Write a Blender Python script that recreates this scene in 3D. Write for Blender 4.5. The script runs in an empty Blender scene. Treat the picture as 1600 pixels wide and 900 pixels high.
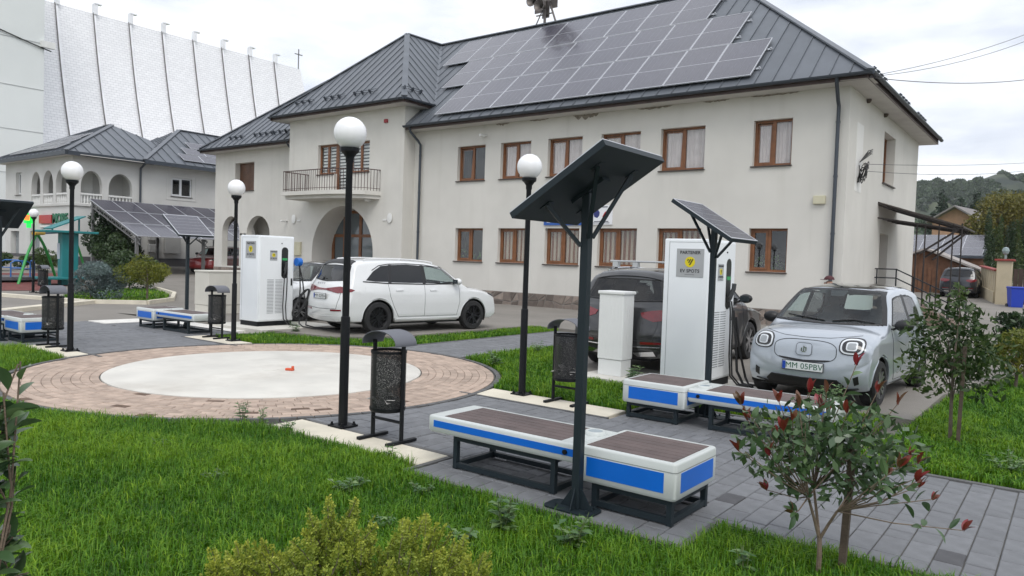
import bpy, bmesh, math, random
import numpy as np
from mathutils import Vector, Matrix, geometry
from mathutils.bvhtree import BVHTree

random.seed(7)
R = math.radians
scene = bpy.context.scene
COL = scene.collection

# ------------------------------------------------------------------ camera
# world axes follow the town hall: X along its long front, Y away from the square, Z up
cam_data = bpy.data.cameras.new('camera')
cam = bpy.data.objects.new('camera', cam_data)
COL.objects.link(cam)
YAW, PITCH, ROLL = R(37.3), R(2.1), R(1.94)
fwd0 = Vector((-math.sin(YAW), math.cos(YAW), 0)); rt0 = Vector((math.cos(YAW), math.sin(YAW), 0))
fw = fwd0 * math.cos(PITCH) - Vector((0, 0, math.sin(PITCH)))
up = fwd0 * math.sin(PITCH) + Vector((0, 0, math.cos(PITCH)))
rt = rt0 * math.cos(ROLL) + up * math.sin(ROLL)
up = -rt0 * math.sin(ROLL) + up * math.cos(ROLL)
cam.matrix_world = Matrix(((rt.x, up.x, -fw.x, 0), (rt.y, up.y, -fw.y, 0), (rt.z, up.z, -fw.z, 1.8), (0, 0, 0, 1)))
cam_data.sensor_width = 36.0
cam_data.lens = 36.0 * 1162 / 1600
cam_data.clip_start = 0.05
cam_data.clip_end = 5000
scene.camera = cam

# ------------------------------------------------------------------ sky (overcast), sun, exposure
SUN_EL, SUN_AZ = R(52), R(132)
world = bpy.data.worlds.new('World'); scene.world = world; world.use_nodes = True
wn, wl = world.node_tree.nodes, world.node_tree.links
wn.clear()
w_out = wn.new('ShaderNodeOutputWorld'); w_bg = wn.new('ShaderNodeBackground')
sky = wn.new('ShaderNodeTexSky'); sky.sky_type = 'NISHITA'; sky.sun_disc = False
sky.sun_elevation = SUN_EL; sky.sun_rotation = SUN_AZ
w_tc = wn.new('ShaderNodeTexCoord'); w_map = wn.new('ShaderNodeMapping'); w_map.inputs['Scale'].default_value = (2.2, 2.2, 7.5)
w_no = wn.new('ShaderNodeTexNoise'); w_no.inputs['Scale'].default_value = 1.7; w_no.inputs['Detail'].default_value = 6; w_no.inputs['Roughness'].default_value = .55
w_rp = wn.new('ShaderNodeValToRGB')
w_rp.color_ramp.elements[0].position = .36; w_rp.color_ramp.elements[0].color = (5.9, 6.3, 7.1, 1)
w_rp.color_ramp.elements[1].position = .62; w_rp.color_ramp.elements[1].color = (9.2, 9.4, 9.8, 1)
w_mx = wn.new('ShaderNodeMixRGB'); w_mx.inputs['Fac'].default_value = .93
wl.new(w_tc.outputs['Generated'], w_map.inputs['Vector']); wl.new(w_map.outputs['Vector'], w_no.inputs['Vector'])
wl.new(w_no.outputs['Fac'], w_rp.inputs['Fac']); wl.new(sky.outputs['Color'], w_mx.inputs['Color1'])
wl.new(w_rp.outputs['Color'], w_mx.inputs['Color2']); wl.new(w_mx.outputs['Color'], w_bg.inputs['Color'])
w_bg.inputs['Strength'].default_value = .1
wl.new(w_bg.outputs['Background'], w_out.inputs['Surface'])

sun_data = bpy.data.lights.new('sun', 'SUN'); sun_data.energy = 1.1; sun_data.angle = R(28); sun_data.color = (1, .97, .92)
sun = bpy.data.objects.new('sun', sun_data); COL.objects.link(sun)
sd = Vector((math.sin(SUN_AZ) * math.cos(SUN_EL), math.cos(SUN_AZ) * math.cos(SUN_EL), math.sin(SUN_EL)))
sun.rotation_euler = sd.to_track_quat('Z', 'Y').to_euler()
sun.location = (0, 0, 40)

scene.view_settings.view_transform = 'Standard'
scene.view_settings.look = 'None'
scene.view_settings.exposure = 0.5
scene.view_settings.gamma = 1.0
scene.view_settings.use_curve_mapping = False
scene.render.engine = 'CYCLES'
scene.cycles.max_bounces = 6
scene.cycles.transparent_max_bounces = 12

# ------------------------------------------------------------------ materials
MATS = {}
def mat(name, col, rough=.6, metal=0., var=.0, vscale=3., bump=0., bscale=40., spec=.5, col2=None, coat=0., dirt=0., dscale=.6, dcol=(.12, .11, .09)):
    """principled material with noise-driven colour variation, fine relief and blotchy wear"""
    if name in MATS: return MATS[name]
    m = bpy.data.materials.new(name); m.use_nodes = True
    n, l = m.node_tree.nodes, m.node_tree.links
    b = n['Principled BSDF']
    b.inputs['Roughness'].default_value = rough; b.inputs['Metallic'].default_value = metal
    b.inputs['Specular IOR Level'].default_value = spec
    b.inputs['Coat Weight'].default_value = coat; b.inputs['Coat Roughness'].default_value = .04
    b.inputs['Base Color'].default_value = (*col, 1)
    tc = n.new('ShaderNodeTexCoord')
    src = None
    if var or col2:
        no = n.new('ShaderNodeTexNoise'); no.inputs['Scale'].default_value = vscale; no.inputs['Detail'].default_value = 5
        l.new(tc.outputs['Object'], no.inputs['Vector'])
        rp = n.new('ShaderNodeValToRGB')
        c2 = col2 or tuple(min(1, c * (1 + var)) for c in col)
        c1 = col if col2 else tuple(c * (1 - var) for c in col)
        rp.color_ramp.elements[0].position = .32; rp.color_ramp.elements[0].color = (*c1, 1)
        rp.color_ramp.elements[1].position = .68; rp.color_ramp.elements[1].color = (*c2, 1)
        l.new(no.outputs['Fac'], rp.inputs['Fac']); src = rp.outputs['Color']
    if dirt:
        no = n.new('ShaderNodeTexNoise'); no.inputs['Scale'].default_value = dscale; no.inputs['Detail'].default_value = 8; no.inputs['Roughness'].default_value = .65
        l.new(tc.outputs['Object'], no.inputs['Vector'])
        rp = n.new('ShaderNodeValToRGB')
        rp.color_ramp.elements[0].position = .5; rp.color_ramp.elements[0].color = (0, 0, 0, 1)
        rp.color_ramp.elements[1].position = .75; rp.color_ramp.elements[1].color = (dirt, dirt, dirt, 1)
        l.new(no.outputs['Fac'], rp.inputs['Fac'])
        mx = n.new('ShaderNodeMixRGB'); mx.inputs['Color1'].default_value = (*col, 1); mx.inputs['Color2'].default_value = (*dcol, 1)
        if src: l.new(src, mx.inputs['Color1'])
        l.new(rp.outputs['Color'], mx.inputs['Fac']); src = mx.outputs['Color']
    if src: l.new(src, b.inputs['Base Color'])
    if bump:
        no = n.new('ShaderNodeTexNoise'); no.inputs['Scale'].default_value = bscale; no.inputs['Detail'].default_value = 4
        l.new(tc.outputs['Object'], no.inputs['Vector'])
        bp = n.new('ShaderNodeBump'); bp.inputs['Strength'].default_value = bump; bp.inputs['Distance'].default_value = .02
        l.new(no.outputs['Fac'], bp.inputs['Height']); l.new(bp.outputs['Normal'], b.inputs['Normal'])
    MATS[name] = m
    return m

def per_object(m, amount=.18, hue=0.):
    """shift brightness from object to object (loose stones, slabs, leaves)"""
    n, l = m.node_tree.nodes, m.node_tree.links
    b = n['Principled BSDF']
    oi = n.new('ShaderNodeObjectInfo'); mr = n.new('ShaderNodeMapRange')
    mr.inputs['To Min'].default_value = 1 - amount; mr.inputs['To Max'].default_value = 1 + amount
    l.new(oi.outputs['Random'], mr.inputs['Value'])
    hs = n.new('ShaderNodeHueSaturation')
    l.new(mr.outputs['Result'], hs.inputs['Value'])
    if b.inputs['Base Color'].links: l.new(b.inputs['Base Color'].links[0].from_socket, hs.inputs['Color'])
    else: hs.inputs['Color'].default_value = b.inputs['Base Color'].default_value
    l.new(hs.outputs['Color'], b.inputs['Base Color'])
    return m

def attr_var(m, amount=.25):
    """shift brightness from piece to piece inside one joined mesh (face attribute 'tone')"""
    n, l = m.node_tree.nodes, m.node_tree.links
    b = n['Principled BSDF']
    at = n.new('ShaderNodeAttribute'); at.attribute_name = 'tone'
    mr = n.new('ShaderNodeMapRange'); mr.inputs['To Min'].default_value = 1 - amount; mr.inputs['To Max'].default_value = 1 + amount
    l.new(at.outputs['Fac'], mr.inputs['Value'])
    hs = n.new('ShaderNodeHueSaturation'); l.new(mr.outputs['Result'], hs.inputs['Value'])
    if b.inputs['Base Color'].links: l.new(b.inputs['Base Color'].links[0].from_socket, hs.inputs['Color'])
    else: hs.inputs['Color'].default_value = b.inputs['Base Color'].default_value
    l.new(hs.outputs['Color'], b.inputs['Base Color'])
    return m

def glass_mat(name, tint=(.75, .8, .82), clear=.75):
    m = bpy.data.materials.new(name); m.use_nodes = True
    n, l = m.node_tree.nodes, m.node_tree.links
    n.remove(n['Principled BSDF'])
    tr = n.new('ShaderNodeBsdfTransparent'); tr.inputs['Color'].default_value = (tint[0] * clear, tint[1] * clear, tint[2] * clear, 1)
    gl = n.new('ShaderNodeBsdfGlossy'); gl.inputs['Roughness'].default_value = .02
    lw = n.new('ShaderNodeLayerWeight'); pw = n.new('ShaderNodeMath'); pw.operation = 'POWER'; pw.inputs[1].default_value = 5; fr = n.new('ShaderNodeMath'); fr.operation = 'MULTIPLY_ADD'; fr.inputs[1].default_value = .92; fr.inputs[2].default_value = .06
    l.new(lw.outputs['Facing'], pw.inputs[0]); l.new(pw.outputs[0], fr.inputs[0])
    mx = n.new('ShaderNodeMixShader')
    l.new(fr.outputs[0], mx.inputs['Fac']); l.new(tr.outputs['BSDF'], mx.inputs[1]); l.new(gl.outputs['BSDF'], mx.inputs[2])
    l.new(mx.outputs['Shader'], n['Material Output'].inputs['Surface'])
    MATS[name] = m
    return m

def stripe_mat(name, c1, c2, scale, rough=.8, axis='X'):
    m = bpy.data.materials.new(name); m.use_nodes = True
    n, l = m.node_tree.nodes, m.node_tree.links
    b = n['Principled BSDF']; b.inputs['Roughness'].default_value = rough
    tc = n.new('ShaderNodeTexCoord'); w = n.new('ShaderNodeTexWave'); w.bands_direction = axis
    w.inputs['Scale'].default_value = scale; w.inputs['Distortion'].default_value = .6; w.inputs['Detail'].default_value = 2
    rp = n.new('ShaderNodeValToRGB')
    rp.color_ramp.elements[0].position = .4; rp.color_ramp.elements[0].color = (*c1, 1)
    rp.color_ramp.elements[1].position = .6; rp.color_ramp.elements[1].color = (*c2, 1)
    l.new(tc.outputs['Object'], w.inputs['Vector']); l.new(w.outputs['Fac'], rp.inputs['Fac']); l.new(rp.outputs['Color'], b.inputs['Base Color'])
    MATS[name] = m
    return m

# ------------------------------------------------------------------ mesh helpers
class MB:
    """collects shapes, builds ONE mesh object"""
    def __init__(s): s.v, s.f, s.t, s.tone = [], [], [], .5
    def add(s, vs, fs):
        o = len(s.v); s.v.extend([tuple(p) for p in vs]); s.f.extend([tuple(i + o for i in f) for f in fs]); s.t.extend([s.tone] * len(fs)); return s
    def box(s, x0, x1, y0, y1, z0, z1):
        return s.add([(x0, y0, z0), (x1, y0, z0), (x1, y1, z0), (x0, y1, z0), (x0, y0, z1), (x1, y0, z1), (x1, y1, z1), (x0, y1, z1)],
                     [(0, 3, 2, 1), (4, 5, 6, 7), (0, 1, 5, 4), (1, 2, 6, 5), (2, 3, 7, 6), (3, 0, 4, 7)])
    def rbox(s, x0, x1, y0, y1, z0, z1, r=.01, seg=2):
        bm = bmesh.new(); bmesh.ops.create_cube(bm, size=1)
        for v in bm.verts: v.co = Vector(((x0 + x1) / 2 + v.co.x * (x1 - x0), (y0 + y1) / 2 + v.co.y * (y1 - y0), (z0 + z1) / 2 + v.co.z * (z1 - z0)))
        bmesh.ops.bevel(bm, geom=bm.edges[:], offset=r, segments=seg, profile=.5, affect='EDGES')
        return s.bm(bm)
    def bm(s, bm, M=None):
        bm.verts.index_update()
        s.add([(M @ v.co if M else v.co) for v in bm.verts], [[v.index for v in f.verts] for f in bm.faces]); bm.free(); return s
    def mbox(s, M, sx, sy, sz):
        vs = [M @ Vector((a * sx / 2, b * sy / 2, c * sz / 2)) for c in (-1, 1) for a, b in ((-1, -1), (1, -1), (1, 1), (-1, 1))]
        return s.add(vs, [(0, 3, 2, 1), (4, 5, 6, 7), (0, 1, 5, 4), (1, 2, 6, 5), (2, 3, 7, 6), (3, 0, 4, 7)])
    def bar(s, p, q, w, h=None, upv=(0, 0, 1)):
        p, q = Vector(p), Vector(q); d = q - p; L = d.length
        if L < 1e-6: return s
        d.normalize(); u = Vector(upv)
        if abs(d.dot(u)) > .98: u = Vector((1, 0, 0))
        x = d.cross(u).normalized(); z = x.cross(d)
        M = Matrix(((x.x, d.x, z.x, 0), (x.y, d.y, z.y, 0), (x.z, d.z, z.z, 0), (0, 0, 0, 1))); M.translation = (p + q) / 2
        return s.mbox(M, w, L, h or w)
    def cyl(s, p, q, r0, r1=None, n=12, caps=True):
        p, q = Vector(p), Vector(q); r1 = r0 if r1 is None else r1
        d = (q - p).normalized(); u = Vector((0, 0, 1)) if abs(d.z) < .95 else Vector((1, 0, 0))
        x = d.cross(u).normalized(); y = d.cross(x)
        vs = [p + (x * math.cos(a) + y * math.sin(a)) * r0 for a in [2 * math.pi * i / n for i in range(n)]]
        vs += [q + (x * math.cos(a) + y * math.sin(a)) * r1 for a in [2 * math.pi * i / n for i in range(n)]]
        fs = [(i, i + n, (i + 1) % n + n, (i + 1) % n) for i in range(n)]
        if caps: fs += [tuple(range(n)), tuple(range(2 * n - 1, n - 1, -1))]
        return s.add(vs, fs)
    def tube(s, pts, r, n=8, taper=1.0):
        pts = [Vector(p) for p in pts]; rings = []; m = len(pts); ref = None
        for i, p in enumerate(pts):
            d = (pts[min(i + 1, m - 1)] - pts[max(i - 1, 0)])
            if d.length < 1e-9: d = Vector((0, 0, 1))
            d.normalize()
            if ref is None: ref = Vector((0, 0, 1)) if abs(d.z) < .9 else Vector((1, 0, 0))
            x = d.cross(ref)
            if x.length < 1e-3: x = d.cross(Vector((0, 1, 0)))
            x.normalize(); y = x.cross(d); ref = y
            rr = r * (1 + (taper - 1) * i / max(1, m - 1))
            rings.append([p + (x * math.cos(a) + y * math.sin(a)) * rr for a in [2 * math.pi * k / n for k in range(n)]])
        vs = [v for rg in rings for v in rg]
        fs = [(i * n + k, i * n + (k + 1) % n, (i + 1) * n + (k + 1) % n, (i + 1) * n + k) for i in range(m - 1) for k in range(n)]
        fs += [tuple(range(n - 1, -1, -1)), tuple(range((m - 1) * n, m * n))]
        return s.add(vs, fs)
    def prism(s, poly, z0, z1, M=None):
        """2-d outline (counter-clockwise) pulled up from z0 to z1"""
        n = len(poly)
        vs = [Vector((x, y, z0)) for x, y in poly] + [Vector((x, y, z1)) for x, y in poly]
        if M: vs = [M @ v for v in vs]
        return s.add(vs, [tuple(range(n - 1, -1, -1)), tuple(range(n, 2 * n))] + [(i, (i + 1) % n, (i + 1) % n + n, i + n) for i in range(n)])
    def lathe(s, prof, n=24, c=(0, 0, 0), M=None):
        m = len(prof); vs = []
        for i in range(n):
            a = 2 * math.pi * i / n
            for r_, z_ in prof:
                p = Vector((c[0] + r_ * math.cos(a), c[1] + r_ * math.sin(a), c[2] + z_)); vs.append(M @ p if M else p)
        fs = [(i * m + k, ((i + 1) % n) * m + k, ((i + 1) % n) * m + k + 1, i * m + k + 1) for i in range(n) for k in range(m - 1)]
        return s.add(vs, fs)
    def quad(s, a, b, c, d): return s.add([a, b, c, d], [(0, 1, 2, 3)])
    def poly(s, pts): return s.add(pts, [tuple(range(len(pts)))])
    def mesh(s, name, m, smooth=False):
        me = bpy.data.meshes.new(name); me.from_pydata(s.v, [], s.f)
        if len(set(s.t)) > 1:
            at = me.attributes.new('tone', 'FLOAT', 'FACE'); at.data.foreach_set('value', s.t)
        for mm in (m if isinstance(m, (list, tuple)) else [m]): me.materials.append(mm)
        if smooth: smooth_mesh(me)
        me.update(); return me
    def build(s, name, m, parent=None, loc=(0, 0, 0), rot=(0, 0, 0), smooth=False):
        return place(name, s.mesh(name, m, smooth), parent, loc, rot)

def smooth_mesh(me, angle=40):
    me.polygons.foreach_set('use_smooth', [True] * len(me.polygons))
    bm = bmesh.new(); bm.from_mesh(me)
    bmesh.ops.remove_doubles(bm, verts=bm.verts, dist=1e-5)
    for e in bm.edges:
        if len(e.link_faces) == 2 and e.calc_face_angle(0) > R(angle): e.smooth = False
    bm.to_mesh(me); bm.free()

def place(name, me, parent=None, loc=(0, 0, 0), rot=(0, 0, 0), scale=None):
    o = bpy.data.objects.new(name, me); COL.objects.link(o)
    o.location = loc; o.rotation_euler = rot
    if scale: o.scale = scale
    if parent: o.parent = parent
    return o

def tag(o, label, cat=None, group=None):
    o['label'] = label
    if cat: o['category'] = cat
    if group: o['group'] = group
    return o
def struct(o): o['kind'] = 'structure'; return o
def stuff(o): o['kind'] = 'stuff'; return o

def thing(name, label, cat, loc=(0, 0, 0), rz=0, group=None):
    o = bpy.data.objects.new(name, None); COL.objects.link(o); o.empty_display_size = .2
    o.location = loc; o.rotation_euler = (0, 0, rz)
    return tag(o, label, cat, group)

class At:
    """a parent whose parts are written in world coordinates"""
    def __init__(s, root): s.r = root; s.o = Vector(root.location)
    def part(s, name, mb, m, smooth=False, loc=(0, 0, 0), rot=(0, 0, 0)):
        return place(name, mb if isinstance(mb, bpy.types.Mesh) else mb.mesh(name, m, smooth), s.r, Vector(loc) - s.o, rot)

def copy_tree(o, parent=None):
    c = o.copy(); COL.objects.link(c); c.parent = parent
    for ch in list(o.children): copy_tree(ch, c)
    return c

def arc(cx, cy, r, a0, a1, n): return [(cx + r * math.cos(a0 + (a1 - a0) * i / n), cy + r * math.sin(a0 + (a1 - a0) * i / n)) for i in range(n + 1)]

def text_mesh(body, size, m, extrude=.002, align='CENTER', bold=0.0, spacing=1.0):
    cu = bpy.data.curves.new('lettering', 'FONT'); cu.body = body; cu.size = size; cu.align_x = align; cu.align_y = 'CENTER'
    cu.extrude = extrude; cu.offset = bold; cu.space_character = spacing; cu.resolution_u = 3
    t = bpy.data.objects.new('lettering', cu); COL.objects.link(t)
    dg = bpy.context.evaluated_depsgraph_get(); me = bpy.data.meshes.new_from_object(t.evaluated_get(dg))
    bpy.data.objects.remove(t); bpy.data.curves.remove(cu)
    me.materials.clear(); me.materials.append(m); me.name = 'lettering'
    return me

def clip_half(poly, nx, ny, d):
    """keep the side nx*x+ny*y <= d of a convex 2-d polygon"""
    out = []
    for i in range(len(poly)):
        a, b = poly[i], poly[(i + 1) % len(poly)]
        da, db = nx * a[0] + ny * a[1] - d, nx * b[0] + ny * b[1] - d
        if da <= 0: out.append(a)
        if (da < 0 < db) or (db < 0 < da):
            t = da / (da - db); out.append((a[0] + (b[0] - a[0]) * t, a[1] + (b[1] - a[1]) * t))
    return out

def inset_poly(poly, d):
    """shrink a convex counter-clockwise polygon"""
    out = list(poly); n = len(poly)
    for i in range(n):
        a, b = poly[i], poly[(i + 1) % n]
        ex, ey = b[0] - a[0], b[1] - a[1]; L = math.hypot(ex, ey)
        if L < 1e-6: continue
        nx, ny = ey / L, -ex / L
        out = clip_half(out, nx, ny, nx * a[0] + ny * a[1] - d)
        if len(out) < 3: return []
    return out

def zg(u, v):
    """the ground rises gently beyond the car park"""
    return max(0, .04 * min(-u - 34, 30)) + max(0, .045 * (min(v, 70) - 36))
# ================================================================== GROUND AND PAVING
RC = (-9.77, 6.8); R_IN, R_OUT = 2.30, 3.42          # the round concrete spot and its brick ring
asphalt = mat('asphalt', (.20, .185, .165), .9, var=.12, vscale=.5, bump=.35, bscale=60, col2=(.255, .235, .21), dirt=.35, dscale=.35, dcol=(.13, .12, .105))
meadow = mat('meadow', (.07, .12, .03), .9, var=.3, vscale=.05)
def axis(lo, hi, step, far_lo, far_hi):
    a = list(np.arange(lo, hi + step / 2, step)); x = hi; s = step
    while x < far_hi: s *= 1.5; x += s; a.append(min(x, far_hi))
    x = lo; s = step
    while x > far_lo: s *= 1.5; x -= s; a.insert(0, max(x, far_lo))
    return a
gu, gv = axis(-70, 20, 3, -3000, 3000), axis(-10, 76, 2, -600, 4000)
gvs = [(u, v, zg(u, v) - .05 + .1 * min(1, max(0, (v - 26) / 6)) * (u > -19)) for v in gv for u in gu]; nu = len(gu)
gfs = [(j * nu + i, j * nu + i + 1, (j + 1) * nu + i + 1, (j + 1) * nu + i) for j in range(len(gv) - 1) for i in range(nu - 1)]
gm = MB().add(gvs, gfs).mesh('ground', [asphalt, meadow], True)
gm.polygons.foreach_set('material_index', [0 if (-70 <= p.center.x <= 20 and -10 <= p.center.y <= 76) else 1 for p in gm.polygons])
struct(place('ground', gm))

def cdist(u, v): return math.hypot(u, v)
def rect(u0, u1, v0, v1): return [(u0, v0), (u1, v0), (u1, v1), (u0, v1)]
def in_view(u, v, m=.12):
    d = -.606 * u + .795 * v; s = .795 * u + .606 * v
    return d > .5 and abs(s / d) < .69 + m
def outside_ring(poly, r):
    cx = sum(p[0] for p in poly) / len(poly) - RC[0]; cy = sum(p[1] for p in poly) / len(poly) - RC[1]
    L = math.hypot(cx, cy) or 1; nx, ny = cx / L, cy / L
    return clip_half(poly, -nx, -ny, -(nx * RC[0] + ny * RC[1]) - r)
def stone(mb, poly, top, bottom, bev=.006):
    """one slab with bevelled arris"""
    p1 = poly; p2 = inset_poly(poly, bev); n = len(p1)
    if len(p2) != n: p2 = p1
    vs = [(x, y, bottom) for x, y in p1] + [(x, y, top - bev) for x, y in p1] + [(x, y, top) for x, y in p2]
    fs = [(i, (i + 1) % n, n + (i + 1) % n, n + i) for i in range(n)] + [(n + i, n + (i + 1) % n, 2 * n + (i + 1) % n, 2 * n + i) for i in range(n)] + [tuple(range(2 * n, 3 * n))]
    mb.add(vs, fs)

joint_sand = mat('joint_sand', (.10, .095, .085), .95, var=.2, vscale=8)
paver_m = per_object(mat('paver_grey', (.165, .17, .18), .75, var=.12, vscale=9, bump=.25, bscale=120, dirt=.45, dscale=1.1, dcol=(.10, .10, .10)), .09)
paver_far = attr_var(mat('paver_grey_joined', (.165, .17, .18), .75, var=.12, vscale=9, bump=.25, bscale=120), .09)
paver_dark = per_object(mat('paver_dark', (.07, .07, .075), .8, var=.15, vscale=9, bump=.25, bscale=120), .2)
def pave(name, rects, course, lens, n_parts):
    bed = MB()
    for (u0, u1, v0, v1) in rects:
        bed.box(u0, u1, v0, v1, -.06, -.012)
    root = struct(bed.build(name, joint_sand))
    stones = []
    for (u0, u1, v0, v1) in rects:
        n = max(1, round((u1 - u0) / course)); w = (u1 - u0) / n
        for i in range(n):
            v = v0 - random.choice((0, .1, .17))
            while v < v1 - .02:
                L = random.choice(lens); a, b = max(v, v0), min(v + L, v1)
                if b - a > .05:
                    p = inset_poly(rect(u0 + i * w, u0 + (i + 1) * w, a, b), .0035)
                    c = ((p[0][0] + p[2][0]) / 2 - RC[0], (p[0][1] + p[2][1]) / 2 - RC[1])
                    if math.hypot(*c) < R_OUT + .5: p = outside_ring(p, R_OUT + .13)
                    if len(p) >= 3:
                        A = abs(sum(p[k][0] * p[(k + 1) % len(p)][1] - p[(k + 1) % len(p)][0] * p[k][1] for k in range(len(p)))) / 2
                        if A > .002: stones.append(p)
                v += L
    def key(p):
        u, v = p[0]; return cdist(u, v) if in_view(u, v, .02) else 1e3 + cdist(u, v)
    stones.sort(key=key)
    far = MB()
    for k, p in enumerate(stones):
        top = random.uniform(-.003, .003)
        if k < n_parts:
            mb = MB(); u, v = p[0]; stone(mb, [(x - u, y - v) for x, y in p], top, -.03)
            o = mb.build('paver', paver_dark if random.random() < .02 else paver_m, root, (u, v, 0))
            o.rotation_euler = (random.gauss(0, .004), random.gauss(0, .004), 0)
        else:
            far.tone = random.random(); stone(far, p, top, -.03)
    if far.v: stuff(far.build('paver_field', paver_far, root))
    return root
pave('paved_walk', [(-6.9, 1.2, 5.09, 7.55), (-4.42, -1.98, 4.47, 5.085), (-4.28, -1.75, 7.555, 8.85)], .17, (.17, .25, .36, .36), 300)
pave('paved_court', [(-19.0, -12.6, 5.63, 8.05), (-17.8, -14.9, 4.95, 5.625), (-18.1, -14.75, 8.055, 9.35)], .19, (.2, .3, .42), 0)
pave('paved_path', [(-10.75, -8.95, 9.6, 16.2)], .2, (.2, .3, .4), 0)

# brick ring round the concrete spot: ten curved courses
brick_m = per_object(mat('brick_paver', (.42, .325, .262), .85, var=.14, vscale=7, bump=.3, bscale=90, dirt=.3, dscale=1.5, dcol=(.2, .15, .12)), .16)
brick_far = attr_var(mat('brick_paver_joined', (.42, .325, .262), .85, var=.14, vscale=7, bump=.3, bscale=90), .16)
brick_dark = mat('brick_paver_dark', (.13, .085, .06), .9, var=.2, vscale=9)
bed = MB(); outer = arc(*RC, R_OUT + .02, 0, 2 * math.pi, 96)[:-1]
bed.prism(outer, -.06, -.014)
ring = struct(bed.build('brick_ring', joint_sand))
bricks = []; ROWS = 10; rw = (R_OUT - R_IN) / ROWS
row_mesh = {}
for r in range(ROWS):
    ra, rb = R_IN + r * rw, R_IN + (r + 1) * rw; n = round(2 * math.pi * (ra + rb) / 2 / .205); da = 2 * math.pi / n
    h = da / 2 - .0025 / ra; p = [(ra + .002, 0)] 
    poly = [((ra + .0025) * math.cos(t), (ra + .0025) * math.sin(t)) for t in (h, -h)] + [((rb - .0025) * math.cos(t), (rb - .0025) * math.sin(t)) for t in (-h, 0, h)]
    row_mesh[r] = poly; off = random.random()
    for k in range(n):
        a = (k + off) * da; rm = (ra + rb) / 2
        bricks.append((RC[0] + rm * math.cos(a), RC[1] + rm * math.sin(a), r, a))
bricks.sort(key=lambda b: cdist(b[0], b[1]) + (0 if in_view(b[0], b[1], .0) else 100))
far = MB(); meshes = {}
for k, (bu, bv, r, a) in enumerate(bricks):
    top = random.uniform(-.004, .003)
    if k < 300:
        dark = random.random() < .03
        if (r, dark) not in meshes:
            mb = MB(); stone(mb, row_mesh[r], 0, -.03, .005); meshes[(r, dark)] = mb.mesh('brick', brick_dark if dark else brick_m)
        place('brick', meshes[(r, dark)], ring, (RC[0], RC[1], top), (0, 0, a))
    else:
        far.tone = random.random(); c, s = math.cos(a), math.sin(a)
        stone(far, [(RC[0] + x * c - y * s, RC[1] + x * s + y * c) for x, y in row_mesh[r]], top, -.03, .005)
stuff(far.build('brick_courses', brick_far, ring))

conc = mat('pale_concrete', (.62, .60, .55), .85, var=.1, vscale=1.2, bump=.2, bscale=50, dirt=.7, dscale=.9, dcol=(.44, .41, .36))
disc = MB().lathe([(0, .012), (R_IN - .05, .012), (R_IN - .02, .002), (R_IN - .012, -.05)], 96, (*RC, 0))
disc.prism(arc(*RC, .12, 0, 2 * math.pi, 20)[:-1], .012, .016)
struct(disc.build('concrete_spot', conc, smooth=True))
kerb_m = mat('kerb_concrete', (.12, .12, .12), .85, var=.2, vscale=5, bump=.3, bscale=70)
kr = MB(); n = 120
for i in range(n):
    a0, a1 = 2 * math.pi * i / n, 2 * math.pi * (i + 1) / n - .004
    am = (a0 + a1) / 2; x, y = RC[0] + 3.5 * math.cos(am), RC[1] + 3.5 * math.sin(am)
    kr.prism([(RC[0] + r_ * math.cos(t), RC[1] + r_ * math.sin(t)) for r_, t in ((3.45, a0), (3.52, a0), (3.52, a1), (3.45, a1))], -.06, .004)
for (u0, u1, v0, v1) in ((-6.5, -4.43, 5.03, 5.085), (-4.48, -4.43, 4.42, 5.0), (-4.43, -1.93, 4.41, 4.46), (-1.975, -1.92, 4.465, 5.03), (-1.97, 1.2, 5.03, 5.085),
                         (-6.6, -4.3, 7.56, 7.6), (-1.74, 1.2, 7.56, 7.62), (-4.34, -4.29, 8.12, 8.86), (-4.34, -1.7, 8.86, 8.91), (-1.74, -1.69, 7.63, 8.86),
                         (-14.85, -12.7, 5.575, 5.625), (-14.7, -12.7, 8.06, 8.1), (-18.15, -14.75, 9.36, 9.41), (-17.8, -14.85, 4.89, 4.94), (-10.82, -10.76, 10.2, 16.2), (-8.94, -8.88, 10.25, 16.2)):
    kr.box(u0, u1, v0, v1, -.06, .006)
struct(kr.build('kerb', kerb_m))
strip_m = mat('cream_concrete', (.66, .61, .50), .85, var=.09, vscale=2, bump=.2, bscale=60, dirt=.4, dscale=2.2, dcol=(.36, .33, .27))
for (u0, u1, v0, v1) in ((-6.62, -4.49, 4.63, 5.02), (-6.45, -4.35, 7.61, 8.1), (-14.8, -12.75, 5.2, 5.57), (-14.65, -12.85, 8.11, 8.55)):
    p = rect(u0, u1, v0, v1); p = clip_half(p, *( (lambda cx, cy, L: (-cx / L, -cy / L, -(cx / L * RC[0] + cy / L * RC[1]) - 3.53))((-5.2 if u0 > -9 else -14.4) - RC[0], (v0 + v1) / 2 - RC[1], math.hypot((-5.2 if u0 > -9 else -14.4) - RC[0], (v0 + v1) / 2 - RC[1]))))
    mb = MB(); stone(mb, p, .008, -.06, .008); struct(mb.build('concrete_strip', strip_m))
white_m = mat('white_gravel_slab', (.72, .70, .66), .9, var=.1, vscale=5, bump=.5, bscale=40)
mb = MB(); stone(mb, [(-19.05, 8.1), (-18.16, 8.1), (-18.16, 9.42), (-15.0, 9.42), (-15.0, 10.0), (-19.05, 10.0)], .004, -.06, .003); struct(mb.build('white_gravel_bed', white_m))
mb = MB(); stone(mb, rect(-16.4, -14.4, 9.75, 11.9), .075, -.06, .01); stone(mb, rect(-20.2, -17.9, 10.8, 12.2), .02, -.06, .01); stone(mb, rect(-6.15, -3.6, 9.75, 11.2), .075, -.06, .01)
struct(mb.build('charger_footing', conc))

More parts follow.
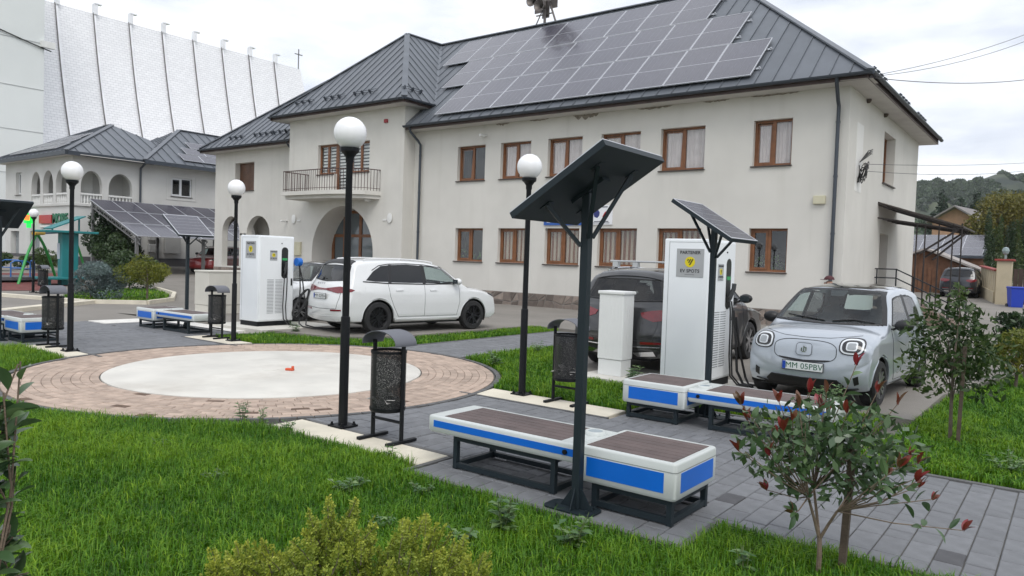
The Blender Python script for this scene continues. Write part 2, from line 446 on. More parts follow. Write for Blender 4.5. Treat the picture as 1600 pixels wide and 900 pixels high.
mb = MB(); cpk = [(-18, 9.9), (-14.42, 9.9), (-14.35, 10.0), (-12.6, 10.28), (-12.05, 10.95), (-11.84, 12), (-11.8, 16.45), (-8.8, 16.3), (-8.8, 13.5), (-7.2, 11.0), (-6.2, 9.85), (-3.65, 9.78), (-1.75, 9.98), (-1.5, 10.0), (-1.5, 12.5), (-.8, 16.6), (4, 18.1), (14, 18.1), (14, 36), (-18, 36)]
tri = geometry.tessellate_polygon([[Vector((x, y, 0)) for x, y in cpk]]); n = len(cpk)
mb.add([(x, y, .055) for x, y in cpk], [tuple(t) for t in tri]); mb.add([(x, y, .055) for x, y in cpk] + [(x, y, -.06) for x, y in cpk], [(i, (i + 1) % n, (i + 1) % n + n, i + n) for i in range(n)])
mb.add([(-18, 9.9, .055), (-18, 36, .055), (-21.5, 36, -.045), (-21.5, 9.9, -.045)], [(0, 1, 2, 3)])
struct(mb.build('car_park', asphalt))
# ------------------------------------------------------------------ lawns
soil = mat('lawn_soil', (.05, .075, .02), .95, var=.4, vscale=6, bump=.5, bscale=30)
def leaf_material(name, col, var=.3, trans=.3, rough=.45, spec=.4, hue=.03, obj=False):
    m = mat(name, col, rough, spec=spec); n, l = m.node_tree.nodes, m.node_tree.links; b = n['Principled BSDF']
    if obj: at = n.new('ShaderNodeObjectInfo'); fac = at.outputs['Random']
    else: at = n.new('ShaderNodeAttribute'); at.attribute_name = 'tone'; fac = at.outputs['Fac']
    mr = n.new('ShaderNodeMapRange'); mr.inputs['To Min'].default_value = 1 - var; mr.inputs['To Max'].default_value = 1 + var
    mh = n.new('ShaderNodeMapRange'); mh.inputs['To Min'].default_value = .5 + hue; mh.inputs['To Max'].default_value = .5 - hue
    hs = n.new('ShaderNodeHueSaturation'); hs.inputs['Color'].default_value = (*col, 1)
    l.new(fac, mr.inputs['Value']); l.new(fac, mh.inputs['Value']); l.new(mr.outputs['Result'], hs.inputs['Value']); l.new(mh.outputs['Result'], hs.inputs['Hue'])
    l.new(hs.outputs['Color'], b.inputs['Base Color'])
    tr = n.new('ShaderNodeBsdfTranslucent'); l.new(hs.outputs['Color'], tr.inputs['Color'])
    mx = n.new('ShaderNodeMixShader'); mx.inputs['Fac'].default_value = trans
    l.new(b.outputs['BSDF'], mx.inputs[1]); l.new(tr.outputs['BSDF'], mx.inputs[2]); l.new(mx.outputs['Shader'], n['Material Output'].inputs['Surface'])
    return m
grass_m = leaf_material('grass_blades', (.108, .245, .012), .55, .3, .5, .3, .032)
rng = np.random.default_rng(3)
def pip(P, poly):
    x, y = P[:, 0], P[:, 1]; ins = np.zeros(len(P), bool); n = len(poly)
    for i in range(n):
        (x1, y1), (x2, y2) = poly[i], poly[(i + 1) % n]
        c = ((y1 > y) != (y2 > y)) & (x < (x2 - x1) * (y - y1) / (y2 - y1 + 1e-12) + x1); ins ^= c
    return ins
def blades(P, hmin, hmax, w, name, label):
    n = len(P)
    a = rng.uniform(0, 2 * np.pi, n)
    # taller and shorter patches
    x_, y_ = P[:, 0], P[:, 1]; patch = np.zeros(n)
    for fr, am, ph in ((1.1, .9, .3), (2.3, .7, 1.9), (4.7, .55, 4.1), (9.1, .5, 2.2), (17., .45, 5.2)): patch += am * np.sin(x_ * fr + ph + 1.6 * np.sin(y_ * fr * .83 + ph)) * np.sin(y_ * fr * 1.13 + 2 * ph + 1.3 * np.sin(x_ * fr * .71))
    patch = np.clip(.5 + .45 * patch, -.2, 1.2)
    h = hmin + (hmax - hmin) * np.clip(rng.normal(.36, .2, n) + .45 * (patch - .5), 0, 1.3)
    lean = h * rng.uniform(.2, 1.25, n); la = a + rng.normal(0, .5, n)
    wid = w * rng.uniform(.6, 1.3, n)
    z0 = np.full(n, -.02); dx, dy = np.cos(la), np.sin(la); sx, sy = -np.sin(a) * wid / 2, np.cos(a) * wid / 2
    sx2, sy2 = -np.sin(la) * wid / 2, np.cos(la) * wid / 2
    V = np.zeros((n, 5, 3))
    V[:, 0] = np.c_[P[:, 0] - sx2, P[:, 1] - sy2, z0]; V[:, 1] = np.c_[P[:, 0] + sx2, P[:, 1] + sy2, z0]
    mx, my = P[:, 0] + dx * lean * .3, P[:, 1] + dy * lean * .3
    V[:, 2] = np.c_[mx + sx2 * .8, my + sy2 * .8, h * .62]; V[:, 3] = np.c_[mx - sx2 * .8, my - sy2 * .8, h * .62]
    V[:, 4] = np.c_[P[:, 0] + dx * lean, P[:, 1] + dy * lean, h * (1 - .25 * lean / h)]
    b = (np.arange(n) * 5)[:, None]
    me = bpy.data.meshes.new(name); me.vertices.add(n * 5); me.vertices.foreach_set('co', V.reshape(-1))
    loops = np.concatenate([b + np.array([0, 1, 2, 3]), b + np.array([3, 2, 4])], 1).reshape(-1)
    me.loops.add(n * 7); me.loops.foreach_set('vertex_index', loops.astype(np.int32))
    st = (np.arange(n) * 7)[:, None] + np.array([0, 4]); me.polygons.add(n * 2); me.polygons.foreach_set('loop_start', st.reshape(-1).astype(np.int32))
    me.update(calc_edges=True)
    tone = np.clip(.5 + .45 * (patch - .5) + rng.normal(0, .2, n), 0, 1); dry = rng.random(n) < .02; tone[dry] = 1
    at = me.attributes.new('tone', 'FLOAT', 'FACE'); at.data.foreach_set('value', np.repeat(tone, 2).astype(np.float32))
    me.materials.append(grass_m)
    o = stuff(place(name, me)); tag(o, label, 'grass'); return o
def lawn(polys, dens, hmin, hmax, w, label, ring_r=3.55, keep=None, margin=.1):
    sheet = MB(); pts = []
    for poly in polys:
        us, vs = [p[0] for p in poly], [p[1] for p in poly]
        A = (max(us) - min(us)) * (max(vs) - min(vs)); N = int(A * dens)
        P = np.c_[rng.uniform(min(us), max(us), N), rng.uniform(min(vs), max(vs), N)]
        P = P[pip(P, poly)]
        d = -.606 * P[:, 0] + .795 * P[:, 1]; s = .795 * P[:, 0] + .606 * P[:, 1]
        P = P[(d > 2.6) & (np.abs(s) < (.69 + margin) * d + .5)]
        P = P[np.hypot(P[:, 0] - RC[0], P[:, 1] - RC[1]) > ring_r]
        d = -.606 * P[:, 0] + .795 * P[:, 1]
        P = P[rng.random(len(P)) < np.clip((6.5 / d) ** 1.4, .08, 1)]
        pts.append(P)
        tri = geometry.tessellate_polygon([[Vector((x, y, 0)) for x, y in poly]])
        sheet.add([(x, y, -.022) for x, y in poly], [tuple(t) for t in tri])
    struct(sheet.build('lawn', soil))
    P = np.concatenate(pts); blades(P, hmin, hmax, w, 'grass', label)
    return len(P)
front = [[(-24, 0), (-24, 5.15), (-17.85, 5.15), (-17.85, 4.85), (-14.85, 4.85), (-14.85, 5.17), (-12.6, 5.17), (-11.6, 3.8), (-9.77, 3.24), (-8, 3.7), (-6.7, 4.6), (-4.5, 4.6), (-4.5, 4.39), (-1.92, 4.39), (-1.92, 5.01), (1.5, 5.01), (2.5, 1), (0, 0)]]
ng = lawn(front, 5600, .025, .13, .0062, 'lush green lawn in the foreground in front of the brick ring')
ng += lawn([[(-8.83, 10.2), (-8.83, 13.4), (-7.2, 10.9), (-6.2, 9.75), (-3.65, 9.7), (-1.75, 9.9), (-1.75, 8.95), (-4.36, 8.95), (-4.36, 8.13), (-6.6, 8.13), (-7.3, 9.3)]], 5200, .03, .14, .012, 'green grass patch with weeds behind the litter bin beside the white charger')
ng += lawn([[(-14.35, 8.6), (-14.35, 9.9), (-12.6, 10.2), (-12.0, 10.9), (-11.8, 12), (-11.75, 16.4), (-10.85, 16.4), (-10.85, 10.3), (-12.5, 9.2), (-12.8, 8.6)]], 5200, .03, .12, .013, 'narrow grass strip between the brick ring and the white SUV')
ng += lawn([[(-1.68, 7.64), (1.4, 7.64), (4, 18), (-.75, 16.5), (-1.45, 12.5), (-1.5, 9.8)]], 4600, .03, .12, .011, 'bright green lawn on the right behind the red-leaved shrub')
ng += lawn([[(-25.6, 11.0), (-24.6, 12.2), (-25.8, 13.6), (-29, 15.4), (-33, 16.8), (-34, 15), (-31, 12.6), (-28, 10.9)]], 900, .03, .1, .03, 'small planted grass island across the road with a blue spruce', margin=.2)
print('blades', ng)
# ================================================================== TOWN HALL
plaster = mat('plaster_white', (.63, .612, .568), .9, var=.05, vscale=.7, bump=.25, bscale=90, dirt=.22, dscale=.45, dcol=(.50, .48, .43))
def streaks(m, amount=.2, col=(.40, .38, .33)):
    n, l = m.node_tree.nodes, m.node_tree.links; b = n['Principled BSDF']; tc = n.new('ShaderNodeTexCoord'); mp = n.new('ShaderNodeMapping'); mp.inputs['Scale'].default_value = (2.2, 2.2, .12)
    no = n.new('ShaderNodeTexNoise'); no.inputs['Scale'].default_value = 1.4; no.inputs['Detail'].default_value = 7; rp = n.new('ShaderNodeValToRGB')
    rp.color_ramp.elements[0].position = .55; rp.color_ramp.elements[0].color = (0, 0, 0, 1); rp.color_ramp.elements[1].position = .8; rp.color_ramp.elements[1].color = (amount,) * 3 + (1,)
    l.new(tc.outputs['Object'], mp.inputs['Vector']); l.new(mp.outputs['Vector'], no.inputs['Vector']); l.new(no.outputs['Fac'], rp.inputs['Fac'])
    mx = n.new('ShaderNodeMixRGB'); mx.inputs['Color2'].default_value = (*col, 1); l.new(b.inputs['Base Color'].links[0].from_socket, mx.inputs['Color1']); l.new(rp.outputs['Color'], mx.inputs['Fac']); l.new(mx.outputs['Color'], b.inputs['Base Color'])
streaks(plaster)
soffit_m = mat('soffit_plaster', (.55, .53, .50), .9, var=.06, vscale=1.5)
roof_m = mat('roof_sheet', (.125, .138, .158), .42, metal=.2, var=.1, vscale=1.5, bump=.05, bscale=8, dirt=.2, dscale=.8, dcol=(.09, .10, .11))
per_object(roof_m, .07)
gutter_m = mat('gutter_metal', (.055, .065, .08), .4, metal=.3)
fascia_m = mat('fascia_brown', (.07, .045, .04), .6, var=.15, vscale=4)
wood_m = mat('window_wood', (.19, .075, .028), .5, var=.2, vscale=5)
wood_dark = mat('window_wood_dark', (.11, .05, .025), .5, var=.2, vscale=5)
sill_m = mat('sill_dark', (.05, .035, .03), .5)
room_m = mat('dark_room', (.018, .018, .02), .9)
pane_m = glass_mat('window_glass', (.97, .99, .99), .97)
curtain_m = mat('net_curtain', (.70, .60, .58), .9, var=.08, vscale=4)
stripe_c = stripe_mat('striped_curtain', (.22, .075, .022), (.52, .42, .32), 1.6)
blind_m = stripe_mat('day_night_blind', (.10, .10, .095), (.75, .74, .71), 3.2, axis='Z')
stone_m = per_object(mat('plinth_stone', (.15, .12, .105), .85, var=.35, vscale=4, bump=.5, bscale=25, col2=(.23, .19, .16)), .45)
mortar_m = mat('mortar', (.22, .20, .18), .95, var=.1, vscale=6)
iron_m = mat('wrought_iron', (.06, .025, .02), .5, metal=.2)
dark_metal = mat('dark_metal', (.018, .022, .026), .42, metal=.2, spec=.5)

def wall_face(mb, outline, holes, fn, reveal, back=True):
    """flat wall with openings of any outline; fn(a, z, depth) -> point"""
    loops = [[Vector((a, z, 0)) for a, z in outline]] + [[Vector((a, z, 0)) for a, z in h] for h in holes]
    pts = [p for lp in loops for p in lp]
    mb.add([fn(p.x, p.y, 0) for p in pts], [tuple(t) for t in geometry.tessellate_polygon(loops)])
    for h in holes:
        n = len(h)
        mb.add([fn(a, z, 0) for a, z in h] + [fn(a, z, reveal) for a, z in h], [(i, (i + 1) % n, (i + 1) % n + n, i + n) for i in range(n)])
    return mb
def rct(a0, a1, z0, z1): return [(a0, z0), (a1, z0), (a1, z1), (a0, z1)]
def arch_hole(a0, a1, z0, zs, zt, n=20):
    c, rx, rz = (a0 + a1) / 2, (a1 - a0) / 2, zt - zs
    return [(a0, z0), (a1, z0)] + [(c + rx * math.cos(math.pi * i / n), zs + rz * math.sin(math.pi * i / n)) for i in range(n + 1)]

WCACHE = {}
def window(at, W, Hh, loc, rz=0, reveal=.17, curtain=None, shutters=False, split=.5, wood=None, open_left=False, gap=0., kind='window'):
    """frame > two panes, sash, curtain, sill; local x along the wall, y into it"""
    wood = wood or wood_m; key = (round(W, 2), round(Hh, 2), reveal, getattr(curtain, 'name', None), shutters, split, wood.name, open_left, gap)
    if key not in WCACHE:
        fr = MB(); t = .075; y0, y1 = reveal, reveal + .07
        fr.box(0, t, y0, y1, 0, Hh); fr.box(W - t, W, y0, y1, 0, Hh); fr.box(t, W - t, y0, y1, 0, t); fr.box(t, W - t, y0, y1, Hh - t, Hh)
        xm = W * split; fr.box(xm - .05, xm + .05, y0 - .004, y1, t, Hh - t)
        cells = [(t, xm - .05), (xm + .05, W - t)]
        s = .06
        sash = MB(); a, b = cells[0]
        for (x0, x1, z0, z1) in ((a, a + s, t, Hh - t), (b - s, b, t, Hh - t), (a + s, b - s, t, t + s), (a + s, b - s, Hh - t - s, Hh - t)): sash.box(x0, x1, y0 - .018, y1 - .01, z0, z1)
        panes = [MB().box(a + s, b - s, y0 + .02, y0 + .026, t + s, Hh - t - s), MB().box(cells[1][0], cells[1][1], y0 + .03, y0 + .036, t, Hh - t)]
        cu = None
        if curtain:
            cu = MB(); n = 60; A = .018; ys = y1 + .035
            rngs = [(t, W - t)] if not gap else [(t, xm - gap), (xm + gap, W - t)]
            for (c0, c1) in rngs:
                pt = [(c0 + (c1 - c0) * i / n, ys + A * math.sin(i * 1.1) + A * .6 * math.sin(i * .47 + 1)) for i in range(n + 1)]
                cu.add([(x, y, t * .5) for x, y in pt] + [(x, y, Hh - t * .5) for x, y in pt], [(i, i + 1, i + n + 2, i + n + 1) for i in range(n)])
        sh = None
        if shutters:
            sh = MB()
            for a, b in cells:
                sh.box(a, b, y0 + .008, y0 + .018, t, Hh - t)
                for k in range(14): z = t + (Hh - 2 * t) * (k + .5) / 14; sh.box(a + .04, b - .04, y0 - .004, y0 + .008, z - .02, z + .02)
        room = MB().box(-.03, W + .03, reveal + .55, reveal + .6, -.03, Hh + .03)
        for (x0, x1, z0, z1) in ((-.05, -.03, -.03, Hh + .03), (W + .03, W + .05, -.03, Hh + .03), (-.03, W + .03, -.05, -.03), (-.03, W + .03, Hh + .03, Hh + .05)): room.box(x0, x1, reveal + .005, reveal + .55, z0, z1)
        sl = MB().rbox(-.05, W + .03, -.07, reveal + .01, -.045, -.005, .006)
        WCACHE[key] = [fr.mesh(kind, wood), sash.mesh('sash', wood), [p.mesh('pane', pane_m) for p in panes], cu and cu.mesh('curtain', curtain, True), room.mesh('room', room_m), sl.mesh('sill', sill_m), sh and sh.mesh('shutter', wood_dark)]
    fr, sash, panes, cu, room, sl, sh = WCACHE[key]
    w = at.part(kind, fr, None, loc=loc, rot=(0, 0, rz))
    if not sh:
        so = place('sash', sash, w)
        if open_left: so.rotation_euler = (-R(3.5), 0, 0); so.location = (0, .004, 0)
        for p in panes: place('pane', p, w)
    else: place('shutter', sh, w)
    if cu: place('curtain', cu, w)
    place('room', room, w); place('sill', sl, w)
    return w

V0, VB = 23.5, 22.84
TH = At(thing('town_hall', 'long white two-storey building with dark metal roof, solar panels and brown windows', 'building', (-20, 29, 0)))
front_fn = lambda v: (lambda a, z, d: (a, v + d, z))
side_fn = lambda u: (lambda a, z, d: (u - d, a, z))
# --- right wing front
UPW = [(-21.0, -19.5), (-18.7, -17.2), (-16.4, -14.85), (-14.05, -12.46), (-11.68, -10.08), (-8.46, -7.25)]
UPZ, LOZ = (5.06, 6.5), (1.72, 3.09)
UR, UBR, UBL, UL = -5.62, -23.53, -31.65, -39.4
holes = [rct(a, b, *UPZ) for a, b in UPW] + [rct(a, b, *LOZ) for a, b in UPW]
mb = wall_face(MB(), rct(UBR, UR, -.3, 7.3), holes, front_fn(V0), .17)
wall_front = TH.part('wall', mb, plaster)
# --- right end wall with window and door, back and left walls
mb = wall_face(MB(), rct(V0, 35.1, -.3, 7.3), [rct(28.42, 30.36, 4.97, 6.73), rct(28.5, 29.9, 1.05, 3.2)], side_fn(UR), .45)
mb.quad((UR, 35.1, -.3), (UL, 35.1, -.3), (UL, 35.1, 7.3), (UR, 35.1, 7.3))
TH.part('wall', mb, plaster)
# --- projecting bay
bay_open = [(-29.4, 5.62), (-28.15, 5.62), (-28.15, 4.74), (-27.15, 4.74), (-27.15, 5.62), (-25.74, 5.62), (-25.74, 7.02), (-29.4, 7.02)]
mb = wall_face(MB(), rct(UBL, UBR, -.3, 8.45), [bay_open, arch_hole(-29.7, -25.35, -.2, 1.9, 4.08, 30)], front_fn(VB), .16)
n = 30; ah = arch_hole(-29.7, -25.35, -.2, 1.9, 4.08, n)       # deep arch reveal
mb.add([(a, VB + .16, z) for a, z in ah] + [(a, VB + 1.3, z) for a, z in ah], [(i, (i + 1) % len(ah), (i + 1) % len(ah) + len(ah), i + len(ah)) for i in range(len(ah))])
mb.quad((UBR, VB, -.3), (UBR, 27, -.3), (UBR, 27, 8.45), (UBR, VB, 8.45)); mb.quad((UBL, VB, -.3), (UBL, 27, -.3), (UBL, 27, 8.45), (UBL, VB, 8.45))
TH.part('wall', mb, plaster)
# --- left wing with arched porch
arches = [arch_hole(-38.62, -36.9, .95, 2.78, 3.75), arch_hole(-36.24, -34.13, .95, 2.76, 3.75)]
mb = wall_face(MB(), rct(UL, UBL, -.3, 7.5), arches + [rct(-37.43, -35.63, 5.14, 6.66)], front_fn(V0), .35)
wall_face(mb, rct(V0, 35.1, -.3, 7.5), [arch_hole(24.1, 25.9, .95, 2.78, 3.7)], side_fn(UL), -.35)
mb.quad((UL, 26.3, -.3), (UBL, 26.3, -.3), (UBL, 26.3, 4.0), (UL, 26.3, 4.0)); mb.quad((UL, V0, 4.0), (UBL, V0, 4.0), (UBL, 26.3, 4.0), (UL, 26.3, 4.0))
mb.quad((-33.4, V0, 0), (-33.4, 26.3, 0), (-33.4, 26.3, 4), (-33.4, V0, 4))
TH.part('wall', mb, plaster)
po = MB().cyl((-36.57, V0 + .18, .95), (-36.57, V0 + .18, 2.78), .2, n=18); po.box(-36.85, -36.3, V0 + .0, V0 + .36, 2.7, 2.8); po.box(-38.7, -34.1, V0 - .03, V0 + .38, .9, .97)
TH.part('porch_column', po, plaster, True)

# --- windows
for i, (a, b) in enumerate(UPW):
    w = window(TH, b - a, UPZ[1] - UPZ[0], (a, V0, UPZ[0]), curtain=None if i == 0 else curtain_m, open_left=True)
    w['label'] = ('dark uncurtained upper window', 'upper window with pale curtains tilted open')[min(i, 1)]
for i, (a, b) in enumerate(UPW):
    cu = stripe_c if 0 < i < 5 else None
    w = window(TH, b - a, LOZ[1] - LOZ[0], (a, V0, LOZ[0]), curtain=cu, gap=.03 if cu else 0)
    if i in (0, 5):     # pot plants behind the glass
        pl = MB()
        for k in range(70):
            x = random.uniform(.12, b - a - .12); z = .1 + abs(random.gauss(0, .22)) + .1 * math.sin(x * 5); M = Matrix.Translation((x, .27 + random.uniform(0, .05), min(z, 1.0))) @ Matrix.Rotation(random.uniform(0, 6), 4, 'Z') @ Matrix.Rotation(random.uniform(-1, 1), 4, 'X')
            pl.add([M @ Vector(p) for p in ((0, 0, 0), (.035, .03, .02), (0, .11, 0), (-.035, .03, .02))], [(0, 1, 2, 3)])
        o = stuff(pl.build('pot_plant', mat('indoor_leaf', (.10, .20, .06), .5, var=.3), w)); o['label'] = 'leafy pot plants on the inner sill'
window(TH, 1.94, 1.76, (UR, 28.42, 4.97), rz=R(90), reveal=.3, curtain=curtain_m)
window(TH, 1.8, 1.52, (-37.43, V0, 5.14), reveal=.3, shutters=True, wood=wood_dark)
# balcony window group with horizontal blinds
fr = MB(); y0, y1 = VB + .16, VB + .23
for (a0, a1, z0, z1) in ((-29.4, -28.15, 5.62, 7.02), (-28.15, -27.15, 4.74, 7.02), (-27.15, -25.74, 5.62, 7.02)):
    t = .09; fr.box(a0, a0 + t, y0, y1, z0, z1); fr.box(a1 - t, a1, y0, y1, z0, z1); fr.box(a0 + t, a1 - t, y0, y1, z0, z0 + t); fr.box(a0 + t, a1 - t, y0, y1, z1 - t, z1)
    if a1 - a0 > 1.1: m_ = (a0 + a1) / 2; fr.box(m_ - .06, m_ + .06, y0 - .006, y1, z0 + t, z1 - t)
bw = TH.part('balcony_window', fr, wood_m)
bl = MB(); gl = MB()
for (a0, a1, z0, z1) in ((-29.3, -28.25, 5.7, 6.95), (-28.05, -27.25, 4.83, 6.95), (-27.05, -25.84, 5.7, 6.95)):
    gl.box(a0, a1, y0 + .02, y0 + .026, z0, z1); z = z0
    while z < z1: bl.box(a0, a1, y1 + .03, y1 + .04, z, min(z + .085, z1)); z += .15
# children of a part are in world coordinates as well, its origin lies at the world origin
place('pane', gl.mesh('pane', pane_m), bw); place('blind', bl.mesh('blind', mat('blind_white', (.72, .71, .68), .8)), bw)
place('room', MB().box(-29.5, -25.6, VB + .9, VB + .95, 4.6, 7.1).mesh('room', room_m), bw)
place('sill', MB().box(-29.45, -28.17, VB - .05, VB + .16, 5.57, 5.615).mesh('sill', sill_m), bw); place('sill', MB().box(-27.13, -25.7, VB - .05, VB + .16, 5.57, 5.615).mesh('sill', sill_m), bw)
# entrance door deep in the arch
yd = VB + 1.2; dr = MB()
for a in (-29.6, -28.75, -27.6, -26.45, -25.5): dr.box(a - .09, a + .09, yd, yd + .1, 0, 4.2)
for z in (.05, 2.75, 3.9): dr.box(-29.7, -25.35, yd + .003, yd + .09, z - .07, z + .07)
door = TH.part('entrance_door', dr, wood_m)
g2 = MB()
for a, b in ((-29.5, -28.85), (-28.65, -27.7), (-27.5, -26.55), (-26.35, -25.6)): g2.box(a, b, yd + .04, yd + .05, .1, 4.1)
place('pane', g2.mesh('pane', mat('door_glass', (.10, .12, .13), .08, spec=.8)), door)
place('handle', MB().cyl((-27.45, yd - .05, 1.1), (-27.45, yd - .05, 1.5), .02).mesh('handle', dark_metal), door)
# balcony slab and railing
BP = [(-24.9, VB), (-25.15, 22.1), (-25.7, 21.66), (-26.6, 21.42), (-27.6, 21.35), (-30.2, 21.35), (-30.2, VB)]
sb = MB().prism([(x, y) for x, y in BP][::-1], 4.5, 4.68); sb.prism([(x * .97 - .825, VB - (VB - y) * .86) for x, y in BP][::-1], 4.34, 4.5)
bal = TH.part('balcony', sb, plaster)
rail = MB()
def resample(pts, step):
    out = []
    for (x0, y0_), (x1, y1_) in zip(pts, pts[1:]):
        n_ = max(1, round(math.hypot(x1 - x0, y1_ - y0_) / step)); out += [(x0 + (x1 - x0) * i / n_, y0_ + (y1_ - y0_) * i / n_) for i in range(n_)]
    return out + [pts[-1]]
rp_ = [((x + 27.55) * .965 - 27.55, VB - (VB - y) * .95) for x, y in BP]
for a, b in zip(rp_, rp_[1:]):
    rail.bar((*a, 5.63), (*b, 5.63), .05, .035); rail.bar((*a, 4.80), (*b, 4.80), .03, .02)
ro = place('railing', rail.mesh('railing', iron_m), bal)
bar_me = MB().box(-.009, .009, -.009, .009, 4.69, 5.62).mesh('baluster', iron_m)
for (x, y) in resample(rp_, .15): place('baluster', bar_me, bal, (x, y, 0))

# --- plinth of broken stone (each stone proud of the mortar)
def stone_band(at, a0, a1, z0, z1, fn, name='plinth'):
    base = MB(); p = [fn(a0, z0, -.02), fn(a1, z0, -.02), fn(a1, z1, -.02), fn(a0, z1, -.02)]; q = [fn(a0, z0, 0.05), fn(a1, z0, .05), fn(a1, z1, .05), fn(a0, z1, .05)]
    base.add(p + q, [(0, 1, 2, 3), (3, 2, 6, 7), (0, 4, 5, 1), (1, 5, 6, 2), (0, 3, 7, 4)])
    root = at.part(name, base, mortar_m)
    nc = max(2, round((a1 - a0) / .42)); nr = 2
    G = [[(a0 + (a1 - a0) * i / nc + (random.uniform(-.13, .13) if 0 < i < nc else 0), z0 + (z1 - z0) * j / nr + (random.uniform(-.09, .09) if 0 < j < nr else 0)) for i in range(nc + 1)] for j in range(nr + 1)]
    for j in range(nr):
        for i in range(nc):
            quad = [G[j][i], G[j][i + 1], G[j + 1][i + 1], G[j + 1][i]]
            polys = [quad] if random.random() < .6 else [[quad[0], quad[1], quad[2]], [quad[0], quad[2], quad[3]]]
            for pl in polys:
                p1 = inset_poly(pl, .012); p2 = inset_poly(pl, .026)
                if len(p1) < 3 or len(p1) != len(p2): continue
                n_ = len(p1); h = random.uniform(.03, .05); c = fn(*p1[0], 0)
                vs = [Vector(fn(a, z, -.018)) - Vector(c) for a, z in p1] + [Vector(fn(a, z, -h)) - Vector(c) for a, z in p2]
                m_ = MB().add(vs, [(k, (k + 1) % n_, n_ + (k + 1) % n_, n_ + k) for k in range(n_)] + [tuple(range(n_, 2 * n_))])
                place('stone', m_.mesh('stone', stone_m), root, c)
stone_band(TH, UBR + .05, UR - .02, -.06, .56, front_fn(V0))
stone_band(TH, V0 - .05, 27.7, -.06, .56, side_fn(UR))
stone_band(TH, UBL, -29.75, -.06, 1.35, front_fn(VB))
stone_band(TH, -25.3, UBR, -.06, 1.35, front_fn(VB))
stone_band(TH, UL, UBL - .02, -.06, .9, front_fn(V0))

# --- roof
def roof_face(root, poly, eave_dir, spacing=.55, rib=.035):
    """standing-seam slope: every sheet its own strip with a raised seam"""
    P = [Vector(p) for p in poly]; o = P[0]; e1 = Vector(eave_dir).normalized()
    nrm = None
    for i in range(1, len(P) - 1):
        c = (P[i] - o).cross(P[i + 1] - o)
        if c.length > 1e-6: nrm = c.normalized(); break
    if nrm.z < 0: nrm = -nrm
    e2 = nrm.cross(e1).normalized()
    q = [((p - o).dot(e1), (p - o).dot(e2)) for p in P]
    A = sum(q[i][0] * q[(i + 1) % len(q)][1] - q[(i + 1) % len(q)][0] * q[i][1] for i in range(len(q)))
    if A < 0: q = q[::-1]
    x0, x1 = min(p[0] for p in q), max(p[0] for p in q); n_ = max(1, round((x1 - x0) / spacing)); w = (x1 - x0) / n_
    Mx = Matrix(((e1.x, e2.x, nrm.x, 0), (e1.y, e2.y, nrm.y, 0), (e1.z, e2.z, nrm.z, 0), (0, 0, 0, 1)))
    for i in range(n_):
        a, b = x0 + i * w, x0 + (i + 1) * w
        s = clip_half(clip_half(q, -1, 0, -a), 1, 0, b)
        if len(s) < 3: continue
        s = [(x - a, y) for x, y in s]; m_ = MB().prism(s, -.012, 0)
        ys = [y for x, y in s if x < 1e-4]
        if len(ys) >= 2 and max(ys) - min(ys) > .02: m_.box(-.009, .009, min(ys), max(ys), 0, rib)
        ob = place('roof_panel', m_.mesh('roof_panel', roof_m), root)
        M4 = Mx.copy(); M4.translation = o + e1 * a; ob.matrix_local = M4
EZ, RZ, EV, RV = 7.5, 13.1, 22.8, 29.3
under = MB(); RE = -4.95; LE = -39.95; BV = 35.8
faces = [[(-23.45, EV, EZ), (RE, EV, EZ), (RE - 6.5, RV, RZ), (-27.6, RV, RZ)],
         [(RE, EV, EZ), (RE, BV, EZ), (RE - 6.5, RV, RZ)],
         [(LE, EV, EZ), (-31.72, EV, EZ), (-27.6, RV, RZ), (LE + 6.5, RV, RZ)],
         [(LE, BV, EZ), (LE, EV, EZ), (LE + 6.5, RV, RZ)]]
BEV, BEZ, BL, BR, AP = 22.15, 8.55, -32.35, -22.9, Vector((-27.62, 26.8, 13.05))
bay_faces = [[(BL, BEV, BEZ), (BR, BEV, BEZ), tuple(AP)], [(BR, BEV, BEZ), (BR, 24.05, BEZ), (-27.62, RV + .05, RZ), tuple(AP)], [(BL, 24.05, BEZ), (BL, BEV, BEZ), tuple(AP), (-27.62, RV + .05, RZ)]]
for f in faces + bay_faces: under.poly([(x, y, z - .03) for x, y, z in f])
under.poly([(RE, BV, EZ - .03), (LE, BV, EZ - .03), (LE + 6.5, RV, RZ - .03), (RE - 6.5, RV, RZ - .03)])
roof = TH.part('roof', under, roof_m)
roof_face(roof, faces[0], (1, 0, 0)); roof_face(roof, faces[1], (0, 1, 0)); roof_face(roof, faces[2], (1, 0, 0)); roof_face(roof, faces[3], (0, -1, 0), 1.2)
roof_face(roof, bay_faces[0], (1, 0, 0), .5); roof_face(roof, bay_faces[1], (0, 1, 0), .5); roof_face(roof, bay_faces[2], (0, -1, 0), .5)
caps = MB()
for a, b in (((RE, EV, EZ), (RE - 6.5, RV, RZ)), ((RE, BV, EZ), (RE - 6.5, RV, RZ)), ((RE - 6.5, RV, RZ), (LE + 6.5, RV, RZ)), ((LE, EV, EZ), (LE + 6.5, RV, RZ)), ((BL, BEV, BEZ), AP), ((BR, BEV, BEZ), AP), (AP, (-27.62, RV, RZ + .02))):
    caps.bar(Vector(a) + Vector((0, 0, .03)), Vector(b) + Vector((0, 0, .03)), .26, .05)
place('ridge_cap', caps.mesh('ridge_cap', roof_m), roof)
va = MB().bar((-22.9, 24.05, BEZ + .03), (-27.6, RV, RZ + .03), .3, .02); place('valley_sheet', va.mesh('valley_sheet', roof_m), roof)
sg = MB().bar((-19.9, 0, 0), (-19.9, 0, 0), .1)
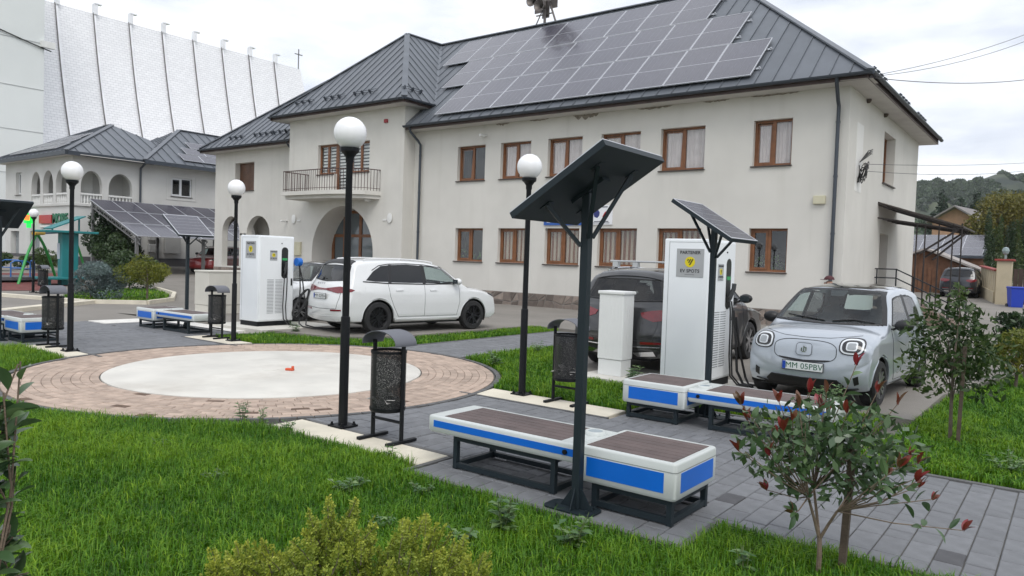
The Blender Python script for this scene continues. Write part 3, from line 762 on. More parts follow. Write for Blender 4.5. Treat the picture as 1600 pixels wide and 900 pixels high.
def guard(o, e1, e2, nrm, L, name='snow_guard'):
    m_ = MB(); o, e1, e2, nrm = Vector(o), Vector(e1), Vector(e2), Vector(nrm)
    for s in (0, .09): m_.cyl(o + nrm * (.08 + s), o + e1 * L + nrm * (.08 + s), .014, n=6)
    k = 0
    while k < L: m_.bar(o + e1 * k, o + e1 * k + nrm * .2, .03, .1); m_.bar(o + e1 * k + e2 * .14, o + e1 * k + nrm * .18, .02, .02); k += .5
    place(name, m_.mesh(name, gutter_m), roof)
tb = Vector((0, 4.65, 4.5)).normalized(); nb = Vector((0, -4.5, 4.65)).normalized(); tm = Vector((0, 6.5, 5.6)).normalized(); nm = Vector((0, -5.6, 6.5)).normalized()
for a, L in ((-30.9, 1.4), (-28.7, 1.5), (-26.6, 1.5)): guard(Vector((a, BEV, BEZ)) + tb * .75, (1, 0, 0), tb, nb, L)
for a, L in ((-37.6, 1.4), (-35.3, 1.6), (-33.6, 1.4)): guard(Vector((a, EV, EZ)) + tm * .7, (1, 0, 0), tm, nm, L)
tr_ = Vector((-4.72, 0, 4.5)).normalized(); nr_ = Vector((4.5, 0, 4.72)).normalized(); guard(Vector((BR, 22.5, BEZ)) + tr_ * .6, (0, 1, 0), tr_, nr_, 1.1)
te = Vector((-6.5, 0, 5.6)).normalized(); ne = Vector((5.6, 0, 6.5)).normalized()
for v_ in (24.0, 28.0, 31.5): guard(Vector((RE, v_, EZ)) + te * .35, (0, 1, 0), te, ne, 1.8)
# eaves: soffit, fascia, gutter
so = MB(); fa = MB(); gu_ = MB()
def eave(p, q, inward, zw, zs):
    p, q, iw = Vector((*p, 0)), Vector((*q, 0)), Vector((*inward, 0)).normalized()
    d = (q - p).normalized()
    fa.bar(p + iw * .06 + Vector((0, 0, zs - .1)), q + iw * .06 + Vector((0, 0, zs - .1)), .03, .2)
    so.add([p + iw * .03 + Vector((0, 0, zs - .2)), q + iw * .03 + Vector((0, 0, zs - .2)), q + iw * .8 + Vector((0, 0, zs - .19)), p + iw * .8 + Vector((0, 0, zs - .19))], [(0, 1, 2, 3)])
    n_ = 8; pts = [(-.005 - .07 + .07 * math.cos(math.pi + math.pi * i / n_), -.005 + .085 * math.sin(math.pi + math.pi * i / n_)) for i in range(n_ + 1)]
    pts = [(.0, .015)] + [(-.07 - .075 * math.cos(math.pi * i / n_), -.02 - .085 * math.sin(math.pi * i / n_)) for i in range(n_, -1, -1)][::1]
    ring_a = [p + iw * x + Vector((0, 0, zs + z)) for x, z in pts]; ring_b = [q + iw * x + Vector((0, 0, zs + z)) for x, z in pts]
    m_ = len(pts); gu_.add(ring_a + ring_b, [(i, i + 1, i + 1 + m_, i + m_) for i in range(m_ - 1)] + [tuple(range(m_)), tuple(range(m_, 2 * m_))])
eave((-23.5, EV), (RE + .05, EV), (0, 1), 7.3, EZ - .02); eave((RE, EV - .05), (RE, BV), (-1, 0), 7.3, EZ - .02)
eave((LE, EV), (-31.68, EV), (0, 1), 7.3, EZ - .02); eave((LE, BV), (LE, EV), (1, 0), 7.3, EZ - .02)
eave((BL, BEV), (BR, BEV), (0, 1), 8.4, BEZ - .02); eave((BR, BEV), (BR, 24.0), (-1, 0), 8.4, BEZ - .02); eave((BL, 24.0), (BL, BEV), (1, 0), 8.4, BEZ - .02)
TH.part('soffit', so, soffit_m); TH.part('fascia', fa, fascia_m); TH.part('gutter', gu_, gutter_m, True)
def downpipe(pts):
    m_ = MB().tube(pts, .055, 10)
    for z in (6.2, 4.6, 2.9, 1.6):
        p = pts[-1]; m_.cyl((p[0], p[1], z), (p[0], p[1], z + .05), .068, n=10)
    TH.part('downpipe', m_, gutter_m, True)
downpipe([(-5.85, 22.8, 7.4), (-5.85, 22.85, 7.2), (-5.9, 23.25, 6.85), (-5.9, 23.38, 6.7), (-5.9, 23.38, 6), (-5.9, 23.38, -.05)])
downpipe([(-23.2, 22.8, 7.42), (-23.2, 22.86, 7.2), (-23.1, 23.25, 6.85), (-23.08, 23.38, 6.7), (-23.08, 23.38, 6), (-23.08, 23.38, -.05)])
downpipe([(-31.9, 22.82, 7.4), (-31.9, 22.95, 7.2), (-31.85, 23.3, 6.9), (-31.83, 23.38, 6.7), (-31.83, 23.38, 6), (-31.83, 23.38, -.05)])

# --- solar panels on the front slope
pv_m = mat('pv_cells', (.066, .064, .084), .27, spec=.8, var=.12, vscale=.6, coat=.25)
alu_m = mat('pv_frame', (.58, .59, .62), .35, metal=.6)
def pv_meshes(w, h, half=True, frame=.028, dark=False, lines=6):
    fr = MB(); t = frame
    fr.box(0, t, 0, h, -.035, .006); fr.box(w - t, w, 0, h, -.035, .006); fr.box(t, w - t, 0, t, -.035, .006); fr.box(t, w - t, h - t, h, -.035, .006)
    if half: fr.box(t, w - t, h / 2 - .012, h / 2 + .012, -.01, .0035)
    ce = MB().box(t, w - t, t, h - t, -.03, 0)
    ln = MB()
    for k in range(1, lines): x = w * k / lines; ln.box(x - .002, x + .002, t, h - t, 0, .0012)
    return fr.mesh('solar_panel', gutter_m if dark else alu_m), ce.mesh('cells', pv_m), ln.mesh('busbar', mat('busbar', (.16, .16, .19), .3)) 
def pv_array(at, meshes, origin, e1, e2, rows, w, h, name='solar_panel', gap=.012):
    e1, e2 = Vector(e1).normalized(), Vector(e2).normalized(); nrm = e1.cross(e2)
    for (x0, y0_, cnt) in rows:
        for i in range(cnt):
            M4 = Matrix(((e1.x, e2.x, nrm.x, 0), (e1.y, e2.y, nrm.y, 0), (e1.z, e2.z, nrm.z, 0), (0, 0, 0, 1)))
            M4.translation = Vector(origin) + e1 * (x0 + i * (w + gap)) + e2 * y0_ - at.o
            o = place(name, meshes[0], at.r); o.matrix_local = M4
            place('cells', meshes[1], o)
            if len(meshes) > 2: place('busbar', meshes[2], o)
pm = pv_meshes(1.488, 2.5)
pv_array(TH, pm, Vector((0, EV, EZ)) + nm * .13, (1, 0, 0), tm, [(-21.95, .37, 9), (-23.4, 2.91, 9), (-25.15, 5.46, 9)], 1.488, 2.5)
br = MB()
for (x, y) in ((-8.42, .9), (-8.42, 2.2), (-9.86, 3.5), (-9.86, 4.8), (-11.6, 6.0), (-11.6, 7.3)):
    o = Vector((x, EV, EZ)) + tm * y; br.bar(o - Vector((.3, 0, 0)) + nm * .05, o + Vector((.12, 0, 0)) + nm * .05, .05, .05); br.bar(o + Vector((.08, 0, 0)), o + Vector((.08, 0, 0)) + nm * .1, .05)
TH.part('panel_bracket', br, alu_m)

# --- small things fixed on the walls
def wall_box(name, label, x0, x1, y0, y1, z0, z1, m, r=.01):
    o = TH.part(name, MB().rbox(x0, x1, y0, y1, z0, z1, r), m); o['label'] = label; return o
cream = mat('cream_plastic', (.55, .52, .38), .5, var=.05); red_m = mat('alarm_red', (.30, .01, .015), .4)
wall_box('meter_box', 'small cream box beside the downpipe', -6.52, -6.17, V0 - .1, V0, 3.82, 4.07, cream)
wall_box('meter_box', 'tall cream meter box beside the entrance arch', -31.03, -30.5, VB - .12, VB, 1.71, 2.37, cream)
wall_box('alarm_box', 'small red alarm box', -24.78, -24.58, VB - .08, VB, 7.7, 7.86, red_m)
wall_box('panel_patch', 'white repaired patch of wall', UR - .02, UR + .006, 24.5, 25.35, 4.3, 6.4, mat('patch_white', (.74, .73, .70), .9), .003)
white_pl = mat('white_plastic', (.72, .72, .70), .4)
for x, lab in ((-24.27, 'oval wall light right of the arch'), (-31.13, 'oval wall light left of the arch')):
    m_ = MB().lathe([(0, 0), (.14, 0), (.2, .03), (.2, .06), (0, .08)], 20, M=Matrix.Translation((x, VB, 3.5)) @ Matrix.Diagonal((.75, 1, 1.1, 1)) @ Matrix.Rotation(R(90), 4, 'X'))
    o = TH.part('wall_light', m_, white_pl, True); o['label'] = lab
    d = .35 if x < -28 else -.35; TH.part('switch_plate', MB().rbox(x + d - .12, x + d + .12, VB - .03, VB, 3.38, 3.45, .008), white_pl)
def cctv(x, y, z):
    m_ = MB().cyl((x, y, z + .02), (x, y - .16, z), .05, n=12); m_.rbox(x - .05, x + .05, y - .42, y - .12, z - .07, z + .04, .03)
    TH.part('security_camera', m_, white_pl, True)
cctv(-19.48, V0, 6.83); cctv(-25.5, VB, 4.3); cctv(-32.6, V0, 3.45)
# sign boards between the floors
blue_b = mat('sign_blue', (.02, .09, .35), .4); white_b = mat('sign_white', (.75, .76, .78), .4)
sgn = TH.part('sign_board', MB().box(-16.44, -14.5, V0 - .05, V0 - .004, 3.2, 3.95), blue_b); sgn['label'] = 'blue notice board with white lettering'
stuff_l = place('lettering', MB().box(-16.3, -15.6, V0 - .054, V0 - .05, 3.3, 3.36).box(-15.5, -14.9, V0 - .054, V0 - .05, 3.3, 3.36).box(-16.3, -15.3, V0 - .054, V0 - .05, 3.6, 3.75).mesh('lettering', white_b), sgn); stuff(stuff_l)
place('emblem', MB().prism(arc(-14.72, -3.42, .13, 0, 6.28, 6)[:-1], V0 - .05, V0 - .055, Matrix.Rotation(R(-90), 4, 'X') @ Matrix.Identity(4) ).mesh('emblem', mat('sign_cyan', (.10, .45, .65), .4)), sgn)
sg2 = TH.part('sign_board', MB().box(-14.34, -13.45, V0 - .05, V0 - .004, 3.22, 3.92), white_b); sg2['label'] = 'white sign with a blue and red map shape'
def flat_poly(pts, cx, cz, sc): return MB().prism([(cx + a * sc, b * sc + cz) for a, b in pts], -.004, .0, Matrix.Translation((0, V0 - .051, 0)) @ Matrix(((1, 0, 0, 0), (0, 0, 1, 0), (0, 1, 0, 0), (0, 0, 0, 1))))
place('map_shape', flat_poly([(-.9, 0), (-.7, -.5), (-.1, -.7), (.3, -.3), (.4, .3), (.1, .7), (-.4, .8), (-.8, .5)], -14.05, 3.6, .2).mesh('map_shape', mat('map_blue', (.02, .03, .16), .4)), sg2)
place('map_shape', flat_poly([(-.5, -.2), (-.2, -.8), (.3, -.9), (.5, -.4), (.9, -.1), (.5, .1), (.1, .8), (-.2, .3)], -13.76, 3.55, .19).mesh('map_shape', mat('map_red', (.45, .02, .03), .4)), sg2)
stuff_l = place('lettering', MB().box(-14.2, -13.6, V0 - .054, V0 - .05, 3.32, 3.345).box(-14.25, -13.55, V0 - .054, V0 - .05, 3.27, 3.29).box(-14.2, -13.65, V0 - .054, V0 - .05, 3.84, 3.875).mesh('lettering', mat('ink', (.03, .03, .05), .5)), sg2); stuff(stuff_l)
# peeled spots and grime under the eave
rnp = random.Random(12); peel = mat('peeled_plaster', (.27, .235, .2), .95, var=.4, vscale=12)
for (a, L, h) in ((-19.0, .7, .1), (-17.3, .9, .07), (-15.3, 1.1, .22), (-12.6, 1.3, .08), (-10.2, .9, .07), (-8.6, 1.5, .07)):
    k = 18; up_e = [(a + L * i / k, 7.29 - .02 * rnp.random()) for i in range(k + 1)]; lo_e = [(a + L * i / k, 7.27 - h * (math.sin(math.pi * i / k) ** .6) * rnp.uniform(.25, 1)) for i in range(k + 1)]
    TH.part('peeled_spot', MB().add([(x, V0 - .004, z) for x, z in lo_e] + [(x, V0 - .004, z) for x, z in up_e], [(i, i + 1, i + k + 2, i + k + 1) for i in range(k)]), peel)
for v_, s_ in ((25.6, .16), (28.2, .16)): TH.part('swallow_nest', MB().lathe([(0, -.08), (.05, -.07), (.09, -.01), (.1, .04), (0, .05)], 10, (UR + .04, v_, 7.24)), mat('mud_nest', (.10, .08, .065), .95, var=.3, vscale=15), True)
# --- side entrance: landing, stairs, railing, lean-to canopy
brown_c = mat('brown_concrete', (.22, .16, .13), .85, var=.15, vscale=2)
st = MB(); st.box(UR, -4.95, 27.9, 30.6, -.05, 1.05)
for k in range(7): st.box(-4.95 + k * .3, -4.95 + (k + 1) * .3, 28.05, 30.45, -.05, 1.05 - (k + 1) * .15)
st.add([(-4.95, 27.9, -.05), (-2.75, 27.9, -.05), (-2.75, 27.9, .05), (-4.95, 27.9, 1.15), (-4.95, 28.04, -.05), (-2.75, 28.04, -.05), (-2.75, 28.04, .05), (-4.95, 28.04, 1.15)], [(0, 1, 2, 3), (7, 6, 5, 4), (3, 2, 6, 7), (0, 3, 7, 4), (1, 5, 6, 2)])
stairs = TH.part('side_stairs', st, brown_c)
rl = MB()
for dz in (.9, .6, .3): rl.bar((UR, 27.97, 1.05 + dz), (-4.95, 27.97, 1.05 + dz), .04); rl.bar((-4.95, 27.97, 1.05 + dz), (-2.85, 27.97, .05 + dz), .04)
for k in range(5): x = -4.95 + k * .52; rl.bar((x, 27.97, 1.05 - (x + 4.95) * .476), (x, 27.97, 1.97 - (x + 4.95) * .476), .04)
rl.bar((-5.55, 27.97, 1.05), (-5.55, 27.97, 1.97), .04)
TH.part('stair_railing', rl, dark_metal)
can_m = mat('canopy_sheet', (.05, .04, .035), .6, var=.3, vscale=4)
cn = MB(); cn.add([(UR, 27.9, 4.2), (-3.05, 27.9, 3.36), (-3.05, 31.2, 3.36), (UR, 31.2, 4.2), (UR, 27.9, 4.25), (-3.05, 27.9, 3.41), (-3.05, 31.2, 3.41), (UR, 31.2, 4.25)], [(0, 3, 2, 1), (4, 5, 6, 7), (0, 1, 5, 4), (1, 2, 6, 5), (2, 3, 7, 6)])
can = TH.part('side_canopy', cn, can_m)
cf = MB()
for v_ in (28.0, 28.8, 29.6, 30.4, 31.1):
    cf.bar((UR, v_, 3.7), (-3.2, v_, 3.3), .05); cf.bar((UR, v_, 4.14), (-3.1, v_, 3.32), .05)
for x in (-4.4, -4.15, -3.75, -3.35, -3.1): cf.bar((x, 28.0, -.03), (x, 28.0, 3.5), .04)
cf.bar((-4.3, 28.0, 2.5), (-3.2, 28.0, 3.3), .06); cf.bar((-4.3, 29.2, 2.4), (-3.2, 29.2, 3.25), .06); cf.bar((-3.9, 28.0, 2.3), (-3.1, 28.9, 3.2), .05)
place('canopy_frame', cf.mesh('canopy_frame', mat('canopy_iron', (.022, .016, .015), .6)), can)
TH.part('side_door', MB().box(UR - .42, UR - .36, 28.5, 29.9, 1.05, 3.2), mat('side_door_grey', (.30, .26, .24), .6, var=.1))
# cable bundle on the end wall
cb = MB(); rnd = random.Random(5)
for k in range(16):
    p = Vector((UR + .05, 24.85, 5.1)); pts = []
    a, b, c = rnd.uniform(0, 6.28), rnd.uniform(.1, .28), rnd.uniform(.1, .35)
    for i in range(12): t = i / 11; pts.append(p + Vector((.1 + .15 * math.sin(t * 3 + a), b * math.cos(a + t * rnd.uniform(4, 5.5)), -.22 + c * math.sin(a + t * 5))))
    cb.tube(pts, .012, 5)
for k in range(6): cb.tube([(UR + .05, 24.8, 5.2), (UR + .2, 24.95 + k * .05, 5.35 + .05 * k), (UR + .3, 25.15 + .04 * k, 5.5 + .07 * (k % 3))], .012, 5)
o = TH.part('cable_bundle', cb, mat('black_cable', (.02, .02, .02), .6)); o['label'] = 'tangle of black cables on the end wall'
# siren mast on the ridge
siren = At(thing('siren_mast', 'metal siren mast with horns standing on the roof ridge', 'siren', (-20.9, 29.3, 13.0)))
sm = MB().cyl((-20.9, 29.3, 13.0), (-20.9, 29.3, 15.6), .07, n=10); sm.cyl((-20.2, 29.3, 13.0), (-20.75, 29.3, 14.4), .05, n=8); sm.bar((-21.5, 29.3, 13.0), (-20.95, 29.3, 14.0), .04); sm.bar((-21.4, 29.3, 13.6), (-20.4, 29.3, 13.6), .05); sm.bar((-21.4, 29.3, 14.6), (-20.4, 29.3, 14.6), .05)
siren.part('mast', sm, mat('siren_steel', (.18, .16, .15), .5, metal=.5))
for x, z, dz in ((-21.35, 14.2, 0), (-20.45, 14.3, 0), (-21.35, 15.1, 0), (-20.45, 15.2, 0), (-20.9, 13.9, 0)):
    M4 = Matrix.Translation((x, 29.2, z)) @ Matrix.Rotation(R(90), 4, 'X')
    siren.part('horn', MB().lathe([(.05, -.3), (.08, 0), (.16, .25), (.3, .42), (.27, .42), (.1, .2)], 14, M=M4), MATS['siren_steel'], True)
    siren.part('horn_plate', MB().box(x - .2, x + .2, 29.35, 29.4, z - .45, z + .45), MATS['siren_steel'])
# ================================================================== FOLIAGE TOOLS
def foliage_mesh(name, blobs, n, size, m, aspect=.55, up=0., shell=.55, droop=0.):
    """leaf-sized rhombs through the volume of several ellipsoids; one joined crown"""
    vol = np.array([b[1][0] * b[1][1] * b[1][2] for b in blobs]) ** .7; cnt = rng.multinomial(n, vol / vol.sum())
    C = []; T = []
    for (c, r), k in zip(blobs, cnt):
        d = rng.normal(size=(k, 3)); d /= np.linalg.norm(d, axis=1)[:, None]; rad = rng.random(k) ** (1 / 3) * (1 - shell) + shell * rng.uniform(.75, 1.12, k)
        C.append(np.array(c) + d * rad[:, None] * np.array(r)); T.append(np.clip(.5 + rng.normal(0, .2) + rng.normal(0, .15, k), 0, 1))
    C = np.concatenate(C); T = np.concatenate(T); N = len(C)
    a = rng.normal(size=(N, 3)); a[:, 2] += up; a /= np.linalg.norm(a, axis=1)[:, None]
    b = np.cross(a, rng.normal(size=(N, 3))); b /= np.linalg.norm(b, axis=1)[:, None]
    s = size * rng.uniform(.6, 1.3, N)[:, None]
    V = np.stack([C - a * s * .5, C + b * s * aspect * .5, C + a * s * .5, C - b * s * aspect * .5], 1)
    me = bpy.data.meshes.new(name); me.vertices.add(N * 4); me.vertices.foreach_set('co', V.reshape(-1))
    me.loops.add(N * 4); me.loops.foreach_set('vertex_index', np.arange(N * 4, dtype=np.int32)); me.polygons.add(N); me.polygons.foreach_set('loop_start', np.arange(N, dtype=np.int32) * 4)
    me.update(calc_edges=True); at = me.attributes.new('tone', 'FLOAT', 'FACE'); at.data.foreach_set('value', T.astype(np.float32)); me.materials.append(m)
    return me
def lumps(c, r, k, seed, sz=.5):
    rn = random.Random(seed); out = [(c, tuple(x * .7 for x in r))]
    for _ in range(k):
        d = Vector((rn.gauss(0, 1), rn.gauss(0, 1), rn.gauss(0, 1))).normalized(); q = rn.uniform(.5, .85); z = rn.uniform(.6, 1.2) * sz
        out.append(((c[0] + d.x * r[0] * q, c[1] + d.y * r[1] * q, c[2] + d.z * r[2] * q), (r[0] * z, r[1] * z, r[2] * z)))
    return out
bark = mat('bark', (.13, .105, .08), .9, var=.25, vscale=8, bump=.5, bscale=30)
leaf_dark = leaf_material('leaf_dark', (.032, .062, .022), .5, .2)
leaf_mid = leaf_material('leaf_mid', (.055, .095, .025), .5, .25)
leaf_yel = leaf_material('leaf_yellow_green', (.15, .17, .02), .4, .25)
leaf_gold = leaf_material('leaf_golden', (.20, .185, .03), .45, .25)
leaf_blue = leaf_material('leaf_blue_spruce', (.13, .18, .175), .45, .1)
leaf_olive = leaf_material('leaf_olive', (.15, .14, .025), .5, .25)
leaf_pine = leaf_material('leaf_pine', (.02, .04, .02), .5, .1)
def shrub(name, label, base, r, k, n, size, m, seed, zc=None, trunk=.0, group=None, cat='shrub', aspect=.5):
    t = thing(name, label, cat, base, group=group); zc = zc or r[2]
    stem = MB(); rn = random.Random(seed)
    stem.tube([(0, 0, -.05), (rn.uniform(-.02, .02), 0, zc * .5), (0, 0, zc)], max(.012, trunk or .03 * r[0]), 7, .5)
    for i in range(7):
        a = rn.uniform(0, 6.28); q = rn.uniform(.4, .8); stem.tube([(0, 0, zc * rn.uniform(.3, .8)), (math.cos(a) * r[0] * q * .5, math.sin(a) * r[1] * q * .5, zc * .9), (math.cos(a) * r[0] * q, math.sin(a) * r[1] * q, zc + rn.uniform(-.3, .5) * r[2])], max(.006, .015 * r[0]), 5, .4)
    stem.build('trunk', bark, t)
    stuff(place('crown', foliage_mesh('crown', lumps((0, 0, zc), r, k, seed), n, size, m, aspect), t))
    return t

# ================================================================== LEFT BUILDING WITH ARCADE
plaster_l = mat('plaster_pale', (.60, .595, .575), .9, var=.05, vscale=.6, bump=.2, bscale=80, dirt=.25, dscale=.5, dcol=(.45, .43, .40))
white_paint = mat('white_paint', (.74, .74, .72), .6, var=.04)
LB = At(thing('arcade_building', 'pale two-storey building with arched loggia, white balusters and dark hipped roof', 'building', (-55, 25, .6)))
LU, LV = -50.1, 20.27
fV = lambda a, z, d: (a, LV + d, z); fU = side_fn(LU)
av = [(-56.47, -55.0), (-54.58, -52.98), (-52.59, -50.96)]; au = [(20.75, 22.04), (22.44, 23.95)]
hv = [arch_hole(a, b, 4.5, 5.65, 6.66, 14) for a, b in av] + [rct(-59.15, -58.2, 5.2, 6.75), rct(-60.0, -58.5, .7, 2.7), rct(-56.6, -55.0, .7, 2.7)]
mb = wall_face(MB(), rct(-61, LU, .2, 7.5), hv, fV, .35)
wall_face(mb, rct(LV, 36, .2, 7.5), [arch_hole(a, b, 4.5, 5.6, 6.58, 14) for a, b in au] + [rct(26.6, 28.1, 5.48, 6.75)], fU, .35)
mb.quad((-61, LV, .2), (-61, 30, .2), (-61, 30, 7.5), (-61, LV, 7.5))
mb.quad((-57, LV + 2, 4.45), (-52, LV + 2, 4.45), (-52, LV + 2, 7.4), (-57, LV + 2, 7.4)); mb.quad((-52, LV + 2, 4.45), (-52, 24.5, 4.45), (-52, 24.5, 7.4), (-52, LV + 2, 7.4))
mb.quad((-57, LV, 4.45), (LU, LV, 4.45), (LU, 24.5, 4.45), (-57, 24.5, 4.45)); mb.quad((-57, LV, 4.45), (-57, LV + 2, 4.45), (-57, LV + 2, 7.4), (-57, LV, 7.4))
mb.quad((-57, LV, 7.2), (LU, LV, 7.2), (LU, 24.5, 7.2), (-57, 24.5, 7.2)); mb.quad((LU - .35, 24.2, 4.45), (-52, 24.2, 4.45), (-52, 24.2, 7.4), (LU - .35, 24.2, 7.4))
LB.part('wall', mb, plaster_l)
LB.part('ledge', MB().box(-57.2, LU + .1, LV - .1, LV + .3, 4.33, 4.47).box(LU - .3, LU + .1, LV + .3, 24.4, 4.33, 4.47), plaster_l)
LB.part('plinth', MB().box(-61.05, LU + .04, LV - .04, LV + .1, .2, 1.15).box(LU - .1, LU + .045, LV + .1, 36, .2, 1.15), mat('plinth_grey', (.09, .09, .095), .8))
bal_me = MB().lathe([(.035, 0), (.055, .05), (.07, .2), (.04, .42), (.05, .55)], 8).mesh('baluster', white_paint, True)
hr = MB()
for a, b in av: hr.box(a, b, LV + .03, LV + .2, 5.05, 5.16); hr.box(a, b, LV + .05, LV + .18, 4.47, 4.53)
for a, b in au: hr.box(LU - .2, LU - .03, a, b, 5.05, 5.16); hr.box(LU - .18, LU - .05, a, b, 4.47, 4.53)
bz = LB.part('balustrade', hr, white_paint)
for a, b in av:
    for k in range(6): place('baluster', bal_me, bz, (a + (b - a) * (k + .5) / 6, LV + .11, 4.52))
for a, b in au:
    for k in range(7): place('baluster', bal_me, bz, (LU - .11, a + (b - a) * (k + .5) / 7, 4.52))
pvc = mat('white_pvc', (.72, .73, .74), .35)
window(LB, 1.5, 1.27, (LU, 26.6, 5.48), rz=R(90), reveal=.12, wood=pvc)
window(LB, .95, 1.55, (-59.15, LV, 5.2), reveal=.2, wood=pvc)
tm_ = MB()
for z0, z1, a0, a1 in ((5.2, 5.28, 26.25, 28.45), (6.95, 7.05, 26.25, 28.45), (5.28, 6.95, 26.25, 26.35), (5.28, 6.95, 28.35, 28.45)): tm_.box(LU, LU + .03, a0, a1, z0, z1)
LB.part('window_trim', tm_, plaster_l)
[LB.part('shop_door', MB().box(a, b, LV + .3, LV + .35, .7, 2.7), mat('shop_glass', (.25, .27, .28), .1)) for a, b in ((-59.9, -58.6), (-56.5, -55.1))]
rf = MB(); ZE, AE = 7.62, [(-61.7, 19.6), (-49.45, 19.6), (-49.45, 30.2), (-61.7, 30.2)]
a1_, a2_ = (-55.1, 24.85, 10.45), (-56.2, 24.85, 10.45)
LF = [[(AE[0][0], 19.6, ZE), (-49.45, 19.6, ZE), a1_, a2_], [(-49.45, 19.6, ZE), (-49.45, 30.2, ZE), a1_]]
BE = -49.2; b1_, b2_ = (-54.4, 29.4, 10.75), (-54.4, 33.5, 10.75)
LF2 = [[(BE, 24.3, ZE), (BE, 38.5, ZE), b2_, b1_], [(-59.6, 24.3, ZE), (BE, 24.3, ZE), b1_]]
for f in LF + LF2: rf.poly([(x, y, z - .03) for x, y, z in f])
rf.poly([(-61.7, 30.2, ZE), (-61.7, 19.6, ZE), a2_]); rf.poly([(-59.6, 38.5, ZE), (-59.6, 24.3, ZE), b1_, b2_]); rf.poly([(-61.7, 30.2, ZE), (-49.45, 30.2, ZE), a1_, a2_])
lroof = LB.part('roof', rf, roof_m)
roof_face(lroof, LF[0], (1, 0, 0), .7, .05); roof_face(lroof, LF[1], (0, 1, 0), .7, .05); roof_face(lroof, LF2[0], (0, 1, 0), .7, .05); roof_face(lroof, LF2[1], (1, 0, 0), .7, .05)
lc = MB()
for a, b in (((-49.45, 19.6, ZE), a1_), ((BE, 24.3, ZE), b1_), (a1_, a2_), (b1_, b2_), ((-61.7, 19.6, ZE), a2_)): lc.bar(Vector(a) + Vector((0, 0, .03)), Vector(b) + Vector((0, 0, .03)), .3, .06)
place('ridge_cap', lc.mesh('ridge_cap', roof_m), lroof)
LB.part('eave_board', MB().box(-61.7, -49.45, 19.55, 19.68, ZE - .25, ZE).box(-49.5, -49.38, 19.68, 25, ZE - .25, ZE).box(-49.25, -49.12, 24.3, 38, ZE - .25, ZE), gutter_m)
LB.part('soffit', MB().box(-61.6, -49.5, 19.7, 20.4, ZE - .2, ZE - .16).box(LU - .1, -49.3, 20.4, 38, ZE - .2, ZE - .16), soffit_m)
LB.part('downpipe', MB().tube([(-49.35, 24.43, 7.4), (LU + .12, 24.43, 7.1), (LU + .1, 24.43, 6.5), (LU + .1, 24.43, 1)], .07, 8), gutter_m)
pm2 = pv_meshes(1.5, 1.0, half=False, lines=4)
def plane_axes(a, b, c):
    a, b, c = Vector(a), Vector(b), Vector(c); e1 = (b - a).normalized(); n_ = e1.cross(c - a).normalized(); n_ = n_ if n_.z > 0 else -n_; return e1, n_.cross(e1), n_
e1, e2, n_ = plane_axes((BE, 24.3, ZE), (BE, 38.5, ZE), b1_)
pv_array(LB, pm2, Vector((BE, 24.3, ZE)) + n_ * .12, e1, e2, [(2.9, .5, 5), (3.6, 1.6, 5), (4.4, 2.7, 4)], 1.5, 1.0)
e1, e2, n_ = plane_axes((-61.7, 19.6, ZE), (-49.45, 19.6, ZE), a1_)
pv_array(LB, pm2, Vector((-61.7, 19.6, ZE)) + n_ * .12, e1, e2, [(2.2, .5, 5), (2.9, 1.6, 4), (3.9, 2.7, 3)], 1.5, 1.0)
# shop signs
LB.part('red_sign', MB().box(-54.75, -52.85, LV - .16, LV - .02, 3.2, 3.75), mat('sign_red', (.42, .03, .04), .4))
o = LB.part('red_sign', MB().box(-54.75, -53.2, LV - .1, LV - .02, 2.95, 3.1), white_paint); o['label'] = 'white strip under the red shop sign'; o.name = 'sign_strip'
tm1 = text_mesh('MORE', .85, mat('sign_green', (.01, .14, .07), .4), .03, bold=.02)
o = LB.part('lettering', tm1, None, loc=(-51.75, LV - .06, 3.5), rot=(R(90), 0, 0)); o['label'] = 'green shop lettering'
gx = MATS.get('x') or mat('led_green', (.02, .5, .1), .4)
gx.node_tree.nodes['Principled BSDF'].inputs['Emission Color'].default_value = (.02, .9, .12, 1); gx.node_tree.nodes['Principled BSDF'].inputs['Emission Strength'].default_value = .55
ox = mat('led_orange', (.5, .12, .02), .4); ox.node_tree.nodes['Principled BSDF'].inputs['Emission Color'].default_value = (1, .22, .05, 1); ox.node_tree.nodes['Principled BSDF'].inputs['Emission Strength'].default_value = .9
cr = MB().box(-55.98, -55.86, LV - .62, LV - .05, 3.2, 3.6).box(-55.98, -55.86, LV - .46, LV - .2, 2.9, 3.9)
o = LB.part('pharmacy_cross', cr, gx); o['label'] = 'lit green pharmacy cross'; place('lit_panel', MB().box(-55.855, -55.84, LV - .6, LV - .3, 3.4, 3.75).mesh('lit_panel', ox), o)
for z, lab in ((2.35, 'upper'), (1.55, 'lower')):
    o = LB.part('inverter_box', MB().rbox(LU + .02, LU + .3, 25.0, 25.75, z, z + .55, .03), mat('inverter_grey', (.42, .42, .41), .5)); o['label'] = lab + ' grey inverter box on the wall under the carport'
o = LB.part('inverter_box', MB().rbox(LU + .02, LU + .3, 26.1, 27.2, 1.5, 2.6, .03), MATS['inverter_grey']); o['label'] = 'wide grey cabinet on the wall under the carport'

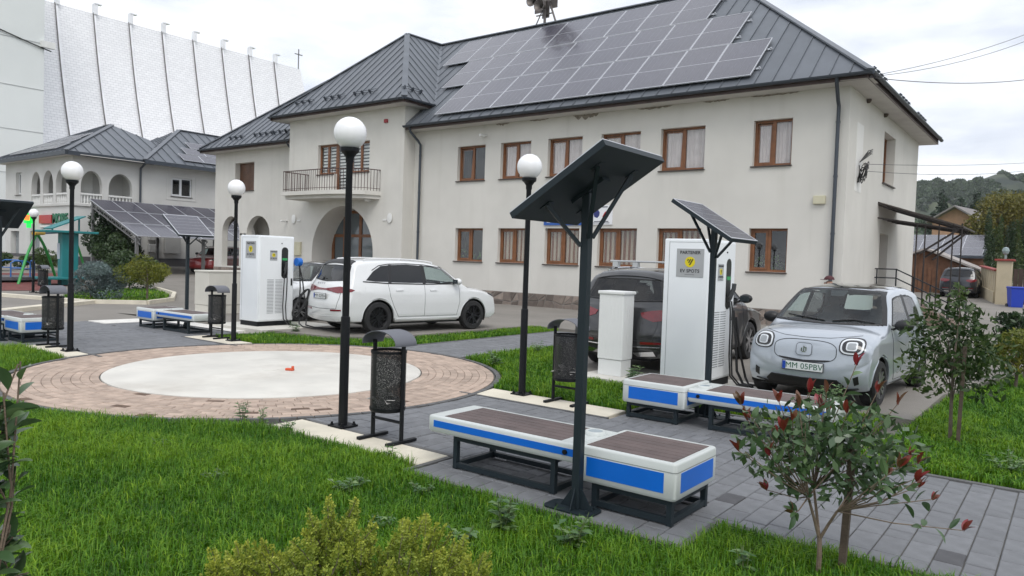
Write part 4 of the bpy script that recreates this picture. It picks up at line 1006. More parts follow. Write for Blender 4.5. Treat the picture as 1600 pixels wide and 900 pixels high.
# ================================================================== CHURCH AND TOWER
chur_m = bpy.data.materials.new('white_shingles'); chur_m.use_nodes = True
cn_, cl_ = chur_m.node_tree.nodes, chur_m.node_tree.links; cb_ = cn_['Principled BSDF']; cb_.inputs['Roughness'].default_value = .45; cb_.inputs['Metallic'].default_value = .0
tc = cn_.new('ShaderNodeTexCoord'); mp = cn_.new('ShaderNodeMapping'); mp.inputs['Rotation'].default_value = (0, R(90), R(90)); bk = cn_.new('ShaderNodeTexBrick')
bk.inputs['Color1'].default_value = (.93, .93, .95, 1); bk.inputs['Color2'].default_value = (.86, .86, .88, 1); bk.inputs['Mortar'].default_value = (.55, .55, .58, 1); bk.inputs['Scale'].default_value = 1.0; bk.inputs['Mortar Size'].default_value = .012; bk.inputs['Brick Width'].default_value = .5; bk.inputs['Row Height'].default_value = .25
no = cn_.new('ShaderNodeTexNoise'); no.inputs['Scale'].default_value = .35; no.inputs['Detail'].default_value = 6
mx = cn_.new('ShaderNodeMixRGB'); mx.blend_type = 'MULTIPLY'; mx.inputs['Fac'].default_value = .06
sx = cn_.new('ShaderNodeSeparateXYZ'); cx = cn_.new('ShaderNodeCombineXYZ')
cl_.new(tc.outputs['Object'], sx.inputs['Vector']); cl_.new(sx.outputs['Y'], cx.inputs['X']); cl_.new(sx.outputs['Z'], cx.inputs['Y'])
cl_.new(cx.outputs['Vector'], bk.inputs['Vector']); cl_.new(tc.outputs['Object'], no.inputs['Vector']); cl_.new(bk.outputs['Color'], mx.inputs['Color1']); cl_.new(no.outputs['Fac'], mx.inputs['Color2']); cl_.new(mx.outputs['Color'], cb_.inputs['Base Color'])
bp = cn_.new('ShaderNodeBump'); bp.inputs['Strength'].default_value = .35; bp.inputs['Distance'].default_value = .04; cl_.new(bk.outputs['Fac'], bp.inputs['Height']); bp.invert = True; cl_.new(bp.outputs['Normal'], cb_.inputs['Normal'])
CH = At(thing('church', 'large church with a tall steep white shingled roof divided by upright ribs', 'church', (-76, 43, 1)))
def ch_pt(v, t): # t 0..1 from eave to ridge, roof is slightly concave
    z = 1 + 23.6 * t; return Vector((-69.4 - 8.6 * t - 1.1 * math.sin(math.pi * t), v, z))
VR = [29.9 + 3.42 * k for k in range(-2, 8)]; v_end = 57.6
bays = VR + [v_end]
root = CH.part('wall', MB().box(-86.4, -69.6, VR[0], v_end - 2, .5, 1.2), white_paint)
for k in range(len(bays) - 1):
    m_ = MB(); n_ = 16; v0_, v1_ = bays[k], bays[k + 1]; last = k == len(bays) - 2
    A_ = [ch_pt(v0_, i / n_) for i in range(n_ + 1)]; B_ = [ch_pt(v1_ + (0 if not last else 2.4 * (1 - i / n_)), i / n_) for i in range(n_ + 1)]
    m_.add(A_ + B_, [(i, i + n_ + 1, i + n_ + 2, i + 1) for i in range(n_)]); CH.part('roof_bay', m_, chur_m, True)
m_ = MB(); bk_ = [ch_pt(VR[0], i / 16) for i in range(17)]; mir = lambda p: Vector((-156.0 - p.x, p.y, p.z))
m_.add([mir(ch_pt(VR[0], i / 16)) for i in range(17)] + [mir(ch_pt(v_end, i / 16)) for i in range(17)], [(i, i + 17, i + 18, i + 1) for i in range(16)])
m_.poly([ch_pt(v_end + 2.4 * (1 - i / 16), i / 16) for i in range(17)] + [mir(ch_pt(v_end + 2.4 * (1 - i / 16), i / 16)) for i in range(16, -1, -1)])
CH.part('roof_back', m_, chur_m)
rib_m = mat('rib_sheet', (.86, .86, .88), .4, metal=.2, var=.08, vscale=1)
rib_edge = mat('rib_flashing', (.16, .15, .15), .5)
for v_ in VR[1:]:
    m_ = MB(); pts = [ch_pt(v_, i / 14) for i in range(15)]; up_ = Vector((.94, 0, .34))
    m_.add([p + up_ * .05 + Vector((0, -.09, 0)) for p in pts] + [p + up_ * .2 + Vector((0, -.09, 0)) for p in pts] + [p + up_ * .2 + Vector((0, .09, 0)) for p in pts] + [p + up_ * .05 + Vector((0, .09, 0)) for p in pts],
           [(i + 15 * j, i + 1 + 15 * j, i + 1 + 15 * (j + 1), i + 15 * (j + 1)) for i in range(14) for j in range(3)])
    t = pts[-1]; m_.mbox(Matrix.Translation(t + Vector((.1, .05, .4))), .5, .34, 1.0); m_.mbox(Matrix.Translation(t + Vector((.2, .25, .92))), .4, .7, .1)
    r_ = CH.part('rib', m_, rib_m)
    m2 = MB()
    for p, q in zip(pts, pts[1:]): m2.bar(p + up_ * .12 + Vector((0, -.12, 0)), q + up_ * .12 + Vector((0, -.12, 0)), .06, .12)
    place('flashing', m2.mesh('flashing', rib_edge), r_)
cx_ = ch_pt(v_end - .3, 1)
CH.part('cross', MB().bar(cx_, cx_ + Vector((0, 0, 2.4)), .1).bar(cx_ + Vector((0, -.55, 1.75)), cx_ + Vector((0, .55, 1.75)), .1), mat('cross_grey', (.2, .2, .21), .5))
TW = At(thing('church_tower', 'tall plain pale grey tower at the left edge of the photo', 'tower', (-72.3, 21.8, 1)))
tw_m = mat('tower_cladding', (.72, .745, .735), .7, var=.03, vscale=.3, dirt=.12, dscale=.2, dcol=(.48, .5, .5))
TW.part('shaft', MB().box(-76, -68.7, 12, 25.5, 0, 30), tw_m)
seams = MB()
for z in (4, 7.5, 11, 14.5, 18.3, 22, 26): seams.box(-68.7, -68.67, 12, 25.5, z, z + .05)
TW.part('panel_joint', seams, mat('joint_grey', (.45, .46, .46), .7))
TW.part('spotlight', MB().box(-68.7, -68.3, 25.2, 26.2, 18.0, 18.5), white_paint)
wr = MB().tube([(-68.6, 12 + 1.4 * i, 21.7 - .42 * i + .012 * (i - 5) ** 2) for i in range(11)], .05, 5); TW.part('cable', wr, dark_metal)

# ================================================================== SOLAR CARPORT
CP = At(thing('solar_carport', 'carport roofed with sloping solar panels in front of the arcade building', 'carport', (-45, 24, .4)))
pmc = pv_meshes(1.28, 2.12, half=False, lines=5)
a_, b_ = Vector((-41.8, 20.3, 2.42)), Vector((-48.0, 20.3, 4.68)); e2 = (b_ - a_).normalized(); e1 = Vector((0, 1, 0))
pv_array(CP, pmc, a_ + Vector((0, .0, .05)), e1, e2, [(0.02, .02 + 2.17 * k, 9) for k in range(3)], 1.28, 2.12)
m_ = MB()
for v_ in (20.4, 24.4, 28.4, 31.8):
    m_ = MB(); m_.box(-42.3, -42.15, v_, v_ + .15, .2, 2.5); m_.box(-47.8, -47.65, v_, v_ + .15, .2, 4.5)
    m_.bar((-41.8, v_ + .07, 2.3), (-48, v_ + .07, 4.56), .08); m_.bar((-41.8, v_ + .07, 2.0), (-48, v_ + .07, 4.26), .06)
    for k in range(12):
        t0, t1 = k / 12, (k + .5) / 12; p = lambda t, d: Vector((-41.8 - 6.2 * t, v_ + .07, 2.3 + 2.26 * t - d)); m_.bar(p(t0, 0), p(t1, .3), .03); m_.bar(p(t1, .3), p((k + 1) / 12, 0), .03)
    CP.part('frame', m_, mat('carport_steel', (.20, .20, .20), .5, metal=.4))

# ================================================================== PLAYGROUND
struct(MB().add([(u, v, zg(u, v) - .035) for u, v in ((-43, 11), (-33.5, 10.6), (-33.1, 12.4), (-36.6, 14.9), (-43, 17))], [(0, 1, 2, 3, 4)]).build('rubber_ground', mat('rubber_red', (.16, .045, .04), .9, var=.15, vscale=2)))
green_m = mat('swing_green', (.03, .30, .06), .4); yellow_m = mat('swing_yellow', (.55, .33, .02), .4)
SW = At(thing('swing_frame', 'green tubular swing frame with yellow joint in the playground', 'swing', (-38.5, 15, .2)))
def cur(a, b, h, bow): a, b = Vector(a), Vector(b); return [a.lerp(b, t) + Vector((0, 0, 0)) + Vector((bow * math.sin(math.pi * t), 0, .25 * math.sin(math.pi * t))) for t in [i / 8 for i in range(9)]]
s_ = MB(); ap1, ap2 = (-37.6, 13.75, 2.3), (-40.4, 16.3, 2.5)
for p in ((-36.4, 12.6, .05), (-38.7, 15.0, .1)): s_.tube(cur(p, ap1, 0, .0), .06, 8)
for p in ((-38.8, 15.1, .1), (-42.2, 17.8, .25)): s_.tube(cur(p, ap2, 0, .0), .06, 8)
SW.part('leg_frame', s_, green_m, True); SW.part('joint', MB().cyl((-37.3, 13.5, 2.3), (-38.1, 14.2, 2.34), .09, n=10), yellow_m)
SW.part('beam', MB().cyl(ap1, ap2, .05, n=8), mat('beam_blue', (.03, .10, .16), .4))
teal = mat('teal_paint', (.015, .19, .20), .45, var=.06)
KS = At(thing('solar_kiosk', 'teal solar kiosk with flat top and tilted panel behind the lamp post', 'kiosk', (-36.0, 14.5, .07)))
k_ = MB().rbox(-36.3, -35.85, 14.1, 14.8, .05, 2.35, .03); KS.part('column', k_, teal)
KS.part('top_plate', MB().rbox(-36.8, -35.5, 13.3, 15.5, 2.36, 2.46, .02), teal)
KS.part('base_bench', MB().rbox(-36.7, -35.4, 13.2, 15.4, .3, .4, .02).box(-36.2, -35.9, 13.5, 13.7, 0, .3).box(-36.2, -35.9, 14.9, 15.1, 0, .3), teal)
p_ = MB().mbox(Matrix.Translation((-36.1, 14.3, 2.83)) @ Matrix.Rotation(R(24), 4, 'X'), .95, 1.5, .05); p_.bar((-36.1, 13.8, 2.46), (-36.1, 13.8, 2.62), .06); p_.bar((-36.1, 14.9, 2.46), (-36.1, 14.9, 3.05), .06)
KS.part('panel', p_, teal); KS.part('poster', MB().box(-36.31, -36.05, 14.085, 14.098, 1.2, 1.9), mat('poster_pale', (.5, .55, .62), .5))
CA = At(thing('playground_carousel', 'small carousel with blue handrails at the left edge', 'carousel', (-38.6, 12.6, .15)))
CA.part('platform', MB().cyl((-38.6, 12.6, .2), (-38.6, 12.6, .34), 1.5, n=28), mat('platform_grey', (.1, .1, .11), .6))
blue_t = mat('tube_blue', (.02, .13, .42), .4)
for k in range(6):
    a = k * math.pi / 3; ca, sa = math.cos(a), math.sin(a); ta, tb_ = math.cos(a + .7), math.sin(a + .7)
    P0, P1 = (-38.6 + 1.35 * ca, 12.6 + 1.35 * sa), (-38.6 + 1.35 * ta, 12.6 + 1.35 * tb_)
    CA.part('handrail', MB().tube([(*P0, .34), (*P0, .95), (P0[0] * .8 + P1[0] * .2, P0[1] * .8 + P1[1] * .2, 1.05), (P0[0] * .2 + P1[0] * .8, P0[1] * .2 + P1[1] * .8, 1.05), (*P1, .95), (*P1, .34)], .03, 6).tube([(*P0, .7), (*P1, .7)], .025, 6), blue_t, True)

# ================================================================== ISLAND KERB AND SHRUBS BEHIND THE ROAD
isl = [(-25.5, 10.9), (-24.4, 12.2), (-25.7, 13.75), (-29, 15.6), (-33.2, 17)]
k_ = MB()
for a, b in zip(isl, isl[1:]): k_.bar((*a, .0), (*b, .0), .14, .16)
k_.bar((-25.5, 10.9, 0), (-22.6, 7.4, 0), .35, .12); k_.bar((-25.5, 10.9, 0), (-31, 9.6, 0), .3, .12)
struct(k_.build('kerb', strip_m))
shrub('blue_spruce', 'low bluish spruce in the grass island across the road', (-26.9, 11.5, 0), (.95, .95, .62), 12, 9000, .10, leaf_blue, 11, .62, cat='spruce', aspect=.3)
shrub('golden_thuja', 'small yellow-green ball-shaped thuja on a short trunk', (-26.0, 13.0, 0), (.78, .78, .6), 6, 5000, .09, leaf_yel, 12, .92, .04, cat='thuja', aspect=.3)
shrub('garden_shrub', 'dark green leafy shrub behind the thuja on the island', (-33.2, 15.8, 0), (1.0, 1.0, .85), 8, 3200, .14, leaf_dark, 13, .85)
shrub('garden_shrub', 'small olive bush beside the dark island shrub', (-33.4, 17.0, 0), (.55, .55, .6), 6, 1500, .12, leaf_mid, 14, .7)
shrub('corner_tree', 'broad dark green tree under the carport corner', (-47.5, 21.3, .5), (1.3, 1.3, 1.5), 12, 7000, .2, leaf_dark, 15, 1.9, .1, cat='tree')
shrub('corner_tree', 'dark green bushy tree below the carport edge', (-44.3, 20.6, .4), (1.15, 1.15, .95), 10, 5000, .2, leaf_dark, 16, 1.15, .08, cat='tree')
shrub('rose_bush', 'loose leafy bush before the arcade building wall', (-44.0, 16.6, .4), (.75, .75, .6), 8, 1500, .14, leaf_mid, 17, .75)
shrub('box_bush', 'round clipped bush by the shop door', (-45.5, 16.2, .42), (.6, .6, .35), 6, 2500, .1, leaf_mid, 18, .5)
shrub('box_bush', 'low round bush behind the carousel', (-44.5, 14.6, .4), (.7, .7, .45), 6, 2500, .1, leaf_mid, 19, .55)
shrub('edge_tree', 'reddish green bush at the left edge behind the panel', (-46, 10.4, .4), (1.3, 1.3, 1.5), 9, 3000, .17, leaf_olive, 20, 1.7)

# ================================================================== RIGHT BACKGROUND
def zz(u, v): return zg(u, v) - .05
brown_w = mat('shed_boards', (.16, .075, .04), .8, var=.25, vscale=3)
SH = At(thing('wooden_shed', 'brown wooden shed with low gable behind the parked dark car', 'shed', (-7.2, 52, .7)))
sh = MB(); gz0 = .55
sh.prism([(-10.2, gz0), (-5.1, gz0), (-5.1, 2.25), (-7.45, 3.25), (-10.2, 2.2)], 0, 5, Matrix(((1, 0, 0, 0), (0, 0, 1, 51), (0, 1, 0, 0), (0, 0, 0, 1))))
SH.part('wall', sh, brown_w)
bd = MB()
bmesh_b = MB().box(0, .02, -.03, 0, 0, 1.6).mesh('board', mat('board_edge', (.11, .05, .028), .8))
for k in range(20): SH.part('board', bmesh_b, None, loc=(-10.1 + k * .25, 51.0, .6))
r_ = MB().bar((-7.45, 50.9, 3.33), (-4.7, 50.9, 2.13), .6, .12, (0, 1, 0)); r_ = MB().add([(-7.45, 50.6, 3.3), (-4.6, 50.6, 2.1), (-4.6, 56.4, 2.1), (-7.45, 56.4, 3.3), (-10.6, 50.6, 2.1), (-10.6, 56.4, 2.1), (-7.45, 50.6, 3.42), (-4.6, 50.6, 2.22), (-4.6, 56.4, 2.22), (-7.45, 56.4, 3.42), (-10.6, 50.6, 2.22), (-10.6, 56.4, 2.22)],
    [(0, 1, 2, 3), (0, 3, 5, 4), (6, 9, 8, 7), (6, 10, 11, 9), (0, 6, 7, 1), (0, 4, 10, 6), (1, 7, 8, 2)]); SH.part('roof', r_, mat('shed_roof', (.32, .29, .27), .7, var=.2, vscale=3))
PR = At(thing('panel_roof_house', 'low house whose whole roof is covered with solar panels', 'house', (-8.5, 68, 1.4)))
PR.part('wall', MB().box(-13.5, -6.0, 68.5, 74, 1, 3.4), brown_w); PR.part('roof', MB().add([(-13.8, 68, 3.35), (-5.9, 68, 3.35), (-5.9, 72.5, 5.2), (-13.8, 72.5, 5.2), (-13.8, 68, 3.2), (-5.9, 68, 3.2), (-5.9, 72.5, 5.05), (-13.8, 72.5, 5.05)], [(0, 1, 2, 3), (4, 7, 6, 5), (0, 4, 5, 1), (1, 5, 6, 2)]), gutter_m)
pmr = pv_meshes(1.5, 1.5, half=False, lines=4); e2r = Vector((0, 4.5, 1.85)).normalized()
pv_array(PR, pmr, Vector((-13.7, 68.05, 3.43)), (1, 0, 0), e2r, [(0.05 + .0 * k, .05 + 1.58 * k, 5) for k in range(3)], 1.5, 1.5)
HO = At(thing('far_house', 'orange-walled house with grey gable roof below the hills', 'house', (-11.6, 105, 2.6)))
h_ = MB().prism([(-14.7, 2), (-10.1, 2), (-10.1, 8.5), (-12.35, 10.0), (-14.7, 8.5)], 0, 9, Matrix(((1, 0, 0, 0), (0, 0, 1, 104), (0, 1, 0, 0), (0, 0, 0, 1))))
HO.part('wall', h_, mat('orange_wall', (.42, .25, .16), .85, var=.08)); HO.part('window', MB().box(-12.9, -12.0, 103.93, 104, 5.4, 6.7), mat('far_window', (.05, .05, .06), .2))
HO.part('roof', MB().add([(-15.3, 103, 8.15), (-12.35, 103, 10.05), (-8.9, 103, 7.8), (-13.3, 114, 8.15), (-10.35, 114, 10.05), (-6.9, 114, 7.8), (-15.3, 103, 8.35), (-12.35, 103, 10.25), (-8.9, 103, 8.0), (-13.3, 114, 8.35), (-10.35, 114, 10.25), (-6.9, 114, 8.0)], [(0, 1, 4, 3), (1, 2, 5, 4), (6, 9, 10, 7), (7, 10, 11, 8), (0, 6, 7, 1), (1, 7, 8, 2)]), mat('far_roof', (.2, .185, .18), .8, var=.1))
# garden wall with pillar, gate, bin
FW = At(thing('garden_wall', 'cream panelled garden wall with red capped pillar along the lane', 'wall', (-3.4, 47, .45)))
crm = mat('cream_render', (.50, .43, .30), .85, var=.08, vscale=2, dirt=.3, dscale=2, dcol=(.3, .26, .19)); redcap = mat('red_cap', (.28, .05, .04), .7)
FW.part('pillar', MB().rbox(-3.35, -2.7, 44.6, 45.25, .3, 2.62, .02), crm); FW.part('pillar_cap', MB().rbox(-3.45, -2.6, 44.5, 45.35, 2.62, 2.72, .02), redcap)
FW.part('pillar_lamp', MB().cyl((-3.02, 44.9, 2.72), (-3.02, 44.9, 2.95), .05).lathe([(0, 0), (.12, .08), (.16, .22), (.12, .36), (0, .42)], 12, (-3.02, 44.9, 2.92)), mat('lamp_grey', (.25, .32, .32), .3))
a_, b_ = Vector((-3.36, 45.3, .35)), Vector((-4.5, 50.6, .6)); d_ = (b_ - a_)
FW.part('base_wall', MB().bar(a_ + Vector((0, 0, .3)), b_ + Vector((0, 0, .3)), .25, .8), crm)
for k in range(9):
    p = a_ + d_ * ((k + .15) / 9); q = a_ + d_ * ((k + .85) / 9); FW.part('wall_panel', MB().bar(p + Vector((0, 0, 1.1)), q + Vector((0, 0, 1.1)), .14, 1.3), crm)
FW.part('coping', MB().bar(a_ + Vector((0, 0, 1.8)), b_ + Vector((0, 0, 1.8)), .3, .08), redcap)
GT = At(thing('dark_gate', 'dark brown gate right of the cream pillar', 'gate', (-1.8, 45.6, .4)))
for k in range(12): GT.part('board', MB().box(-2.66 + k * .21, -2.47 + k * .21, 45.2, 45.25, .4, 2.25), mat('gate_brown', (.06, .04, .032), .7, var=.2))
WB = thing('wheelie_bin', 'blue wheelie bin standing before the cream pillar', 'bin', (-2.42, 43.4, .3), R(20))
wb_m = mat('bin_blue', (.01, .045, .42), .45)
b_ = MB(); n_ = 4
b_.add([(-.24, -.27, .08), (.24, -.27, .08), (.24, .27, .08), (-.24, .27, .08), (-.29, -.34, .98), (.29, -.34, .98), (.29, .34, .98), (-.29, .34, .98)], [(0, 3, 2, 1), (4, 5, 6, 7), (0, 1, 5, 4), (1, 2, 6, 5), (2, 3, 7, 6), (3, 0, 4, 7)]); b_.build('body', wb_m, WB)
MB().rbox(-.32, .32, -.38, .36, .98, 1.07, .03).build('lid', wb_m, WB); MB().cyl((-.3, .3, .12), (.3, .3, .12), .12, n=16).build('wheel', dark_metal, WB)
ORD = ('leftmost', 'second from the left', 'third from the left', 'fourth from the left', 'fifth from the left', 'sixth from the left', 'rightmost')
for k in range(7): shrub('hedge_thuja', 'tall dark columnar thuja behind the garden wall, ' + ORD[k] + ' in the hedge', (-4.75 + k * .5, 56.4 + k * .25, .8), (.36, .36, 2.35 + .25 * (k % 3) + .2 * (k > 2)), 6, 3000, .16, leaf_mid if k % 2 else leaf_dark, 30 + k, 2.5, group='thuja hedge behind the garden wall', cat='thuja', aspect=.3)
shrub('yellowing_tree', 'broad yellowish-green tree behind the hedge', (-4.6, 76, 1.6), (3.6, 3.6, 2.6), 16, 16000, .26, leaf_olive, 41, 4.9, .25, cat='tree')
shrub('yellowing_tree', 'second yellowish tree at the right edge', (1.2, 78, 1.6), (3.2, 3.2, 2.6), 14, 12000, .26, leaf_olive, 42, 5.2, .25, cat='tree')
shrub('dark_conifer', 'dark conifer at the right edge above the yellowish trees', (2.0, 95, 2), (2.5, 2.5, 6.5), 8, 4000, .6, leaf_pine, 43, 8.5, .3, cat='conifer')
pine_spots = [(-24.6 + 1.75 * k + .5 * math.sin(k * 2.1), 170 + 5 * math.cos(k * 1.7), 14.0 + 1.0 * math.sin(k * 1.9) - (3.5 if k == 0 else 0)) for k in range(7)]
for k, (u, v, h) in enumerate(pine_spots): 
    t = thing('hill_conifer', 'dark spruce below the hills, ' + ORD[k] + ' in the row', 'conifer', (u, v, 4.5), group='spruces below the hills')
    MB().cyl((0, 0, -1), (0, 0, h * .9), .25, .05, 6).build('trunk', bark, t)
    bl_ = [((0, 0, h * (.25 + .15 * j)), (2.3 * (1 - .19 * j), 2.3 * (1 - .19 * j), 1.7)) for j in range(5)]
    stuff(place('crown', foliage_mesh('crown', bl_, 1500, .9, leaf_pine, .4), t))
# hills
hill_m = mat('hill_wood', (.012, .024, .016), .95, var=.35, vscale=.035, col2=(.085, .10, .05), bump=1.0, bscale=.25)
pasture = mat('hill_pasture', (.11, .14, .055), .95, var=.25, vscale=.02, col2=(.05, .075, .04), bump=.6, bscale=.2)
def hill(name, prof, v0, depth, m, base=0):
    nU = len(prof); rows = 9; vs = []
    for j in range(rows):
        t = j / (rows - 1)
        for (u, h) in prof: vs.append((u * (1 + .0 * t), v0 + depth * t, base + h * math.sin(t * math.pi / 2) ** 1.2 + (1.5 * math.sin(u * .21 + j * 1.7) * (0 < j < rows - 1)) ))
    mb_ = MB().add(vs, [(j * nU + i, j * nU + i + 1, (j + 1) * nU + i + 1, (j + 1) * nU + i) for j in range(rows - 1) for i in range(nU - 1)])
    struct(mb_.build(name, m, smooth=True))
def noisy(u): return 2.2 * math.sin(u * .09) + 1.5 * math.sin(u * .21 + 1) + .8 * math.sin(u * .47)
hill('hills', [(u, 62 + 14 * math.exp(-((u + 99) / 26) ** 2) + 16 * math.exp(-((u + 40) / 45) ** 2) - .05 * abs(u + 60) + noisy(u)) for u in range(-420, 400, 6)], 500, 190, hill_m)
hill('hills', [(u, 30 + 6 * math.sin(u * .03) + .6 * noisy(u)) for u in range(-300, 320, 6)], 280, 130, pasture)

# woods on the slopes, one mass each
def wood(name, label, n, u0, u1, zfun, v0, depth, m, size, seed, tmin=.15):
    rg = np.random.default_rng(seed); U = rg.uniform(u0, u1, n); T = rg.uniform(tmin, 1, n)
    keep = (np.sin(U * .06 + 3 * np.sin(T * 5 + seed)) + .6 * np.sin(U * .17 + T * 9)) > -.45; U, T = U[keep], T[keep]
    C = np.c_[U, v0 + depth * T, [zfun(u) * math.sin(t * math.pi / 2) ** 1.2 for u, t in zip(U, T)]]; C[:, 2] += rg.uniform(0, size * .8, len(C)); N = len(C)
    a = rg.normal(size=(N, 3)) * [.5, .5, 1]; a /= np.linalg.norm(a, axis=1)[:, None]; b = np.cross(a, rg.normal(size=(N, 3))); b /= np.linalg.norm(b, axis=1)[:, None]; s_ = size * rg.uniform(.5, 1.3, N)[:, None]
    V = np.stack([C - a * s_ * .5, C + b * s_ * .4, C + a * s_ * .5, C - b * s_ * .4], 1); me = bpy.data.meshes.new(name); me.vertices.add(N * 4); me.vertices.foreach_set('co', V.reshape(-1)); me.loops.add(N * 4); me.loops.foreach_set('vertex_index', np.arange(N * 4, dtype=np.int32)); me.polygons.add(N); me.polygons.foreach_set('loop_start', np.arange(N, dtype=np.int32) * 4); me.update(calc_edges=True)
    at = me.attributes.new('tone', 'FLOAT', 'FACE'); at.data.foreach_set('value', rg.random(N).astype(np.float32)); me.materials.append(m); o = stuff(place(name, me)); tag(o, label, 'wood')
wood('hill_wood', 'dark green wood covering the far hills', 60000, -190, 60, lambda u: 62 + 14 * math.exp(-((u + 99) / 26) ** 2) + 16 * math.exp(-((u + 40) / 45) ** 2) - .05 * abs(u + 60) + noisy(u), 500, 190, leaf_dark, 3.2, 3, .45)
wood('slope_wood', 'scattered trees on the nearer pasture slope', 5000, -110, 30, lambda u: 30 + 6 * math.sin(u * .03) + .6 * noisy(u), 280, 130, leaf_dark, 2.6, 8)
# ================================================================== STREET FURNITURE
black_m = mat('lamp_black', (.007, .008, .01), .5, spec=.25)
globe_m = mat('opal_globe', (.86, .86, .87), .25, spec=.4); globe_m.node_tree.nodes['Principled BSDF'].inputs['Subsurface Weight'].default_value = .3; globe_m.node_tree.nodes['Principled BSDF'].inputs['Subsurface Radius'].default_value = (.1, .1, .1)
def make_lamp():
    t = thing('globe_lamp', '', 'lamp post', group='globe lamps round the plaza')
    b = MB().box(-.11, .11, -.11, .11, 0, .018)
    for x, y in ((-.08, -.08), (.08, -.08), (.08, .08), (-.08, .08)): b.cyl((x, y, .018), (x, y, .05), .013, n=6); b.cyl((x, y, .018), (x, y, .028), .022, n=6)
    b.build('base_plate', black_m, t)
    MB().lathe([(.048, .018), (.048, 1.13), (.046, 1.15), (.037, 1.155), (.034, 2.74), (.042, 2.76), (.042, 2.8), (.07, 2.84), (.095, 2.86), (.1, 2.9), (.06, 2.9), (0, 2.9)], 20).build('pole', black_m, t, smooth=True)
    MB().lathe([(.0, 2.875), (.07, 2.885)] + [(.168 * math.sin(a), 3.05 - .168 * math.cos(a)) for a in [R(26) + (math.pi - R(26)) * i / 20 for i in range(21)]], 32).build('globe', globe_m, t, smooth=True)
    return t
lamp0 = make_lamp()
for i, (u, v, z, lab) in enumerate(((-6.06, 5.11, .008, 'tall black globe lamp nearest the camera, beside the front litter bin'), (-5.89, 8.03, .008, 'black globe lamp on the cream strip left of the tilted solar panel'), (-13.42, 8.46, .008, 'black globe lamp beside the left white charger'),
                                  (-13.61, 5.5, .008, 'black globe lamp at the left court in front of the arcade building'), (-32.05, 11.6, -.05, 'distant black globe lamp by the playground'))):
    o = lamp0 if i == 0 else copy_tree(lamp0); o.location = (u, v, z); o['label'] = lab

shell_m = mat('bench_shell', (.56, .59, .575), .42, var=.03, vscale=2, coat=.2)
blue_p = mat('bench_blue', (.0015, .13, .58), .38, var=.04, vscale=3)
wpc_m = per_object(mat('bench_slat', (.115, .085, .08), .65, var=.15, vscale=6, bump=.2, bscale=80), .08)
steel_g = mat('anthracite_steel', (.017, .026, .032), .48, metal=.1, spec=.3)
def rounded_rect(x0, x1, y0, y1, r, n=4):
    p = []
    for cx, cy, a in ((x1 - r, y1 - r, 0), (x0 + r, y1 - r, 90), (x0 + r, y0 + r, 180), (x1 - r, y0 + r, 270)): p += [(cx + r * math.cos(R(a + 90 * i / n)), cy + r * math.sin(R(a + 90 * i / n))) for i in range(n + 1)]
    return p
def tub(mb, x0, x1, y0, y1, z0, z1, r, lip=.02):
    """hollow-looking moulded shell with softened top edge"""
    prof = [(0.015, z0), (0, z0 + .02), (0, z1 - .015), (.006, z1 - .004), (.016, z1), (.042, z1), (.046, z1 - .006)]
    loops = [[(x, y, z) for x, y in rounded_rect(x0 + i, x1 - i, y0 + i, y1 - i, max(.006, r - i * .6))] for i, z in prof]; n = len(loops[0])
    vs = [p for l in loops for p in l]; fs = [(k * n + i, k * n + (i + 1) % n, (k + 1) * n + (i + 1) % n, (k + 1) * n + i) for k in range(len(prof) - 1) for i in range(n)]
    fs += [tuple(range(n - 1, -1, -1)), tuple(range((len(prof) - 1) * n, len(prof) * n))]
    mb.add(vs, fs)
